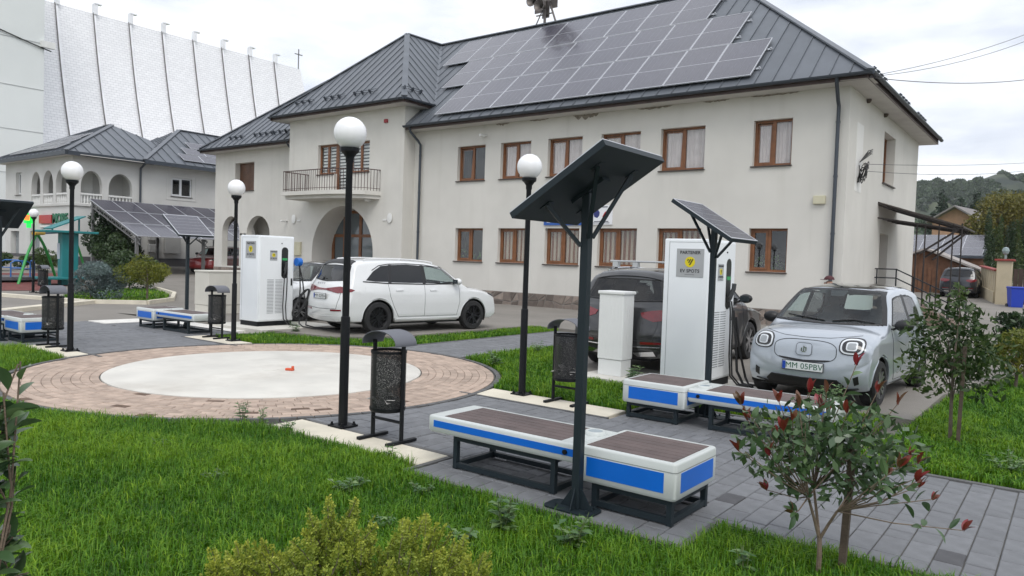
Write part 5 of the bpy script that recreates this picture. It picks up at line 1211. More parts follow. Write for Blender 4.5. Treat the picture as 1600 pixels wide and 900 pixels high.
def make_bench():
    t = thing('solar_bench', '', 'bench', group='solar benches with tilted panels')
    X0, X1, Y0, Y1 = -.07, .72, .10, .82
    bx = MB(); tub(bx, X0, X1, Y0, Y1, .185, .45, .035); bx = bx.build('box_seat', shell_m, t, smooth=True)
    sm_ = MB(); sm_.add([], []); lp = rounded_rect(X0 - .002, X1 + .002, Y0 - .002, Y1 + .002, .036); n = len(lp); sm_.add([(x, y, .385) for x, y in lp] + [(x, y, .39) for x, y in lp], [(i, (i + 1) % n, (i + 1) % n + n, i + n) for i in range(n)]); sm_.build('lid_seam', mat('seam_grey', (.22, .24, .23), .6), bx)
    bl = MB(); bl.box(X0 + .08, X1 - .09, Y0 - .003, Y0 + .01, .235, .375); bl.box(X0 + .08, X1 - .09, Y1 - .01, Y1 + .003, .235, .375); bl.box(X1 - .01, X1 + .003, Y0 + .08, Y1 - .08, .235, .375); bl.box(X0 - .003, X0 + .01, Y0 + .08, Y1 - .08, .235, .375)
    bl.build('blue_panel', blue_p, bx)
    ns = 7
    for k in range(ns):
        y0 = Y0 + .048 + (Y1 - Y0 - .096) * k / ns; MB().rbox(X0 + .048, X1 - .048, y0 + .0035, y0 + (Y1 - Y0 - .096) / ns - .0035, .43, .4515, .002, 1).build('slat', wpc_m, bx)
    A0, A1, B0, B1 = -1.64, -.075, .14, .76
    lg = MB(); tub(lg, A0, A1, B0, B1, .285, .43, .03); lg = lg.build('long_seat', shell_m, t, smooth=True)
    st = MB().box(A0 + .07, A1 - .005, B0 - .003, B0 + .01, .335, .392); st.box(A0 + .07, A1 - .005, B1 - .01, B1 + .003, .335, .392); st.build('blue_strip', blue_p, lg)
    for k in range(6):
        y0 = B0 + .048 + (B1 - B0 - .096) * k / 6; MB().rbox(A0 + .15, A1 - .2, y0 + .0035, y0 + (B1 - B0 - .096) / 6 - .0035, .41, .4315, .002, 1).build('slat', wpc_m, lg)
    MB().box(A0 + .047, A0 + .148, B0 + .047, B1 - .047, .40, .4298).build('end_cover', shell_m, lg); MB().box(A1 - .198, A1 - .047, B0 + .047, B1 - .047, .40, .4298).build('end_cover', shell_m, lg)
    MB().lathe([(0, .455), (.06, .455), (.064, .459), (.08, .459), (.086, .453), (.09, .43)], 24, (A1 - .12, B1 - .2, 0)).build('charging_pad', shell_m, lg, smooth=True); MB().cyl((A1 - .12, B1 - .2, .4555), (A1 - .12, B1 - .2, .4575), .058, n=24).build('pad_disc', mat('pad_grey', (.36, .42, .45), .25), lg)
    for y in (B0 - .004, B1 + .004): MB().cyl((A1 - .13, y, .362), (A1 - .13, y + (.012 if y > .4 else -.012), .362), .02, n=14).build('socket', black_m, lg)
    def frame(x0, x1, y0, y1, zt):
        f = MB(); w = .042
        for y in (y0, y1):
            for x in (x0, x1): f.box(x - w / 2, x + w / 2, y - w / 2, y + w / 2, 0, zt)
            f.box(x0 + w / 2, x1 - w / 2, y - w / 2 + .002, y + w / 2 - .002, .012, .012 + w); f.box(x0 + w / 2, x1 - w / 2, y - w / 2 + .002, y + w / 2 - .002, zt - w, zt - .002)
        for x in (x0, x1): f.box(x - w / 2 + .002, x + w / 2 - .002, y0 + w / 2, y1 - w / 2, zt - w, zt - .003); f.box(x - w / 2 + .002, x + w / 2 - .002, y0 + w / 2, y1 - w / 2, .012, .012 + w)
        f.build('leg_frame', steel_g, t)
    frame(.06, .66, .16, .74, .185); frame(-1.35, -.34, .2, .7, .285)
    pl = MB().prism(rounded_rect(-.24, .17, -.11, .11, .06, 5), 0, .012)
    for x, y in ((-.14, -.06), (.12, -.06), (.12, .06), (-.14, .06)): pl.cyl((x, y, .012), (x, y, .035), .01, n=6)
    pl.build('base_plate', steel_g, t)
    p = MB().rbox(-.032, .032, -.032, .032, .012, 2.3, .005, 2)
    for dx, dy in ((1, 0), (-1, 0), (0, 1), (0, -1)):
        a, b = Vector((dx * .032, dy * .032, .012)), Vector((dx * .14 if dx else 0, dy * .095 if dy else 0, .012)); q = Vector((dx * .032, dy * .032, .17)); o = Vector((dy * .004, dx * .004, 0))
        p.add([a - o, b - o, q - o, a + o, b + o, q + o], [(0, 1, 2), (5, 4, 3), (0, 3, 4, 1), (1, 4, 5, 2), (2, 5, 3, 0)])
    p.build('pole', steel_g, t)
    ang = math.atan2(.46, .73); M = Matrix.Translation((0, 0, 2.345)) @ Matrix.Rotation(-ang, 4, 'Y')
    f = MB().mbox(M @ Matrix.Translation((0, 0, 0)), .87, .85, .045); pn = f.build('solar_panel', steel_g, t)
    MB().mbox(M @ Matrix.Translation((0, 0, .0245)), .83, .81, .005).build('cells', pv_m, pn); ln = MB()
    for k in range(1, 6): ln.mbox(M @ Matrix.Translation((-.415 + .83 * k / 6, 0, .0272)), .002, .81, .001)
    ln.mbox(M @ Matrix.Translation((.425, 0, .026)), .02, .85, .006); ln.mbox(M @ Matrix.Translation((-.425, 0, .026)), .02, .85, .006); ln.mbox(M @ Matrix.Translation((0, .415, .026)), .83, .02, .006); ln.mbox(M @ Matrix.Translation((0, -.415, .026)), .83, .02, .006)
    ln.build('panel_rim', alu_m, pn)
    for sx, sy in ((1, 1), (1, -1), (-1, 1), (-1, -1)):
        top = M @ Vector((sx * .24, sy * .24, -.022)); s_ = MB().bar((sx * .03, sy * .03, 1.92 if sx < 0 else 1.98), top, .026); s_.mbox(Matrix.Translation(top) @ Matrix.Rotation(-ang, 4, 'Y'), .09, .06, .012)
        s_.build('strut', steel_g, t)
    MB().mbox(M @ Matrix.Translation((0, 0, -.035)), .3, .1, .03).build('head_bracket', steel_g, t)
    return t
bench0 = make_bench()
for i, (u, v, rz, lab) in enumerate(((-2.83, 4.58, 0, 'nearest white and blue solar bench with the large tilted panel seen from below'), (-3.51, 8.58, math.pi, 'white and blue solar bench in front of the right charger, behind the red-leaved shrub'),
                                    (-15.92, 5.2, 0, 'white and blue solar bench at the left edge behind a litter bin'), (-16.45, 9.15, math.pi, 'distant white and blue solar bench beside the left cabinet'))):
    o = bench0 if i == 0 else copy_tree(bench0); o.location = (u, v, .003); o.rotation_euler = (0, 0, rz); o['label'] = lab

hood_m = mat('bin_hood', (.13, .135, .155), .5, spec=.4)
mesh_m = bpy.data.materials.new('perforated_sheet'); mesh_m.use_nodes = True
mn, ml = mesh_m.node_tree.nodes, mesh_m.node_tree.links; pb = mn['Principled BSDF']; pb.inputs['Base Color'].default_value = (.014, .015, .016, 1); pb.inputs['Roughness'].default_value = .45
tc = mn.new('ShaderNodeTexCoord'); vo = mn.new('ShaderNodeTexVoronoi'); vo.inputs['Scale'].default_value = 190; mr = mn.new('ShaderNodeMath'); mr.operation = 'LESS_THAN'; mr.inputs[1].default_value = .38
tp = mn.new('ShaderNodeBsdfTransparent'); mx = mn.new('ShaderNodeMixShader')
ml.new(tc.outputs['Object'], vo.inputs['Vector']); ml.new(vo.outputs['Distance'], mr.inputs[0]); ml.new(mr.outputs['Value'], mx.inputs['Fac']); ml.new(pb.outputs['BSDF'], mx.inputs[1]); ml.new(tp.outputs['BSDF'], mx.inputs[2]); ml.new(mx.outputs['Shader'], mn['Material Output'].inputs['Surface'])
litter_m = mat('litter_paper', (.45, .44, .42), .8, var=.3, vscale=20)
def make_bin():
    t = thing('litter_bin', '', 'litter bin', group='hooded litter bins')
    for x in (-.2, .2):
        b = MB().cyl((x, 0, .015), (x, 0, .972), .021, n=10); b.build('post', black_m, t)
        MB().rbox(x - .025, x + .025, -.19, .19, 0, .03, .005).build('foot', black_m, t)
    MB().cyl((-.2, 0, .2), (.2, 0, .2), .015, n=8).build('crossbar', black_m, t)
    bk = MB().lathe([(.17, .31), (.17, .87)], 32).build('basket', mesh_m, t, smooth=True)
    MB().lathe([(.165, .86), (.175, .86), (.175, .885), (.165, .885), (.165, .86)], 32).build('rim', black_m, bk, smooth=True)
    MB().lathe([(0, .295), (.165, .295), (.175, .31), (.175, .335), (.165, .335)], 32).build('bottom_tray', black_m, bk, smooth=True)
    ba = MB(); rn = random.Random(9)
    for k in range(26):
        M = Matrix.Translation((rn.uniform(-.12, .12), rn.uniform(-.12, .12), rn.uniform(.33, .46))) @ Matrix.Rotation(rn.uniform(0, 3), 4, (rn.random(), rn.random(), rn.random())); ba.add([M @ Vector(p) for p in ((-.05, -.03, 0), (.04, -.04, .02), (.05, .03, -.01), (-.03, .05, .02))], [(0, 1, 2), (0, 2, 3)])
    stuff(ba.build('litter', litter_m, bk))
    n = 16; sh = MB(); pr = [(.235 * math.cos(math.pi * i / n), .945 + .135 * math.sin(math.pi * i / n) ** .9) for i in range(n + 1)]
    pr2 = [(x * .985, z - .006) for x, z in pr]
    vs = [(x, -.14, z) for x, z in pr] + [(x, .14, z) for x, z in pr] + [(x, -.14, z) for x, z in pr2] + [(x, .14, z) for x, z in pr2]; m = n + 1
    fs = [(i, i + 1, i + 1 + m, i + m) for i in range(n)] + [(2 * m + i, 3 * m + i, 3 * m + i + 1, 2 * m + i + 1) for i in range(n)] + [(i, 2 * m + i, 2 * m + i + 1, i + 1) for i in range(n)] + [(m + i, m + i + 1, 3 * m + i + 1, 3 * m + i) for i in range(n)] + [(0, m, 3 * m, 2 * m), (n, 2 * m + n, 3 * m + n, m + n)]
    sh.add(vs, fs).build('hood', hood_m, t, smooth=True)
    return t
bin0 = make_bin()
for i, (u, v, z, lab) in enumerate(((-5.3, 5.02, .008, 'black mesh litter bin nearest the camera beside the tall globe lamp'), (-5.13, 7.95, .008, 'black mesh litter bin with litter behind the solar panel pole'), (-14.05, 8.47, .008, 'small black litter bin beside the left charger'),
                                  (-14.45, 5.55, .008, 'black litter bin in front of the leftmost solar bench'), (-31.4, 11.7, -.05, 'distant black litter bin by the playground lamp'))):
    o = bin0 if i == 0 else copy_tree(bin0); o.location = (u, v, z); o['label'] = lab

# ------------------------------------------------------------------ chargers
chw = mat('charger_white', (.80, .83, .85), .35, var=.02, coat=.2); chs = mat('charger_side', (.82, .84, .85), .4)
plate_m = mat('plate_silver', (.42, .43, .44), .4, metal=.2); yel_m = mat('badge_yellow', (.75, .62, .01), .4); ink_m = mat('ink_black', (.012, .012, .014), .5)
cable_m = mat('cable_black', (.012, .012, .013), .5); holst = mat('holster_black', (.008, .009, .01), .3)
def sticker(parent, w, h, loc, rz, big=True):
    s = MB().rbox(-w / 2, w / 2, -.006, 0, -h / 2, h / 2, .002, 1).build('sign_plate', plate_m, parent, loc, (0, 0, rz)); s['label'] = 'silver sign plate with black lettering and round yellow badge'
    MB().cyl((0, -.006, h * .03), (0, -.0085, h * .03), h * .19, n=32).build('badge', yel_m, s)
    sl = MB()
    for k in range(3): x = (-.08 + .075 * k) * h; sl.bar((x - .0, -.010, h * (.075 if k else .07)), (x + .05 * h, -.010, h * (-.055 if k else .01)), .003, .03 * h, (1, 0, 1))
    for k in range(3): pass
    sl = MB()
    for k, L in ((0, .06), (1, .13), (2, .21)):
        d = L * h; x = (-.10 + .082 * k) * h - d * .55; z1 = .10 * h
        sl.add([(x + .02 * h, -.0105, z1 - d + .03 * h), (x + .068 * h, -.0105, z1 - d + .03 * h), (x + .068 * h + d * .55, -.0105, z1 + .03 * h), (x + .02 * h + d * .55, -.0105, z1 + .03 * h)], [(0, 1, 2, 3)])
    sl.build('badge_mark', ink_m, s)
    tx = place('lettering', text_mesh('PARTENER', h * .155, ink_m, .001, bold=.0012 * h / .4, spacing=1.05), s, (0, -.0075, h * .36), (R(90), 0, 0))
    tx = place('lettering', text_mesh('EV SPOTS', h * .165, ink_m, .001, bold=.0012 * h / .4, spacing=1.05), s, (0, -.0075, -h * .29), (R(90), 0, 0))
    dl = MB()
    for k in range(9): dl.box((-.18 + .04 * k) * h, (-.155 + .04 * k) * h, -.0078, -.006, -.425 * h, -.41 * h)
    dl.build('small_print', ink_m, s)
def make_charger(loc, label, w, d, rz=0):
    H_ = 2.12; t = thing('ev_charger', label, 'charger', loc, rz, 'EV chargers')
    MB().box(-w / 2 + .02, w / 2 - .02, .02, d - .02, 0, .11).build('plinth', black_m, t)
    body = MB().rbox(-w / 2, w / 2, 0, d, .11, H_, .018, 3).build('body', chw, t, smooth=True)
    MB().box(-w / 2 + .075, -w / 2 + .081, -.002, .01, .16, H_ - .04).box(-w / 2 + .081, w / 2 - .02, -.002, .01, H_ - .05, H_ - .045).build('door_joint', mat('joint_dark', (.25, .26, .27), .6), body)
    MB().rbox(w / 2 - .005, w / 2 + .012, .05, d - .03, .14, H_ - .03, .006).build('side_door', chs, body)
    X = w / 2 + .012
    vt = MB(); 
    for k in range(24):
        z = .3 + k * .034
        for y0, y1 in ((.24, .42), (.46, .66)): vt.box(X - .004, X + .004, y0, y1, z, z + .009); 
    vt.build('vent_slots', mat('slot_grey', (.20, .21, .22), .6), body)
    hz0 = 1.12; pts = rounded_rect(.62, .8, hz0, 1.86, .085, 6)
    Mx = Matrix(((0, 0, 1, X - .002), (1, 0, 0, 0), (0, 1, 0, 0), (0, 0, 0, 1)))
    hs = MB().prism(pts, 0, .006, Mx).build('connector_bay', holst, body)
    MB().prism(rounded_rect(.64, .78, 1.55, 1.6, .01, 2), .006, .01, Mx).build('status_light', mat('status_green', (.03, .35, .1), .4), hs)
    MB().tube([(X + .03, .7, 1.3), (X + .09, .7, 1.42), (X + .1, .69, 1.5)], .032, 10).tube([(X + .02, .7, 1.22), (X + .06, .7, 1.3), (X + .1, .7, 1.44)], .02, 8).build('connector', mat('connector_grey', (.06, .062, .065), .4), hs, smooth=True)
    cb = MB()
    for y, sg in ((.66, 1), (.74, .7)):
        cb.tube([(X + .05, y, 1.24), (X + .07, y, 1.1), (X + .09, y - .03 * sg, .8), (X + .1, y - .05, .45), (X + .12, y - .04, .16), (X + .2, y + .05, .03), (X + .34, y + .12, .018)], .013, 8)
    cb.build('cable', cable_m, t, smooth=True)
    MB().cyl((X, .62, 1.95), (X + .012, .62, 1.95), .012, n=10).build('lock', ink_m, body)
    MB().box(X, X + .012, d - .09, d - .05, .95, 1.12).build('hinge', ink_m, body)
    sticker(body, .41, .40, (.06, -.001, 1.78), 0)
    sticker(body, .2, .24, (X + .001, .4, 1.66), R(90))
    return t
chR = make_charger((-4.44, 9.88, .075), 'white EV charger behind the right solar bench with large silver sign plate on its front', .68, .98)
chL = make_charger((-15.44, 10.1, .075), 'white EV charger on the left beside the white SUV', .72, .98)
# blue plug holder and loose leads of the left charger
hb = MB().cyl((.4, 1.02, 1.52), (.4, 1.14, 1.52), .1, n=18); hb.build('plug_holder', mat('holder_blue', (.01, .14, .55), .4), chL)['label'] = 'bright blue plug holder'
cb = MB(); cb.tube([(.4, 1.1, 1.45), (.48, 1.15, 1.1), (.52, 1.2, .6), (.6, 1.2, .15), (.85, 1.0, .03), (1.3, .9, .015), (1.8, 1.1, .012), (2.0, 1.7, .02)], .016, 8); cb.tube([(.42, 1.1, 1.45), (.44, 1.12, .9), (.5, 1.05, .35), (.66, .95, .05), (1.0, .8, .015), (1.5, .72, .012), (1.75, .9, .012)], .016, 8)
for k in range(3): cb.tube([(.55 + .16 * math.cos(a) + .03 * k, 1.05 + .2 * math.sin(a), .55 + .32 * math.sin(a)) for a in [i * .5 for i in range(14)]], .015, 6)
cb.build('cable', cable_m, chL, smooth=True)
cb = MB(); cb.tube([(.37, .92, 1.1), (.42, .95, .6), (.45, .95, .2), (.55, .95, .02), (.75, .8, .01)], .02, 8); cb.tube([(.4, .96, 1.0), (.46, 1.0, .5), (.55, 1.05, .1), (.62, 1.0, .012), (.9, .95, .01)], .018, 8); cb.build('cable', cable_m, chR, smooth=True)

cab_m = mat('cabinet_white', (.74, .75, .74), .5, var=.03); cab2 = mat('cabinet_cream', (.58, .56, .50), .55, var=.03)
def cabinet(label, loc, w, d, h, m, ribbed=True):
    t = thing('power_cabinet', label, 'cabinet', loc)
    MB().rbox(-w / 2, w / 2, 0, d, .25, h, .012).build('body', m, t); MB().rbox(-w / 2 + .012, w / 2 - .012, .012, d - .012, 0, .245, .006).build('base', m, t)
    MB().rbox(-w / 2 - .02, w / 2 + .02, -.02, d + .02, h - .03, h + .02, .012).build('lid', m, t)
    n = 7 if ribbed else 0
    rib = MB().box(-.006, .006, -.003, 0, .3, h - .06).mesh('rib', m)
    for k in range(n): place('rib', rib, t, (-w / 2 + w * (k + .5) / n, 0, 0))
    rib2 = MB().box(0, .003, -.006, .006, .3, h - .06).mesh('rib', m)
    for k in range(5 if ribbed else 0): place('rib', rib2, t, (w / 2, d * (k + .5) / 5, 0))
cabinet('narrow ribbed white cabinet in front of the dark SUV', (-5.72, 10.05, .075), .43, .34, 1.29, cab_m)
cabinet('wide cream power cabinet left of the left charger', (-19.55, 11.3, .02), .72, 1.35, 1.2, cab2, False)
# small orange fitting in the middle of the concrete spot
fo = thing('orange_fitting', 'small orange-red fitting in the middle of the concrete circle', 'fitting', (-9.5, 6.95, .014), .4)
om = mat('fitting_orange', (.62, .09, .03), .5); MB().rbox(-.065, .065, -.03, .03, 0, .035, .008).build('body', om, fo); MB().rbox(.035, .065, -.022, .022, .035, .07, .008).build('upright', om, fo)
# ================================================================== CARS
def spline(pts, per=6):
    out = []; n = len(pts)
    for i in range(n - 1):
        p0, p1, p2, p3 = pts[max(i - 1, 0)], pts[i], pts[i + 1], pts[min(i + 2, n - 1)]
        for k in range(per):
            t = k / per; out.append(tuple(.5 * ((2 * p1[j]) + (-p0[j] + p2[j]) * t + (2 * p0[j] - 5 * p1[j] + 4 * p2[j] - p3[j]) * t * t + (-p0[j] + 3 * p1[j] - 3 * p2[j] + p3[j]) * t ** 3) for j in range(len(p1))))
    return out + [tuple(pts[-1])]
def interp(tab, x):
    if x <= tab[0][0]: return tab[0][1]
    for (a, b), (c, d) in zip(tab, tab[1:]):
        if x <= c: return b + (d - b) * (x - a) / (c - a)
    return tab[-1][1]
tyre_m = mat('tyre_rubber', (.018, .018, .019), .8, var=.2, vscale=15); rim_dark = mat('rim_dark', (.03, .031, .034), .3, metal=.7); rim_sil = mat('rim_silver', (.38, .38, .39), .3, metal=.8)
glass_d = mat('car_glass', (.035, .045, .05), .03, spec=.8); glass_p = mat('car_glass_privacy', (.006, .007, .008), .05, spec=.6); trim_m = mat('car_trim', (.012, .012, .013), .45); lamp_red = mat('lamp_red', (.17, .006, .012), .12, coat=.8)
chrome = mat('chrome', (.6, .6, .62), .12, metal=1.0); lamp_clear = mat('lamp_clear', (.30, .32, .34), .08, coat=1.0); lamp_blk = mat('lamp_black_bezel', (.01, .01, .012), .12, coat=.6); drl = mat('lamp_ring', (.72, .75, .78), .2)
plate_w = mat('plate_white', (.68, .70, .70), .4); plate_b = mat('plate_blue', (.01, .06, .38), .4); plate_g = mat('plate_green_ink', (.0, .10, .05), .5)
car_clear = glass_mat('car_glass_clear', (.80, .90, .90), .92); car_tint = glass_mat('car_glass_tint', (.5, .52, .54), .55)
def paint(name, col, metal=0., rough=.3): return mat(name, col, rough, metal, coat=1.0, spec=.5, dirt=.12, dscale=1.5, dcol=tuple(c * .6 for c in col))
class Car:
    """local axes: x forward (0 = tail), y left, z up"""
    def __init__(s, label, loc, rz, S, body_m, rim_m, group='parked cars', name='parked_car'):
        s.cuts = []; s.S = S; s.t = thing(name, label, 'car', loc, rz, group); s.body_m = body_m
        L, W, H_ = S['L'], S['W'] / 2, S['H']; xr, xf, rw, zb = S['xr'], S['xf'], S['rw'], S['zb']; ra = rw + .055
        top = spline(S['top'], 7)                                    # (x, z, D) from tail bottom over the roof to nose bottom
        bot = []
        def arch(xc): return [(xc + ra * math.cos(a), rw + ra * math.sin(a), .03) for a in [i * math.pi / 16 for i in range(17)] if rw + ra * math.sin(a) > zb]
        af, ar = arch(xf), arch(xr)
        y_ = [(top[-1][0] - (top[-1][0] - xf - ra) * t, zb, .05) for t in (.5, .98)] + af + [(xf - ra - (xf - xr - 2 * ra) * t, zb, .05) for t in [.02] + [i / 10 for i in range(1, 10)] + [.98]] + ar + [(xr - ra - (xr - ra - top[0][0]) * t, zb, .05) for t in (.02, .5)]
        sil = top + y_
        k0, k1 = S['skel']
        def W_(x, z): return W * interp(S['plan'], x) * interp(S['tum'], z)
        s.Wf = W_
        qs = [0, .25, .5, .68, .8, .88, .94, .975, .993, 1.0]; n = len(sil); rings = []
        sp = []
        for (x, z, D) in sil:
            xk = min(max(x, k0[0]), k1[0]); zk = k0[1] + (k1[1] - k0[1]) * (xk - k0[0]) / (k1[0] - k0[0]); d = Vector((xk - x, zk - z)); sp.append((d.normalized(), d.length))
        for q in qs:
            rg = []
            for (x, z, D), (d, Ln) in zip(sil, sp):
                dd = min(D, Ln * .92) * (1 - (1 - q ** 2.4) ** (1 / 2.1)); px, pz = x + d.x * dd, z + d.y * dd; rg.append((px, q * W_(px, pz), pz))
            rings.append(rg)
        for f in (.06, .12, .18, .24, .3, .36, .43, .5, .58, .66, .75, .9, 1.0):
            rg = []
            for (x, z, D), (d, Ln) in zip(sil, sp):
                dd = min(D, Ln * .92); dd = dd + (Ln - dd) * f; px, pz = x + d.x * dd, z + d.y * dd; rg.append((px, W_(px, pz), pz))
            rings.append(rg)
        mb = MB()
        for sg in (1, -1):
            vs = [(x, y * sg, z) for rg in rings for x, y, z in rg]
            fs = [((k * n + i), (k * n + (i + 1) % n), ((k + 1) * n + (i + 1) % n), ((k + 1) * n + i)) for k in range(len(rings) - 1) for i in range(n)]
            mb.add(vs, fs if sg < 0 else [f[::-1] for f in fs])
        me = mb.mesh('body', body_m)
        bm = bmesh.new(); bm.from_mesh(me); bmesh.ops.remove_doubles(bm, verts=bm.verts, dist=.0008); bmesh.ops.recalc_face_normals(bm, faces=bm.faces)
        s.bvh = BVHTree.FromBMesh(bm)
        for e in bm.edges:
            if len(e.link_faces) == 2 and e.calc_face_angle(0) > R(38): e.smooth = False
        for f in bm.faces: f.smooth = True
        bm.to_mesh(me); bm.free()
        s.body = place('body', me, s.t)
        un = MB().box(xr - .3, xf + .3, -W * .8, W * .8, zb - .04, zb + .1).box(.25, L - .25, -W * .55, W * .55, zb - .02, .6); un.build('underbody', trim_m, s.t)
        wl_ = MB()
        for xc in (xr, xf): wl_.box(xc - ra, xc + ra, -W * .62, W * .62, zb, rw + ra - .01)
        for xc in (xr, xf):
            for y_0, y_1 in ((-W * .955, -W * .62), (W * .62, W * .955)):
                A = [(xc + (ra - .012) * math.cos(a), rw + (ra - .012) * math.sin(a)) for a in [-.35 + (math.pi + .7) * i / 20 for i in range(21)]]
                wl_.add([(x, y_0, z) for x, z in A] + [(x, y_1, z) for x, z in A], [(i, i + 1, i + 22, i + 21) for i in range(20)])
        stuff(wl_.build('wheel_housing', mat('housing_black', (.006, .006, .006), .9), s.t))
        for xc in (xr, xf):
            for sg in (1, -1): MB().tube([((s.hit('y', xc + (ra + .02) * math.cos(a), rw + (ra + .02) * math.sin(a), sg)[0] or Vector((xc + (ra + .02) * math.cos(a), sg * W * .93, rw + (ra + .02) * math.sin(a)))) - Vector((.014 * math.cos(a), sg * .003, .014 * math.sin(a)))) for a in [R(-2) + R(184) * i / 26 for i in range(27)]], .012, 6).build('arch_lip', S.get('lip') or body_m, s.t, smooth=True)
        s.wheels(rim_m)
    def wheels(s, rim_m):
        S = s.S; r, w = S['rw'], .21; W = S['W'] / 2
        ty = MB().lathe([(r * .66, -w / 2 + .015), (r * .70, -w / 2), (r * .93, -w / 2 + .005), (r, -w / 2 + .035), (r, w / 2 - .035), (r * .93, w / 2 - .005), (r * .70, w / 2), (r * .66, w / 2 - .015)], 36).mesh('tyre', tyre_m, True)
        rm = MB().lathe([(0, w / 2 - .085), (r * .6, w / 2 - .09), (r * .64, w / 2 - .03), (r * .68, w / 2 - .012), (r * .66, w / 2 - .006), (r * .62, w / 2 - .03)], 36).mesh('rim', mat('rim_barrel', (.012, .012, .013), .5), True)
        sk = MB(); ns = 5
        for k in range(ns):
            for da in (-.16, .16):
                a = 2 * math.pi * k / ns + da * .6; b = 2 * math.pi * k / ns + da * 1.35
                p, q = Vector((math.cos(a) * r * .1, math.sin(a) * r * .1, w / 2 - .035)), Vector((math.cos(b) * r * .645, math.sin(b) * r * .645, w / 2 - .022)); sk.bar(p, q, r * .085, .025)
        sk.cyl((0, 0, w / 2 - .06), (0, 0, w / 2 - .018), r * .17, n=18); sk.lathe([(r * .62, w / 2 - .035), (r * .67, w / 2 - .010), (r * .69, w / 2 - .016)], 36)
        sk = sk.mesh('spokes', rim_m)
        for xc in (S['xr'], S['xf']):
            for sg in (1, -1):
                o = bpy.data.objects.new('wheel', None); COL.objects.link(o); o.parent = s.t; o.location = (xc, sg * (W - w / 2 - .015), r); o.rotation_euler = (R(-90) if sg > 0 else R(90), 0, 0)
                place('tyre', ty, o); place('rim', rm, o); place('spokes', sk, o)
    def cut(s):
        """open the body behind the clear panes and add a simple cabin"""
        bm = bmesh.new(); bm.from_mesh(s.body.data); kill = []
        def inside(pt, poly):
            r = False
            for (x1, y1), (x2, y2) in zip(poly, poly[1:] + poly[:1]):
                if (y1 > pt[1]) != (y2 > pt[1]) and pt[0] < (x2 - x1) * (pt[1] - y1) / (y2 - y1) + x1: r = not r
            return r
        for f in bm.faces:
            c = f.calc_center_median()
            for axis, sign, poly in s.cuts:
                if axis == 'y' and c.y * sign > .3 and inside((c.x, c.z), poly): kill.append(f); break
                if axis == 'x' and (c.x - s.S['L'] / 2) * sign > 0 and f.normal.x * sign > .1 and inside((c.y, c.z), poly): kill.append(f); break
        bmesh.ops.delete(bm, geom=kill, context='FACES'); bm.to_mesh(s.body.data); bm.free()
        S = s.S; cl = mat('cabin_cloth', (.10, .105, .11), .9, var=.2, vscale=6); ds = mat('dashboard', (.045, .047, .05), .6); k = S['L'] / 3.62; zs = S['zb'] + .14
        MB().box(.5 * k, 2.75 * k, -.62, .62, S['zb'] + .1, S['zb'] + .16).build('cabin_floor', ds, s.t)
        MB().rbox(2.3 * k, 2.8 * k, -.66, .66, zs + .25, zs + .6, .08, 3).build('dashboard', ds, s.t, smooth=True)
        for y in (.34, -.34):
            st = MB().rbox(1.35 * k, 1.85 * k, y - .23, y + .23, zs, zs + .3, .06, 3); M4 = Matrix.Translation((1.33 * k, y, zs + .55)) @ Matrix.Rotation(R(-14), 4, 'Y'); bm = bmesh.new(); bmesh.ops.create_cube(bm, size=1); bmesh.ops.bevel(bm, geom=bm.edges[:], offset=.2, segments=3, affect='EDGES'); st.bm(bm, M4 @ Matrix.Diagonal((.16, .46, .62, 1)))
            bm = bmesh.new(); bmesh.ops.create_cube(bm, size=1); bmesh.ops.bevel(bm, geom=bm.edges[:], offset=.25, segments=3, affect='EDGES'); st.bm(bm, Matrix.Translation((1.22 * k, y, zs + .95)) @ Matrix.Diagonal((.1, .26, .2, 1))); st.bar((1.23 * k, y, zs + .8), (1.22 * k, y, zs + .9), .05); st.build('front_seat', cl, s.t, smooth=True)
        MB().rbox(.55 * k, 1.0 * k, -.58, .58, zs, zs + .3, .06, 3).rbox(.45 * k, .62 * k, -.58, .58, zs + .25, zs + .78, .06, 3).build('rear_seat', cl, s.t, smooth=True)
        M4 = Matrix.Translation((2.2 * k, .34, zs + .55)) @ Matrix.Rotation(R(-65), 4, 'Y'); MB().tube([M4 @ Vector((.17 * math.cos(a), .17 * math.sin(a), 0)) for a in [2 * math.pi * i / 24 for i in range(25)]], .014, 6).bar(M4 @ Vector((-.16, 0, 0)), M4 @ Vector((.16, 0, 0)), .03).build('steering_wheel', trim_m, s.t)
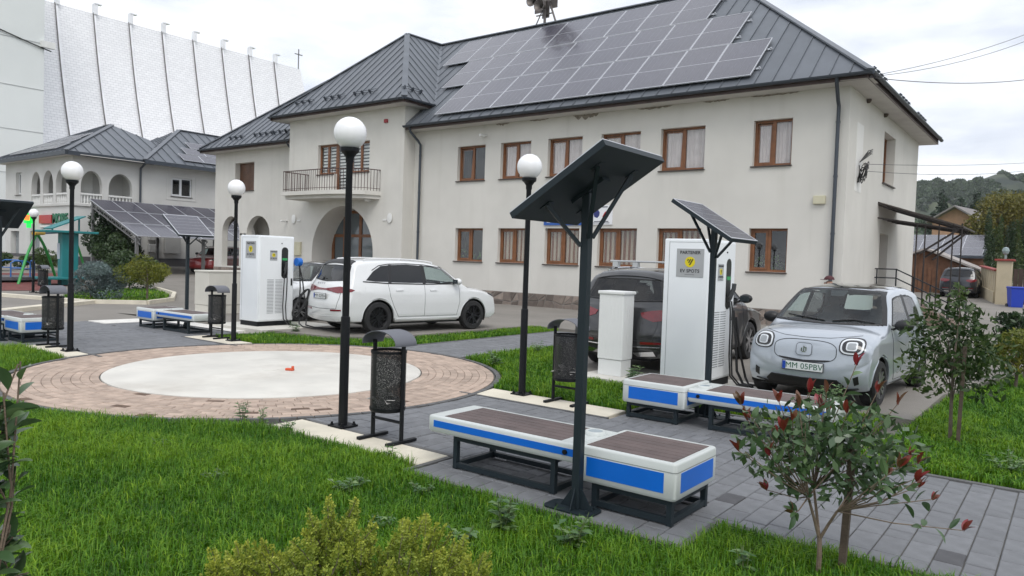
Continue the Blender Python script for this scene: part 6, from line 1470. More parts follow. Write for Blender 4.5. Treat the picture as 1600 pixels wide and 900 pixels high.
    def glass(s, name, outline, axis, kind='clear', sign=1, mirror=False, band=.90, off=.007):
        """pane with a black printed border; the body is opened behind it"""
        c = (sum(p[0] for p in outline) / len(outline), sum(p[1] for p in outline) / len(outline)); sc = lambda f: [(c[0] + (p[0] - c[0]) * f, c[1] + (p[1] - c[1]) * f) for p in outline]
        m = {'clear': car_clear, 'tint': car_tint}[kind]
        for mi in ((1, -1) if mirror else (1,)):
            s.cuts.append((axis, sign * mi, sc((1 + band) / 2)))
            def P(a, b, o):
                h, nn = s.hit(axis, a, b, sign * mi)
                return (h + nn * o) if h is not None else Vector((0, 0, .5))
            def dens(poly):
                out = []
                for p, q in zip(poly, poly[1:] + poly[:1]):
                    k = max(1, int(math.hypot(q[0] - p[0], q[1] - p[1]) / .035)); out += [(p[0] + (q[0] - p[0]) * i / k, p[1] + (q[1] - p[1]) * i / k) for i in range(k)]
                return out
            D = dens(outline); n = len(D); lv = lambda f, o: [P(c[0] + (a - c[0]) * f, c[1] + (b - c[1]) * f, o) for a, b in D]
            R_ = [lv(1.0, -.01), lv(1.0, off), lv((1 + band) / 2, off), lv(band, off)]
            fr = MB().add([v for r_ in R_ for v in r_], [(k * n + i, k * n + (i + 1) % n, (k + 1) * n + (i + 1) % n, (k + 1) * n + i) for k in range(3) for i in range(n)]).build(name, trim_m, s.t, smooth=True)
            fs_ = [band * (1 - i / 9) for i in range(10)]; G = [lv(f, off) for f in fs_]
            MB().add([v for r_ in G for v in r_], [(k * n + i, k * n + (i + 1) % n, (k + 1) * n + (i + 1) % n, (k + 1) * n + i) for k in range(9) for i in range(n)]).build('pane', m, fr, smooth=True)
    def hit(s, axis, a, b, sign=1):
        """point and normal on the body: axis 'y' takes (x, z), axis 'x' takes (y, z), axis 'z' takes (x, y)"""
        if axis == 'y': o, d = Vector((a, 3 * sign, b)), Vector((0, -sign, 0))
        elif axis == 'x': o, d = Vector((s.S['L'] / 2 + 6 * sign, a, b)), Vector((-sign, 0, 0))
        else: o, d = Vector((a, b, 4)), Vector((0, 0, -1))
        h = s.bvh.ray_cast(o, d)
        return (h[0], h[1]) if h[0] is not None else (None, None)
    def panel(s, name, outline, axis, m, sign=1, off=.007, rings=9, parent=None, thick=.012, mirror=False, center=None):
        """sheet that follows the body skin inside a given outline"""
        last = None
        for mi in ((1, -1) if mirror else (1,)):
            mb = MB(); pts = []
            for (p, q) in zip(outline, outline[1:] + outline[:1]):
                k = max(1, int(math.hypot(q[0] - p[0], q[1] - p[1]) / .035)); pts += [(p[0] + (q[0] - p[0]) * i / k, p[1] + (q[1] - p[1]) * i / k) for i in range(k)]
            c = center or (sum(p[0] for p in pts) / len(pts), sum(p[1] for p in pts) / len(pts)); n = len(pts); vs = []; ok = True
            levels = [1.0] + [1 - (i / rings) for i in range(rings + 1)][0:]
            for li, f in enumerate(levels):
                for (a, b) in pts:
                    a_, b_ = c[0] + (a - c[0]) * f, c[1] + (b - c[1]) * f
                    if axis == 'y': h, nn = s.hit('y', a_, b_, sign * mi)
                    elif axis == 'x': h, nn = s.hit('x', a_ * mi, b_, sign)
                    else: h, nn = s.hit('z', a_, b_ * mi)
                    if h is None: h, nn = Vector((a_, 0, b_)) if axis == 'y' else Vector((s.S['L'] / 2, a_ * mi, b_)), Vector((0, 0, 1)); ok = False
                    vs.append(h + nn * (off if li else -thick))
            fs = [(k * n + i, k * n + (i + 1) % n, (k + 1) * n + (i + 1) % n, (k + 1) * n + i) for k in range(len(levels) - 1) for i in range(n)]
            mb.add(vs, fs)
            if not ok: print('panel misses body', s.t['label'][:20], name)
            last = mb.build(name, m, parent or s.t, smooth=True)
        return last
    def line(s, name, pts, axis, m, sign=1, r=.004, off=.001, parent=None, mirror=False, step=.05):
        for mi in ((1, -1) if mirror else (1,)):
            mb = MB(); P = []
            for p, q in zip(pts, pts[1:]):
                k = max(1, int(math.hypot(q[0] - p[0], q[1] - p[1]) / step)); P += [(p[0] + (q[0] - p[0]) * i / k, p[1] + (q[1] - p[1]) * i / k) for i in range(k)]
            P.append(pts[-1]); V = []
            for a, b in P:
                h, nn = s.hit(axis, a, b, sign * mi) if axis == 'y' else s.hit(axis, a * mi if axis == 'x' else a, b * mi if axis == 'z' else b, sign)
                if h is not None: V.append(h + nn * off)
            if len(V) > 1: mb.tube(V, r, 5)
            last = mb.build(name, m, parent or s.body)
        return last
    def mirrors(s, x, z, m, y=None):
        for sg in (1, -1):
            h, nn = s.hit('y', x, z, sg); y0 = (h.y if h else sg * .8)
            o = MB(); M = Matrix.Translation((x + .02, y0 + sg * .13, z + .06)) @ Matrix.Diagonal((.085, .12, .085, 1)); bm = bmesh.new(); bmesh.ops.create_icosphere(bm, subdivisions=3, radius=1); o.bm(bm, M); o.bar((x + .03, y0 - sg * .01, z + .0), (x + .02, y0 + sg * .06, z + .03), .05, .03); ob = o.build('wing_mirror', m, s.t, smooth=True)
            MB().mbox(Matrix.Translation((x - .058, y0 + sg * .13, z + .06)), .012, .17, .1).build('mirror_glass', glass_d, ob)
    def plate(s, x, z, sign, text, green=False, tilt=0, w=.52):
        p = MB().rbox(-w / 2, w / 2, -.008, 0, -.055, .055, .003, 1).build('number_plate', plate_w, s.t, (x, 0, z), (tilt, 0, R(90) if sign > 0 else R(-90)))
        MB().box(-w / 2 - .008, w / 2 + .008, .001, .008, -.063, .063).build('plate_frame', ink_m, p)
        MB().box(-w / 2 + .003, -w / 2 + .045, -.0092, -.008, -.052, .052).build('plate_band', plate_b, p)
        place('lettering', text_mesh(text, .105, plate_g if green else ink_m, .0006, bold=.0, spacing=1.02), p, (.022, -.009, -.002), (R(90), 0, 0))
        return p

# ---- silver electric hatchback, nose towards the camera
S_small = dict(L=3.62, W=1.652, H=1.577, xr=.60, xf=3.0, rw=.30, zb=.2, skel=((.23, .74), (3.37, .70)),
    top=[(.07, .21, .12), (.015, .42, .3), (.0, .60, .32), (.03, .82, .3), (.08, 1.0, .25), (.16, 1.22, .2), (.26, 1.44, .16), (.42, 1.535, .13), (.8, 1.572, .10), (1.35, 1.577, .10), (1.85, 1.55, .10), (2.13, 1.495, .11), (2.38, 1.335, .13), (2.68, 1.12, .15), (2.86, 1.03, .14), (3.05, 1.005, .13), (3.3, .965, .17), (3.48, .90, .24), (3.575, .79, .30), (3.605, .62, .34), (3.62, .44, .36), (3.59, .3, .3), (3.5, .21, .15)],
    plan=((0, .885), (.15, .945), (.4, .985), (1, 1), (2.6, 1), (3.2, .985), (3.45, .95), (3.62, .89)), tum=((.2, .95), (.35, .985), (.6, 1), (.82, .99), (.95, .955), (1.05, .92), (1.5, .735), (1.6, .7)))
silver = paint('paint_silver', (.43, .47, .52), .3, .3); white_p = paint('paint_white', (.72, .73, .73)); grey_p = paint('paint_dark_grey', (.028, .029, .031), .3, .3)
def small_car(label, loc, rz, m, front=True, plate=None):
    c = Car(label, loc, rz, S_small, m, rim_sil)
    # black roof, glass
    c.panel('roof_skin', [(.34, -.42), (.7, -.55), (1.5, -.56), (2.02, -.52), (2.1, 0), (2.02, .52), (1.5, .56), (.7, .55), (.34, .42)], 'z', mat('roof_black', (.012, .012, .014), .1, coat=1.0), off=.003)
    ws = [(-.575, 1.475), (0, 1.50), (.575, 1.475), (.675, 1.25), (.745, 1.045), (.4, 1.03), (0, 1.022), (-.4, 1.03), (-.745, 1.045), (-.675, 1.25)]
    c.glass('windscreen', ws, 'x', 'clear', 1, band=.93, off=.012)
    c.line('windscreen_seal', ws + ws[:1], 'x', trim_m, 1, .011, .002)
    c.panel('door_pillar', [(1.385, .985), (1.385, 1.44), (1.455, 1.44), (1.455, .985)], 'y', trim_m, off=.006, mirror=True, rings=3)
    c.glass('side_window', [(2.42, 1.03), (2.2, 1.2), (1.98, 1.38), (1.72, 1.42), (1.45, 1.43), (1.45, 1.0), (2.2, 1.0)], 'y', 'clear', mirror=True)
    c.glass('side_window', [(1.39, 1.0), (1.39, 1.43), (1.0, 1.42), (.78, 1.38), (.66, 1.2), (.68, 1.06), (.85, 1.0)], 'y', 'tint', mirror=True)
    c.line('window_trim', [(2.5, .99), (1.4, .975), (.7, .985)], 'y', trim_m, r=.012, mirror=True)
    c.line('door_gap', [(1.42, .97), (1.42, .3), (2.4, .3), (2.52, .6), (2.5, .97)], 'y', trim_m, r=.004, mirror=True); c.line('door_gap', [(1.42, .3), (1.0, .3), (.92, .7), (.72, .95)], 'y', trim_m, r=.004, mirror=True)
    c.panel('door_handle', [(1.55, .86), (1.72, .865), (1.72, .89), (1.55, .885)], 'y', m, off=.02, rings=2, mirror=True); c.panel('door_handle', [(.95, .87), (1.1, .875), (1.1, .9), (.95, .895)], 'y', m, off=.02, rings=2, mirror=True)
    c.mirrors(2.36, .98, trim_m)
    c.panel('sill_trim', [(.95, .2), (.95, .27), (2.62, .27), (2.62, .2)], 'y', trim_m, rings=3, mirror=True)
    # face
    def sup(cx, cz, a, b, n=26, e=2.8): return [(cx + a * math.copysign(abs(math.cos(t)) ** (2 / e), math.cos(t)), cz + b * math.copysign(abs(math.sin(t)) ** (2 / e), math.sin(t))) for t in [2 * math.pi * i / n for i in range(n)]]
    for sg in (1, -1):
        cx = sg * .565
        hl = c.panel('headlight', sup(cx, .79, .145, .108), 'x', lamp_blk, 1, .008); c.panel('light_ring', sup(cx, .79, .128, .092), 'x', drl, 1, .012, parent=hl); c.panel('light_bowl', sup(cx, .79, .108, .073), 'x', lamp_blk, 1, .016, parent=hl)
        c.panel('light_ring', sup(cx, .79, .062, .05, e=4), 'x', drl, 1, .020, parent=hl); c.panel('light_lens', sup(cx, .79, .048, .036, e=4), 'x', lamp_clear, 1, .024, parent=hl)
        c.panel('air_slot', [(sg * .60, .40), (sg * .66, .43), (sg * .67, .33), (sg * .615, .30)], 'x', trim_m, 1, .006, 3)
    c.line('grille_edge', sup(0, .70, .40, .14, 40, 3.2) + sup(0, .70, .40, .14, 40, 3.2)[:1], 'x', mat('gap_dark', (.05, .055, .06), .5), 1, .005, .001)
    c.panel('grille_slot', [(-.33, .60), (0, .575), (.33, .60), (.31, .58), (0, .553), (-.31, .58)], 'x', trim_m, 1, .005, 3)
    bd = c.panel('badge_field', sup(0, .715, .1, .078, 24, 5), 'x', m, 1, .012, 4); c.line('badge_edge', sup(0, .715, .1, .078, 24, 5) + sup(0, .715, .1, .078, 24, 5)[:1], 'x', MATS['gap_dark'], 1, .003, .013, bd)
    h, nn = c.hit('x', 0, .715, 1)
    em = MB(); X = h.x + .02
    for y0, y1, z0, z1 in ((-.035, -.022, .69, .735), (.022, .035, .695, .75), (-.022, .022, .678, .691), (-.006, .006, .691, .76), (.006, .022, .738, .75)): em.box(X - .004, X, y0, y1, z0, z1)
    em.build('emblem', chrome, bd)
    c.panel('lower_grille', [(-.42, .36), (0, .35), (.42, .36), (.5, .29), (.46, .25), (0, .245), (-.46, .25), (-.5, .29)], 'x', trim_m, 1, .022, 8)
    c.panel('bumper_lip', [(-.66, .27), (-.5, .245), (0, .238), (.5, .245), (.66, .27), (.64, .215), (0, .212), (-.64, .215)], 'x', trim_m, 1, .02, 6)
    c.line('bonnet_gap', [(-.62, .925), (-.3, .88), (0, .87), (.3, .88), (.62, .925)], 'x', MATS['gap_dark'], 1, .004, .001)
    for y0, y1 in ((.62, .1), (.0, -.55)):
        wp = MB(); P = [c.hit('x', y0 + (y1 - y0) * i / 6, 1.05 + (.03 if y0 > .5 else .05) * (i / 6 if y0 < .5 else 1 - abs(i / 3 - 1)), 1) for i in range(7)]; wp.tube([h + n_ * .02 for h, n_ in P if h], .009, 5); wp.build('wiper', trim_m, c.t)
    if plate: h, nn = c.hit('x', 0, .495, 1); c.plate(h.x + .02, .495, 1, plate, True)
    # inside mirror housing glimpsed behind the screen
    c.panel('sensor_housing', [(-.12, 1.47), (.12, 1.47), (.09, 1.39), (-.09, 1.39)], 'x', trim_m, 1, .007, 3)
    # tail
    for sg in (1, -1): c.panel('tail_lamp', [(sg * .56, .98), (sg * .70, .96), (sg * .72, .72), (sg * .60, .70)], 'x', lamp_red, -1, .006, 4)
    c.glass('rear_window', [(-.50, 1.38), (.50, 1.38), (.58, 1.1), (-.58, 1.1)], 'x', 'clear', -1)
    c.cut()
    return c
fx, fy = -.05, -.999; ang = math.atan2(fy, fx)
ax_f = Vector((-2.83, 10.06)); org = ax_f - Vector((fx, fy)) * 3.62
c1 = small_car('silver electric hatchback with black roof facing the camera, green-lettered number plate', (org.x, org.y, .055), ang, silver, True, 'MM 05PBV')
small_car('white hatchback with black roof half hidden behind the left charger', (-16.5, 14.75, .055), R(-90), white_p)

# ---- big SUVs seen from behind
S_suv = dict(L=4.70, W=1.87, H=1.70, xr=.97, xf=3.74, rw=.36, zb=.24, skel=((.53, .88), (4.18, .82)),
    top=[(.10, .26, .12), (.03, .42, .26), (.0, .62, .3), (.03, .85, .3), (.10, 1.05, .24), (.17, 1.15, .2), (.33, 1.40, .16), (.44, 1.58, .13), (.62, 1.655, .11), (1.2, 1.70, .10), (1.9, 1.70, .10), (2.5, 1.66, .10), (2.85, 1.58, .11), (3.15, 1.40, .13), (3.5, 1.17, .15), (3.68, 1.09, .14), (3.95, 1.05, .13), (4.3, .985, .17), (4.55, .90, .26), (4.65, .78, .32), (4.69, .6, .36), (4.70, .45, .36), (4.66, .33, .3), (4.56, .26, .15)],
    plan=((0, .90), (.2, .955), (.5, .985), (1.2, 1), (3.5, 1), (4.2, .985), (4.5, .95), (4.7, .89)), tum=((.24, .94), (.42, .985), (.7, 1), (.95, .99), (1.08, .955), (1.16, .925), (1.62, .735), (1.7, .7)))
def suv(label, loc, rz, m, rim, kind, text):
    c = Car(label, loc, rz, S_suv, m, rim)
    rw_ = [(-.60, 1.50), (0, 1.515), (.60, 1.50), (.70, 1.19), (0, 1.15), (-.70, 1.19)]
    (c.panel('rear_window', rw_, 'x', glass_p, -1, .006) if kind != 'rack' else c.glass('rear_window', rw_, 'x', 'tint', -1, band=.93)); c.line('rear_seal', rw_ + rw_[:1], 'x', trim_m, -1, .012, .002)
    h, n_ = c.hit('x', .1, 1.22, -1)
    wp = MB(); P = [c.hit('x', .05 + .32 * i / 5, 1.2 + .06 * i / 5, -1) for i in range(6)]; wp.tube([p + n_ * .02 for p, n_ in P if p], .011, 5); wp.build('rear_wiper', trim_m, c.t)
    # side glass: three black panes under a floating roof
    c.panel('door_pillar', [(2.19, 1.13), (2.19, 1.56), (2.275, 1.56), (2.275, 1.13)], 'y', trim_m, off=.006, mirror=True, rings=3); c.panel('door_pillar', [(1.23, 1.15), (1.31, 1.555), (1.395, 1.555), (1.315, 1.15)], 'y', trim_m, off=.006, mirror=True, rings=3)
    c.glass('side_window', [(3.2, 1.17), (3.0, 1.33), (2.78, 1.49), (2.45, 1.545), (2.26, 1.55), (2.26, 1.15), (2.9, 1.14)], 'y', 'clear', mirror=True)
    c.panel('side_window', [(2.20, 1.15), (2.20, 1.55), (1.8, 1.57), (1.38, 1.55), (1.30, 1.16), (1.8, 1.15)], 'y', glass_p, mirror=True)
    c.panel('quarter_window', [(1.24, 1.17), (1.32, 1.545), (1.1, 1.52), (.88, 1.40), (.66, 1.2), (.9, 1.175)], 'y', glass_p, mirror=True)
    c.line('window_trim', [(3.3, 1.135), (2.2, 1.12), (1.2, 1.135), (.58, 1.17)], 'y', trim_m, r=.014, mirror=True)
    c.line('window_trim', [(3.25, 1.16), (3.0, 1.36), (2.78, 1.515), (2.3, 1.575), (1.8, 1.59), (1.3, 1.57), (1.05, 1.53), (.85, 1.42)], 'y', trim_m, r=.010, mirror=True)
    gap = mat('gap_dark', (.05, .055, .06), .5)
    c.line('door_gap', [(2.23, 1.12), (2.23, .38), (3.2, .38), (3.28, .7), (3.26, 1.13)], 'y', gap, r=.004, mirror=True); c.line('door_gap', [(2.23, .38), (1.5, .38), (1.36, .62), (1.26, .85), (1.22, 1.12)], 'y', gap, r=.004, mirror=True)
    for x in (2.38, 1.42): c.panel('door_handle', [(x, .965), (x + .2, .975), (x + .2, 1.0), (x, .995)], 'y', m, off=.022, rings=2, mirror=True)
    c.panel('sill_trim', [(1.45, .27), (1.45, .34), (3.25, .34), (3.25, .27)], 'y', m if kind == 'bar' else trim_m, rings=3, off=.02, mirror=True)
    c.panel('fuel_flap', [(.62, .93), (.82, .93), (.82, 1.07), (.62, 1.07)], 'y', m, -1, .003, 2)
    c.mirrors(3.12, 1.13, m if kind == 'bar' else trim_m)
    c.panel('headlight', [(4.25, .93), (4.5, .87), (4.56, .80), (4.42, .80), (4.22, .88)], 'y', lamp_blk, mirror=True, rings=3)
    c.panel('roof_spoiler', [(.42, -.58), (.42, .58), (.56, .56), (.56, -.56)], 'z', trim_m if kind == 'bar' else m, off=.018, rings=3)
    c.glass('windscreen', [(-.60, 1.54), (0, 1.56), (.60, 1.54), (.74, 1.16), (0, 1.12), (-.74, 1.16)], 'x', 'clear', 1, band=.93, off=.012)
    for sg in (1, -1):
        rr = MB(); P = [c.hit('z', .75 + 1.9 * i / 12, sg * .57) for i in range(13)]; rr.tube([p + Vector((0, 0, .035)) for p, n_ in P if p], .016, 6); 
        for i in (0, 6, 12): rr.bar(P[i][0], P[i][0] + Vector((0, 0, .035)), .03)
        rr.build('roof_rail', m if kind == 'bar' else chrome, c.t, smooth=True)
    c.line('tailgate_gap', [(-.68, 1.1), (-.66, .8), (-.6, .56), (0, .54), (.6, .56), (.66, .8), (.68, 1.1)], 'x', gap, -1, .005, .001)
    c.panel('bumper_skirt', [(-.72, .40), (0, .38), (.72, .40), (.66, .28), (0, .272), (-.66, .28)], 'x', m if kind == 'bar' else trim_m, -1, .006, 4)
    if kind == 'bar':
        c.panel('light_bar', [(-.80, 1.02), (-.62, 1.05), (-.45, 1.0), (0, .99), (.45, 1.0), (.62, 1.05), (.80, 1.02), (.80, .93), (.6, .90), (.4, .945), (0, .955), (-.4, .945), (-.6, .90), (-.80, .93)], 'x', lamp_red, -1, .012, 4, center=(0, .975))
        c.panel('light_bar_side', [(.2, 1.0), (.28, 1.01), (.36, .98), (.28, .94), (.2, .93)], 'y', lamp_red, off=.006, mirror=True, rings=3)
        h, n_ = c.hit('x', 0, .80, -1); c.plate(h.x - .025, .82, -1, text)
        h1 = c.hit('x', 0, 1.1, -1)[0]; lt = MB(); [lt.box(h1.x - .012, h1.x + .01, y - .018, y + .018, 1.085, 1.12) for y in (.30, .21, .12, .03)]; lt.build('tailgate_lettering', chrome, c.t)
    else:
        for sg in (1, -1):
            c.panel('tail_lamp', [(sg * .38, .99), (sg * .55, 1.03), (sg * .8, 1.06), (sg * .82, .90), (sg * .6, .86), (sg * .42, .92)], 'x', lamp_red, -1, .010, 4)
            c.panel('exhaust_trim', [(sg * .28, .36), (sg * .62, .40), (sg * .66, .33), (sg * .36, .30)], 'x', chrome, -1, .012, 3)
        c.panel('tail_lamp_side', [(.2, 1.03), (.28, 1.04), (.38, 1.0), (.28, .94), (.2, .92)], 'y', lamp_red, off=.006, mirror=True, rings=3)
        h, n_ = c.hit('x', 0, .80, -1); c.plate(h.x - .025, .80, -1, text) if text else None
        c.line('chrome_strip', [(-.72, .47), (-.3, .455), (.3, .455), (.72, .47)], 'x', chrome, -1, .012, .004)
    for sg in (1, -1): c.panel('reflector', [(sg * .42, .50), (sg * .74, .515), (sg * .74, .55), (sg * .42, .54)], 'x', lamp_red, -1, .008, 2)
    if kind == 'rack':
        for x in (1.0, 1.75):
            rb = MB(); z = 1.80; rb.rbox(x - .04, x + .04, -.68, .68, z - .012, z + .018, .008)
            for sg in (1, -1): rb.box(x - .05, x + .05, sg * .57 - .05, sg * .57 + .05, 1.70, z - .012)
            rb.build('roof_bar', mat('bar_alu', (.55, .56, .57), .35, metal=.6), c.t)
    c.cut()
    return c
suv('white SUV with red light bar parked nose to the town hall', (-13.5, 10.63, .055), R(80.5), white_p, rim_dark, 'bar', 'MM 02PBV')
suv('dark grey SUV with silver roof bars behind the white cabinet', (-5.85, 10.45, .055), R(91), grey_p, rim_sil, 'rack', '')
blk_p = paint('paint_blue_black', (.010, .013, .02), .3, .3); red_p = paint('paint_red', (.25, .02, .02))
suv('distant dark car by the garden wall beyond the side stairs', (-5.35, 47.6, zg(-5.3, 48.5) + .03), R(90), blk_p, rim_dark, 'far', '')
suv('distant red car parked under the solar carport', (-45.2, 28.6, zg(-45, 27) - .05), R(-60), red_p, rim_dark, 'far', '')
# ================================================================== PLANTS NEAR THE CAMERA
RT, FW_ = Vector((.795, .606, 0)), Vector((-.606, .795, 0))
def leaf_mesh(name, L, W, m, fold=.25, curl=.15):
    st = [(0, .06), (.15, .55), (.35, .95), (.55, 1.0), (.75, .78), (.9, .42), (1, .02)]; v = []; f = []
    for t, w in st:
        z = curl * L * (t - .5) ** 2 * -1; v += [(-w * W / 2, t * L, z + fold * W * w * .5), (0, t * L, z), (w * W / 2, t * L, z + fold * W * w * .5)]
    for i in range(len(st) - 1): f += [(3 * i, 3 * i + 1, 3 * i + 4, 3 * i + 3), (3 * i + 1, 3 * i + 2, 3 * i + 5, 3 * i + 4)]
    return MB().add(v, f).mesh(name, m, True)
pg = leaf_material('photinia_green', (.066, .122, .048), .4, .15, .32, .5, .02, True); pr_ = leaf_material('photinia_red', (.19, .030, .022), .35, .25, .32, .5, .02, True); pbr = leaf_material('photinia_bronze', (.12, .06, .028), .35, .2, .32, .5, .02, True)
LEAF = {k: [leaf_mesh('leaf', l, w, m, fo, cu) for l, w, fo, cu in ((.098, .04, .3, .35), (.084, .036, .15, .6), (.108, .039, .4, .2))] for k, m in (('g', pg), ('r', pr_), ('b', pbr))}
def orient(d, nrm):
    d = d.normalized(); x = d.cross(nrm)
    if x.length < 1e-3: x = d.cross(Vector((1, 0, 0)))
    x.normalize(); z = x.cross(d); return Matrix(((x.x, d.x, z.x, 0), (x.y, d.y, z.y, 0), (x.z, d.z, z.z, 0), (0, 0, 0, 1)))
def put_leaf(root, kind, p, d, rn, s=1.):
    M4 = orient(d, Vector((rn.gauss(0, .4), rn.gauss(0, .4), 1))); M4 = M4 @ Matrix.Rotation(rn.gauss(0, .3), 4, 'Y') @ Matrix.Diagonal((s, s, s, 1)); M4.translation = p
    o = place('leaf', rn.choice(LEAF[kind]), root); o.matrix_local = M4
def photinia(label, base, tips, fork, rn, trunk_r=.016, stems=3, per=(4, 6), maxleaf=300):
    t = thing('photinia_shrub', label, 'shrub', base)
    wood = MB(); forks = []
    wood.tube([(0, 0, -.05), (.005, 0, fork * .6), (0, 0, fork)], trunk_r, 8, .85)
    for k in range(stems):
        a = k * 2 * math.pi / stems + rn.uniform(-.3, .3); q = Vector((.1 * math.cos(a), .1 * math.sin(a), fork + rn.uniform(.18, .3))); wood.tube([(0, 0, fork - .01), q * .5 + Vector((0, 0, fork * .5)), q], trunk_r * .62, 7, .75); forks.append(q)
    cnt = 0; rest = []
    for tip, red in tips:
        tip = Vector(tip); f = min(forks, key=lambda q: (q - tip).length + rn.uniform(0, .15)); mid = f.lerp(tip, .5) + Vector((rn.gauss(0, .03), rn.gauss(0, .03), -.02))
        wood.tube([f, mid, tip], .0048, 5, .55); d0 = (tip - mid).normalized()
        if red:
            for k in range(rn.randint(3, 5)):
                a = k * 2.1 + rn.random(); d = d0 * .8 + Vector((.55 * math.cos(a), .55 * math.sin(a), .75))
                if cnt < maxleaf: put_leaf(t, 'r' if rn.random() < .75 else 'b', tip, d, rn, rn.uniform(.65, 1.0)); cnt += 1
        n = rn.randint(*per)
        for k in range(n):
            s = k / n; p = mid.lerp(tip, .25 + .75 * s); a = k * 2.4 + rn.random(); side = d0.cross(Vector((0, 0, 1))); side = side.normalized() if side.length > .1 else Vector((1, 0, 0)); oth = side.cross(d0)
            d = d0 * (.25 + .5 * s) + (side * math.cos(a) + oth * math.sin(a)) * .9 + Vector((0, 0, -.1))
            if cnt < maxleaf: put_leaf(t, 'g', p, d, rn, rn.uniform(.75, 1.1)); cnt += 1
    wood.build('trunk', mat('photinia_bark', (.16, .12, .085), .85, var=.25, vscale=12, bump=.4, bscale=60), t)
    return t, cnt
rn = random.Random(21)
tips = []
for x, z in ((.76, .36), (.70, .47), (.6, .55), (-.5, 1.02), (-.38, .9), (.22, 1.26), (-.05, 1.08), (.30, 1.12), (.42, 1.05), (-.2, 1.04), (-.27, .98), (.1, 1.0), (.52, .72), (-.52, .78), (-.28, .48), (-.2, .42)): tips.append((RT * x + FW_ * rn.uniform(-.2, .2) + Vector((0, 0, z)), x > -.3 or z > .9))
for k in range(34):
    d = Vector((rn.gauss(0, 1), rn.gauss(0, 1), rn.gauss(0, 1))).normalized(); q = rn.uniform(.55, 1.0) ** .6
    p = Vector((.02, 0, .80)) + RT * d.x * .58 * q + FW_ * d.y * .46 * q + Vector((0, 0, d.z * .31 * q)); tips.append((p, (p.z > .72 and rn.random() < .7) or rn.random() < .2))
ph, cnt = photinia('red and green leaved young shrub beside a wooden stake in the foreground', (-1.15, 4.6, -.02), tips, .24, rn, per=(3, 5), maxleaf=300)
stuff_leaf = None
# more green foliage deep inside the crown, joined
inner = foliage_mesh('inner_leaves', [((.03 + RT.x * a * .33, RT.y * a * .33, .78 + .16 * b), (.27, .24, .2)) for a, b in ((-1, 0), (0, .8), (1, 0), (0, -.8), (.5, .6), (-.5, -.6), (.7, -.5), (-.7, .5))], 1000, .078, leaf_material('photinia_inner', (.06, .11, .043), .4, .15, .32, .5), .42)
stuff(place('inner_leaves', inner, ph))
sk = thing('plant_stake', 'brown wooden stake beside the red-leaved shrub', 'stake', (-1.06, 4.78, -.05)); MB().bar((0, 0, 0), (.03, .01, .88), .042, .04).build('post', mat('stake_wood', (.10, .075, .055), .9, var=.3, vscale=6, bump=.4, bscale=40), sk); MB().tube([(.02, -.02, .6), (-.06, -.12, .58), (-.12, -.18, .56)], .006, 5).build('tie', ink_m, sk)
rn = random.Random(4); tips = []
for zc, n in ((1.40, 12), (1.30, 12), (1.2, 6), (.95, 10), (.84, 12), (.74, 8)):
    for k in range(n): tips.append((RT * rn.uniform(-.08, .11) + FW_ * rn.uniform(-.14, .14) + Vector((0, 0, zc + rn.uniform(-.09, .09))), k == 0 and zc > 1.3))
photinia('dark green leafy shrub cut off by the left edge of the photo', (-2.63, .78, -.02), tips, .5, rn, stems=3, per=(4, 6), maxleaf=300)

# golden thuja at the bottom edge: flat feathery sprays
def thuja(label, base, sprays, seed):
    t = thing('golden_thuja', label, 'thuja', base); rn = np.random.default_rng(seed); stem = MB(); C, A, S, T = [], [], [], []
    def nz(v): return v / (np.linalg.norm(v) + 1e-9)
    for (p0, d0, L, tone) in sprays:
        p0, d0 = np.array(p0), nz(np.array(d0)); pn = nz(np.cross(d0, rn.normal(size=3))); side = nz(np.cross(pn, d0)); bend = rn.normal(0, .35)
        ax = [p0 + d0 * L * f + side * bend * L * f * f * .5 + np.array([0, 0, -.12 * L * f * f]) for f in np.linspace(0, 1, 9)]; stem.tube([tuple(q) for q in ax[::2]], .0035, 4, .3)
        nb = int(L / .0095)
        for k in range(nb):
            f = .12 + .88 * k / nb; q = ax[min(7, int(f * 8))] * (1 - (f * 8) % 1) + ax[min(8, int(f * 8) + 1)] * ((f * 8) % 1); sg = 1 if k % 2 else -1
            bl = L * (.42 * (1 - f) + .07) * rn.uniform(.75, 1.15); bd = nz(d0 * .75 + side * sg * .8 + pn * rn.normal(0, .18)); ns = max(3, int(bl / .0075))
            for j in range(ns):
                g_ = (j + .5) / ns; c = q + bd * bl * g_; sd = nz(np.cross(pn, bd)); dd = nz(bd + sd * (1 if j % 2 else -1) * .75 + pn * rn.normal(0, .25))
                C.append(c + dd * .004); A.append(dd); S.append(.021 * (1.2 - .45 * g_)); T.append(tone + .3 * f + .25 * g_ - .25 + rn.normal(0, .08))
    stuff(stem.build('twigs', bark, t))
    C, A, S, T = np.array(C), np.array(A), np.array(S)[:, None], np.clip(np.array(T), 0, 1); N = len(C)
    B = np.cross(A, rn.normal(size=(N, 3))); B /= np.linalg.norm(B, axis=1)[:, None]
    V = np.stack([C - A * S * .5, C + B * S * .3, C + A * S * .5, C - B * S * .3], 1)
    me = bpy.data.meshes.new('crown'); me.vertices.add(N * 4); me.vertices.foreach_set('co', V.reshape(-1)); me.loops.add(N * 4); me.loops.foreach_set('vertex_index', np.arange(N * 4, dtype=np.int32)); me.polygons.add(N); me.polygons.foreach_set('loop_start', np.arange(N, dtype=np.int32) * 4); me.update(calc_edges=True)
    at = me.attributes.new('tone', 'FLOAT', 'FACE'); at.data.foreach_set('value', T.astype(np.float32)); me.materials.append(leaf_material('thuja_gold', (.23, .29, .04), .6, .25, .5, .3, .035)); stuff(place('crown', me, t)); print('thuja leaves', N)
rn = random.Random(8); sp_ = []
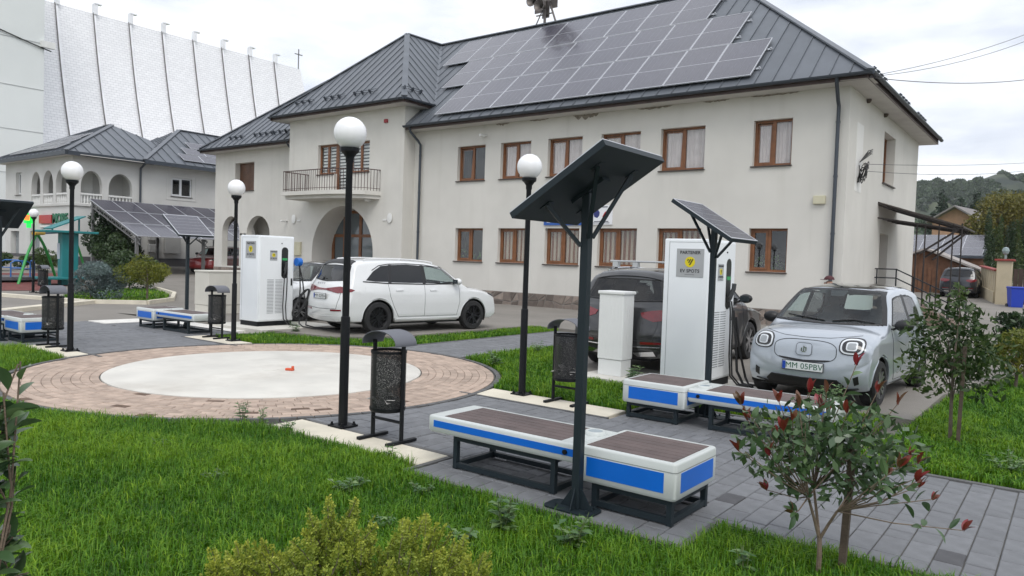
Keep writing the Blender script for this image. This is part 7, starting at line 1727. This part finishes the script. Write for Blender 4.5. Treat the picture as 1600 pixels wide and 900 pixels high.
def prof(x): return .36 + .30 * math.exp(-((x + .06) / .16) ** 2) + .20 * math.exp(-((x - .34) / .2) ** 2) + .06 * math.exp(-((x + .5) / .1) ** 2)
for k in range(330):
    x = rn.uniform(-.62, .64); y = rn.gauss(0, .14); h = prof(x) * rn.uniform(.45, 1.0) * (1 - .6 * min(1, abs(y) / .4) ** 2); L = rn.uniform(.12, .22); d = RT * (x * .55 + rn.gauss(0, .25)) + FW_ * (y * 1.2 + rn.gauss(0, .25)) + Vector((0, 0, 1)); d.normalize()
    p = RT * x + FW_ * y + Vector((0, 0, max(.04, h - L * .85))); sp_.append((tuple(p), tuple(d), L, .25 + .5 * (h / prof(x)) * rn.uniform(.7, 1.1) - .1))
thuja('golden-green feathery thuja bush at the bottom edge of the photo', (-2.79, 2.4, -.02), sp_, 5)

# weeds
weed_m = leaf_material('weed_leaf', (.12, .21, .08), .4, .25)
def weed(u, v, h, n, ls, lab, sd, spread=.05):
    rn = random.Random(sd); t = thing('weed', lab, 'weed', (u, v, -.02)); st = MB(); lf = MB()
    for k in range(n):
        a = rn.uniform(0, 6.28); hh = h * rn.uniform(.6, 1); top = Vector((math.cos(a) * spread * rn.uniform(.3, 2), math.sin(a) * spread * rn.uniform(.3, 2), hh)); st.tube([(top.x * .3, top.y * .3, 0), top * .55, top], .004, 5, .5); m = max(3, int(hh / .045))
        for j in range(m):
            s = .25 + .75 * j / m; p = top * s
            for q in (0, 1):
                b = j * 1.57 + q * math.pi + rn.uniform(-.4, .4); L = 1.3 * ls * (1.15 - .5 * s) * rn.uniform(.7, 1.2); d = Vector((math.cos(b), math.sin(b), rn.uniform(.1, .6))).normalized(); w = d.cross(Vector((0, 0, 1))).normalized() * L * .27
                lf.tone = rn.random(); lf.add([p, p + d * L * .45 + w, p + d * L - Vector((0, 0, L * .25)), p + d * L * .45 - w], [(0, 1, 2, 3)])
    st.build('stem', mat('weed_stem', (.10, .14, .05), .7), t); stuff(lf.build('leaves', weed_m, t))
weed(-7.02, 4.55, .26, 3, .07, 'thin tall weed at the brick edge, left one of two', 1); weed(-6.75, 4.62, .22, 3, .06, 'short weed at the brick edge, right one of two', 2)
weed(-4.35, 3.75, .16, 9, .07, 'low bushy weed in the foreground lawn', 3, .1); weed(-4.75, 4.55, .26, 2, .07, 'single weed stalk at the end of the cream strip', 4)
weed(-3.0, 3.5, .2, 5, .075, 'weed right of the golden thuja', 5); weed(-2.95, 3.85, .3, 6, .085, 'broad-leaved weed in the grass before the nearest bench', 6, .07); weed(-2.45, 3.95, .26, 6, .08, 'leafy weed in the grass below the bench pole', 7, .07)
weed(-4.95, 9.3, .42, 6, .1, 'tall leafy weed at the foot of the white cabinet', 8, .1); weed(-4.6, 9.15, .4, 6, .1, 'tall leafy weed beside the right bench box', 9, .1); weed(-7.75, 9.9, .3, 7, .09, 'bushy weed at the brick ring edge beside the paved path', 10, .15); weed(-8.3, 11.8, .3, 4, .09, 'weed beside the paved path', 11, .1)
weed(-2.3, 9.45, .5, 14, .09, 'leafy green bush before the silver car', 12, .2); weed(-.45, 8.3, .22, 10, .07, 'pale weed patch in the right lawn', 13, .2); weed(-6.35, 4.62, .14, 5, .06, 'small weed between lawn and lamp strip', 14, .06); weed(-13.9, 10.3, .35, 5, .09, 'weed in front of the left charger', 15, .1); weed(-1.5, 4.35, .18, 5, .06, 'short weed by the kerb left of the stake', 16, .06)
for k, (u, v) in enumerate(((-5.3, 3.2), (-3.6, 3.4), (-6.5, 3.4), (-3.9, 4.1))): weed(u, v, .12, 7, .05, ('small weed in the left of the front lawn', 'small weed behind the golden thuja', 'small weed far left in the front lawn', 'small weed near the bench pad')[k], 30 + k, .08)

# young trees of the right lawn
def laurel(label, base, r, zc, n, size, m, seed, tr):
    shrub('young_tree', label, base, r, 16, n, size, m, seed, zc, tr, cat='tree', aspect=.42)
laurel('young dark green leafy tree on the right lawn with a stake', (-1.03, 9.29, -.02), (.5, .5, .52), 1.06, 2000, .085, leaf_mid, 51, .022)
o = bpy.data.objects['young_tree']; top_ = MB().tube([(0, 0, 1.0), (.02, .02, 1.4), (0, .03, 1.72)], .01, 5, .5); place('leader', top_.mesh('leader', bark), o); stuff(place('crown', foliage_mesh('crown', [((0, .02, 1.62), (.1, .1, .14)), ((.05, 0, 1.45), (.17, .17, .12)), ((-.25, .05, 1.48), (.1, .1, .16)), ((-.3, 0, 1.25), (.14, .14, .12))], 260, .085, leaf_mid, .42), o))
st_ = thing('plant_stake', 'thin stake beside the dark young tree on the right lawn', 'stake', (-.95, 9.2, -.05)); MB().bar((0, 0, 0), (.02, 0, 1.1), .035).build('post', MATS['stake_wood'], st_)
shrub('golden_bush', 'yellow-green rounded bush on a stem at the right edge', (-.75, 14.6, -.02), (.46, .46, .32), 8, 3000, .075, leaf_yel, 52, .62, .03, aspect=.4)
laurel('leafy young tree at the right edge behind the yellow bush', (-.7, 16.0, -.02), (.45, .45, .38), .92, 1100, .11, leaf_dark, 53, .025)

# ================================================================== PERSON BEHIND THE SILVER CAR
def skin_mesh(name, joints, edges, m, sub=2):
    me = bpy.data.meshes.new(name); me.from_pydata([j[0] for j in joints], edges, []); o = bpy.data.objects.new(name, me); COL.objects.link(o)
    md = o.modifiers.new('skin', 'SKIN'); md.use_smooth_shade = True
    for i, j in enumerate(joints): sv = me.skin_vertices[0].data[i]; sv.radius = (j[1], j[2] if len(j) > 2 else j[1]); sv.use_root = (i == 0)
    sb_ = o.modifiers.new('sub', 'SUBSURF'); sb_.levels = sub; sb_.render_levels = sub
    dg = bpy.context.evaluated_depsgraph_get(); r_ = bpy.data.meshes.new_from_object(o.evaluated_get(dg)); bpy.data.objects.remove(o); r_.materials.clear(); r_.materials.append(m); r_.name = name
    return r_
PE = thing('person', 'person in a dark red cap standing behind the silver car, only the cap showing', 'person', (-4.13, 16.34, .055), math.atan2(-.606, -.795)); PE.scale = (1, 1, 1)
skin_m = mat('skin', (.42, .25, .18), .55); cloth = mat('shirt_dark', (.03, .035, .06), .85); trs = mat('trousers', (.04, .045, .06), .9); capm = mat('cap_red', (.065, .012, .016), .7)
J = [((0, 0, .92), .13, .15), ((0, 0, 1.12), .11, .14), ((0, 0, 1.30), .10, .17), ((0, 0, 1.40), .055), ((.01, 0, 1.47), .075, .07), ((.02, 0, 1.555), .085, .075), ((0, .18, 1.32), .05), ((-.02, .24, 1.06), .04), ((.06, .25, .84), .03), ((.09, .25, .74), .03, .02), ((0, -.18, 1.32), .05), ((-.02, -.24, 1.06), .04), ((.06, -.25, .84), .03), ((.09, -.25, .74), .03, .02), ((0, .09, .86), .09), ((.02, .1, .48), .06), ((0, .1, .08), .042), ((.14, .1, .045), .04), ((0, -.09, .86), .09), ((.02, -.1, .48), .06), ((0, -.1, .08), .042), ((.14, -.1, .045), .04)]
E_ = [(0, 1), (1, 2), (2, 3), (3, 4), (4, 5), (2, 6), (6, 7), (7, 8), (8, 9), (2, 10), (10, 11), (11, 12), (12, 13), (0, 14), (14, 15), (15, 16), (16, 17), (0, 18), (18, 19), (19, 20), (20, 21)]
place('body', skin_mesh('body', J, E_, skin_m), PE)
place('shirt', skin_mesh('shirt', [(J[i][0], J[i][1] * 1.14, (J[i][2] if len(J[i]) > 2 else J[i][1]) * 1.1) for i in (0, 1, 2)] + [((0, .18, 1.32), .06), ((-.01, .22, 1.14), .055), ((0, -.18, 1.32), .06), ((-.01, -.22, 1.14), .055)], [(0, 1), (1, 2), (2, 3), (3, 4), (2, 5), (5, 6)], cloth), PE)
place('trousers', skin_mesh('trousers', [((0, 0, .95), .15, .165), ((0, .09, .86), .1), ((.02, .1, .48), .075), ((0, .1, .12), .062), ((0, -.09, .86), .1), ((.02, -.1, .48), .075), ((0, -.1, .12), .062)], [(0, 1), (1, 2), (2, 3), (0, 4), (4, 5), (5, 6)], trs), PE)
hand = MB()
for sg in (1, -1):
    for k in range(4): x = .06 + .018 * k; hand.tube([(x, sg * .25, .73), (x + .005, sg * .252, .69), (x + .012, sg * .245, .655 + .006 * abs(k - 1.5))], .0085, 6, .8)
    hand.tube([(.12, sg * .245, .77), (.145, sg * .24, .74), (.15, sg * .235, .71)], .009, 6, .8)
hand.build('fingers', skin_m, PE, smooth=True)
cp = MB().lathe([(.104 * math.cos(a), 1.575 + .085 * math.sin(a)) for a in [i * math.pi / 16 for i in range(9)]], 24, (.015, 0, 0)).build('cap', capm, PE, smooth=True)
MB().prism([(.09, -.075), (.15, -.07), (.19, -.04), (.2, 0), (.19, .04), (.15, .07), (.09, .075)], 1.568, 1.578).build('cap_brim', capm, cp)
fc = MB(); bm = bmesh.new(); bmesh.ops.create_icosphere(bm, subdivisions=2, radius=1); fc.bm(bm, Matrix.Translation((.105, 0, 1.49)) @ Matrix.Diagonal((.02, .014, .022, 1)))
for sg in (1, -1): bm = bmesh.new(); bmesh.ops.create_icosphere(bm, subdivisions=2, radius=1); fc.bm(bm, Matrix.Translation((.01, sg * .078, 1.5)) @ Matrix.Diagonal((.02, .01, .03, 1)))
fc.build('face_features', skin_m, PE, smooth=True); ey = MB()
for sg in (1, -1): ey.cyl((.092, sg * .03, 1.515), (.1, sg * .03, 1.515), .009, n=10)
ey.bar((.095, -.022, 1.45), (.095, .022, 1.45), .006, .006); ey.build('eyes_and_mouth', mat('eye_dark', (.05, .025, .02), .4), PE)

# ================================================================== OVERHEAD LINES
wire_m = mat('overhead_wire', (.05, .05, .055), .6)
def wire(label, a, b, sag, r=.008):
    a, b = Vector(a), Vector(b); pts = [a.lerp(b, i / 24) - Vector((0, 0, sag * 4 * (i / 24) * (1 - i / 24))) for i in range(25)]
    t = thing('overhead_wire', label, 'wire', a); MB().tube([p - a for p in pts], r, 5).build('cable', wire_m, t)
wire('upper thin overhead wire from the roof corner to the right', (-4.95, 22.75, 7.32), (-.5, 33.6, 11.4), .25); wire('second thin overhead wire just below the upper one', (-4.95, 22.75, 7.3), (-.5, 33.6, 11.2), .35); wire('lower nearly level overhead wire from the roof corner', (-4.95, 22.75, 7.28), (.3, 42, 11.4), .45, .012)
wire('upper thin wire from the cable bundle on the end wall', (UR + .15, 24.9, 5.15), (-.9, 43.5, 7.4), .12); wire('lower thin wire from the cable bundle on the end wall', (UR + .15, 25.0, 4.95), (-.9, 43.5, 7.15), .25)
# ================================================================== AIR
hz = bpy.data.materials.new('haze_air'); hz.use_nodes = True; hn = hz.node_tree.nodes; hn.remove(hn['Principled BSDF'])
pv = hn.new('ShaderNodeVolumePrincipled'); pv.inputs['Color'].default_value = (.93, .96, 1, 1); pv.inputs['Density'].default_value = .0002; pv.inputs['Anisotropy'].default_value = .2
hz.node_tree.links.new(pv.outputs['Volume'], hn['Material Output'].inputs['Volume'])
stuff(MB().box(-3200, 3200, -700, 4100, -3, 130).build('haze', hz))
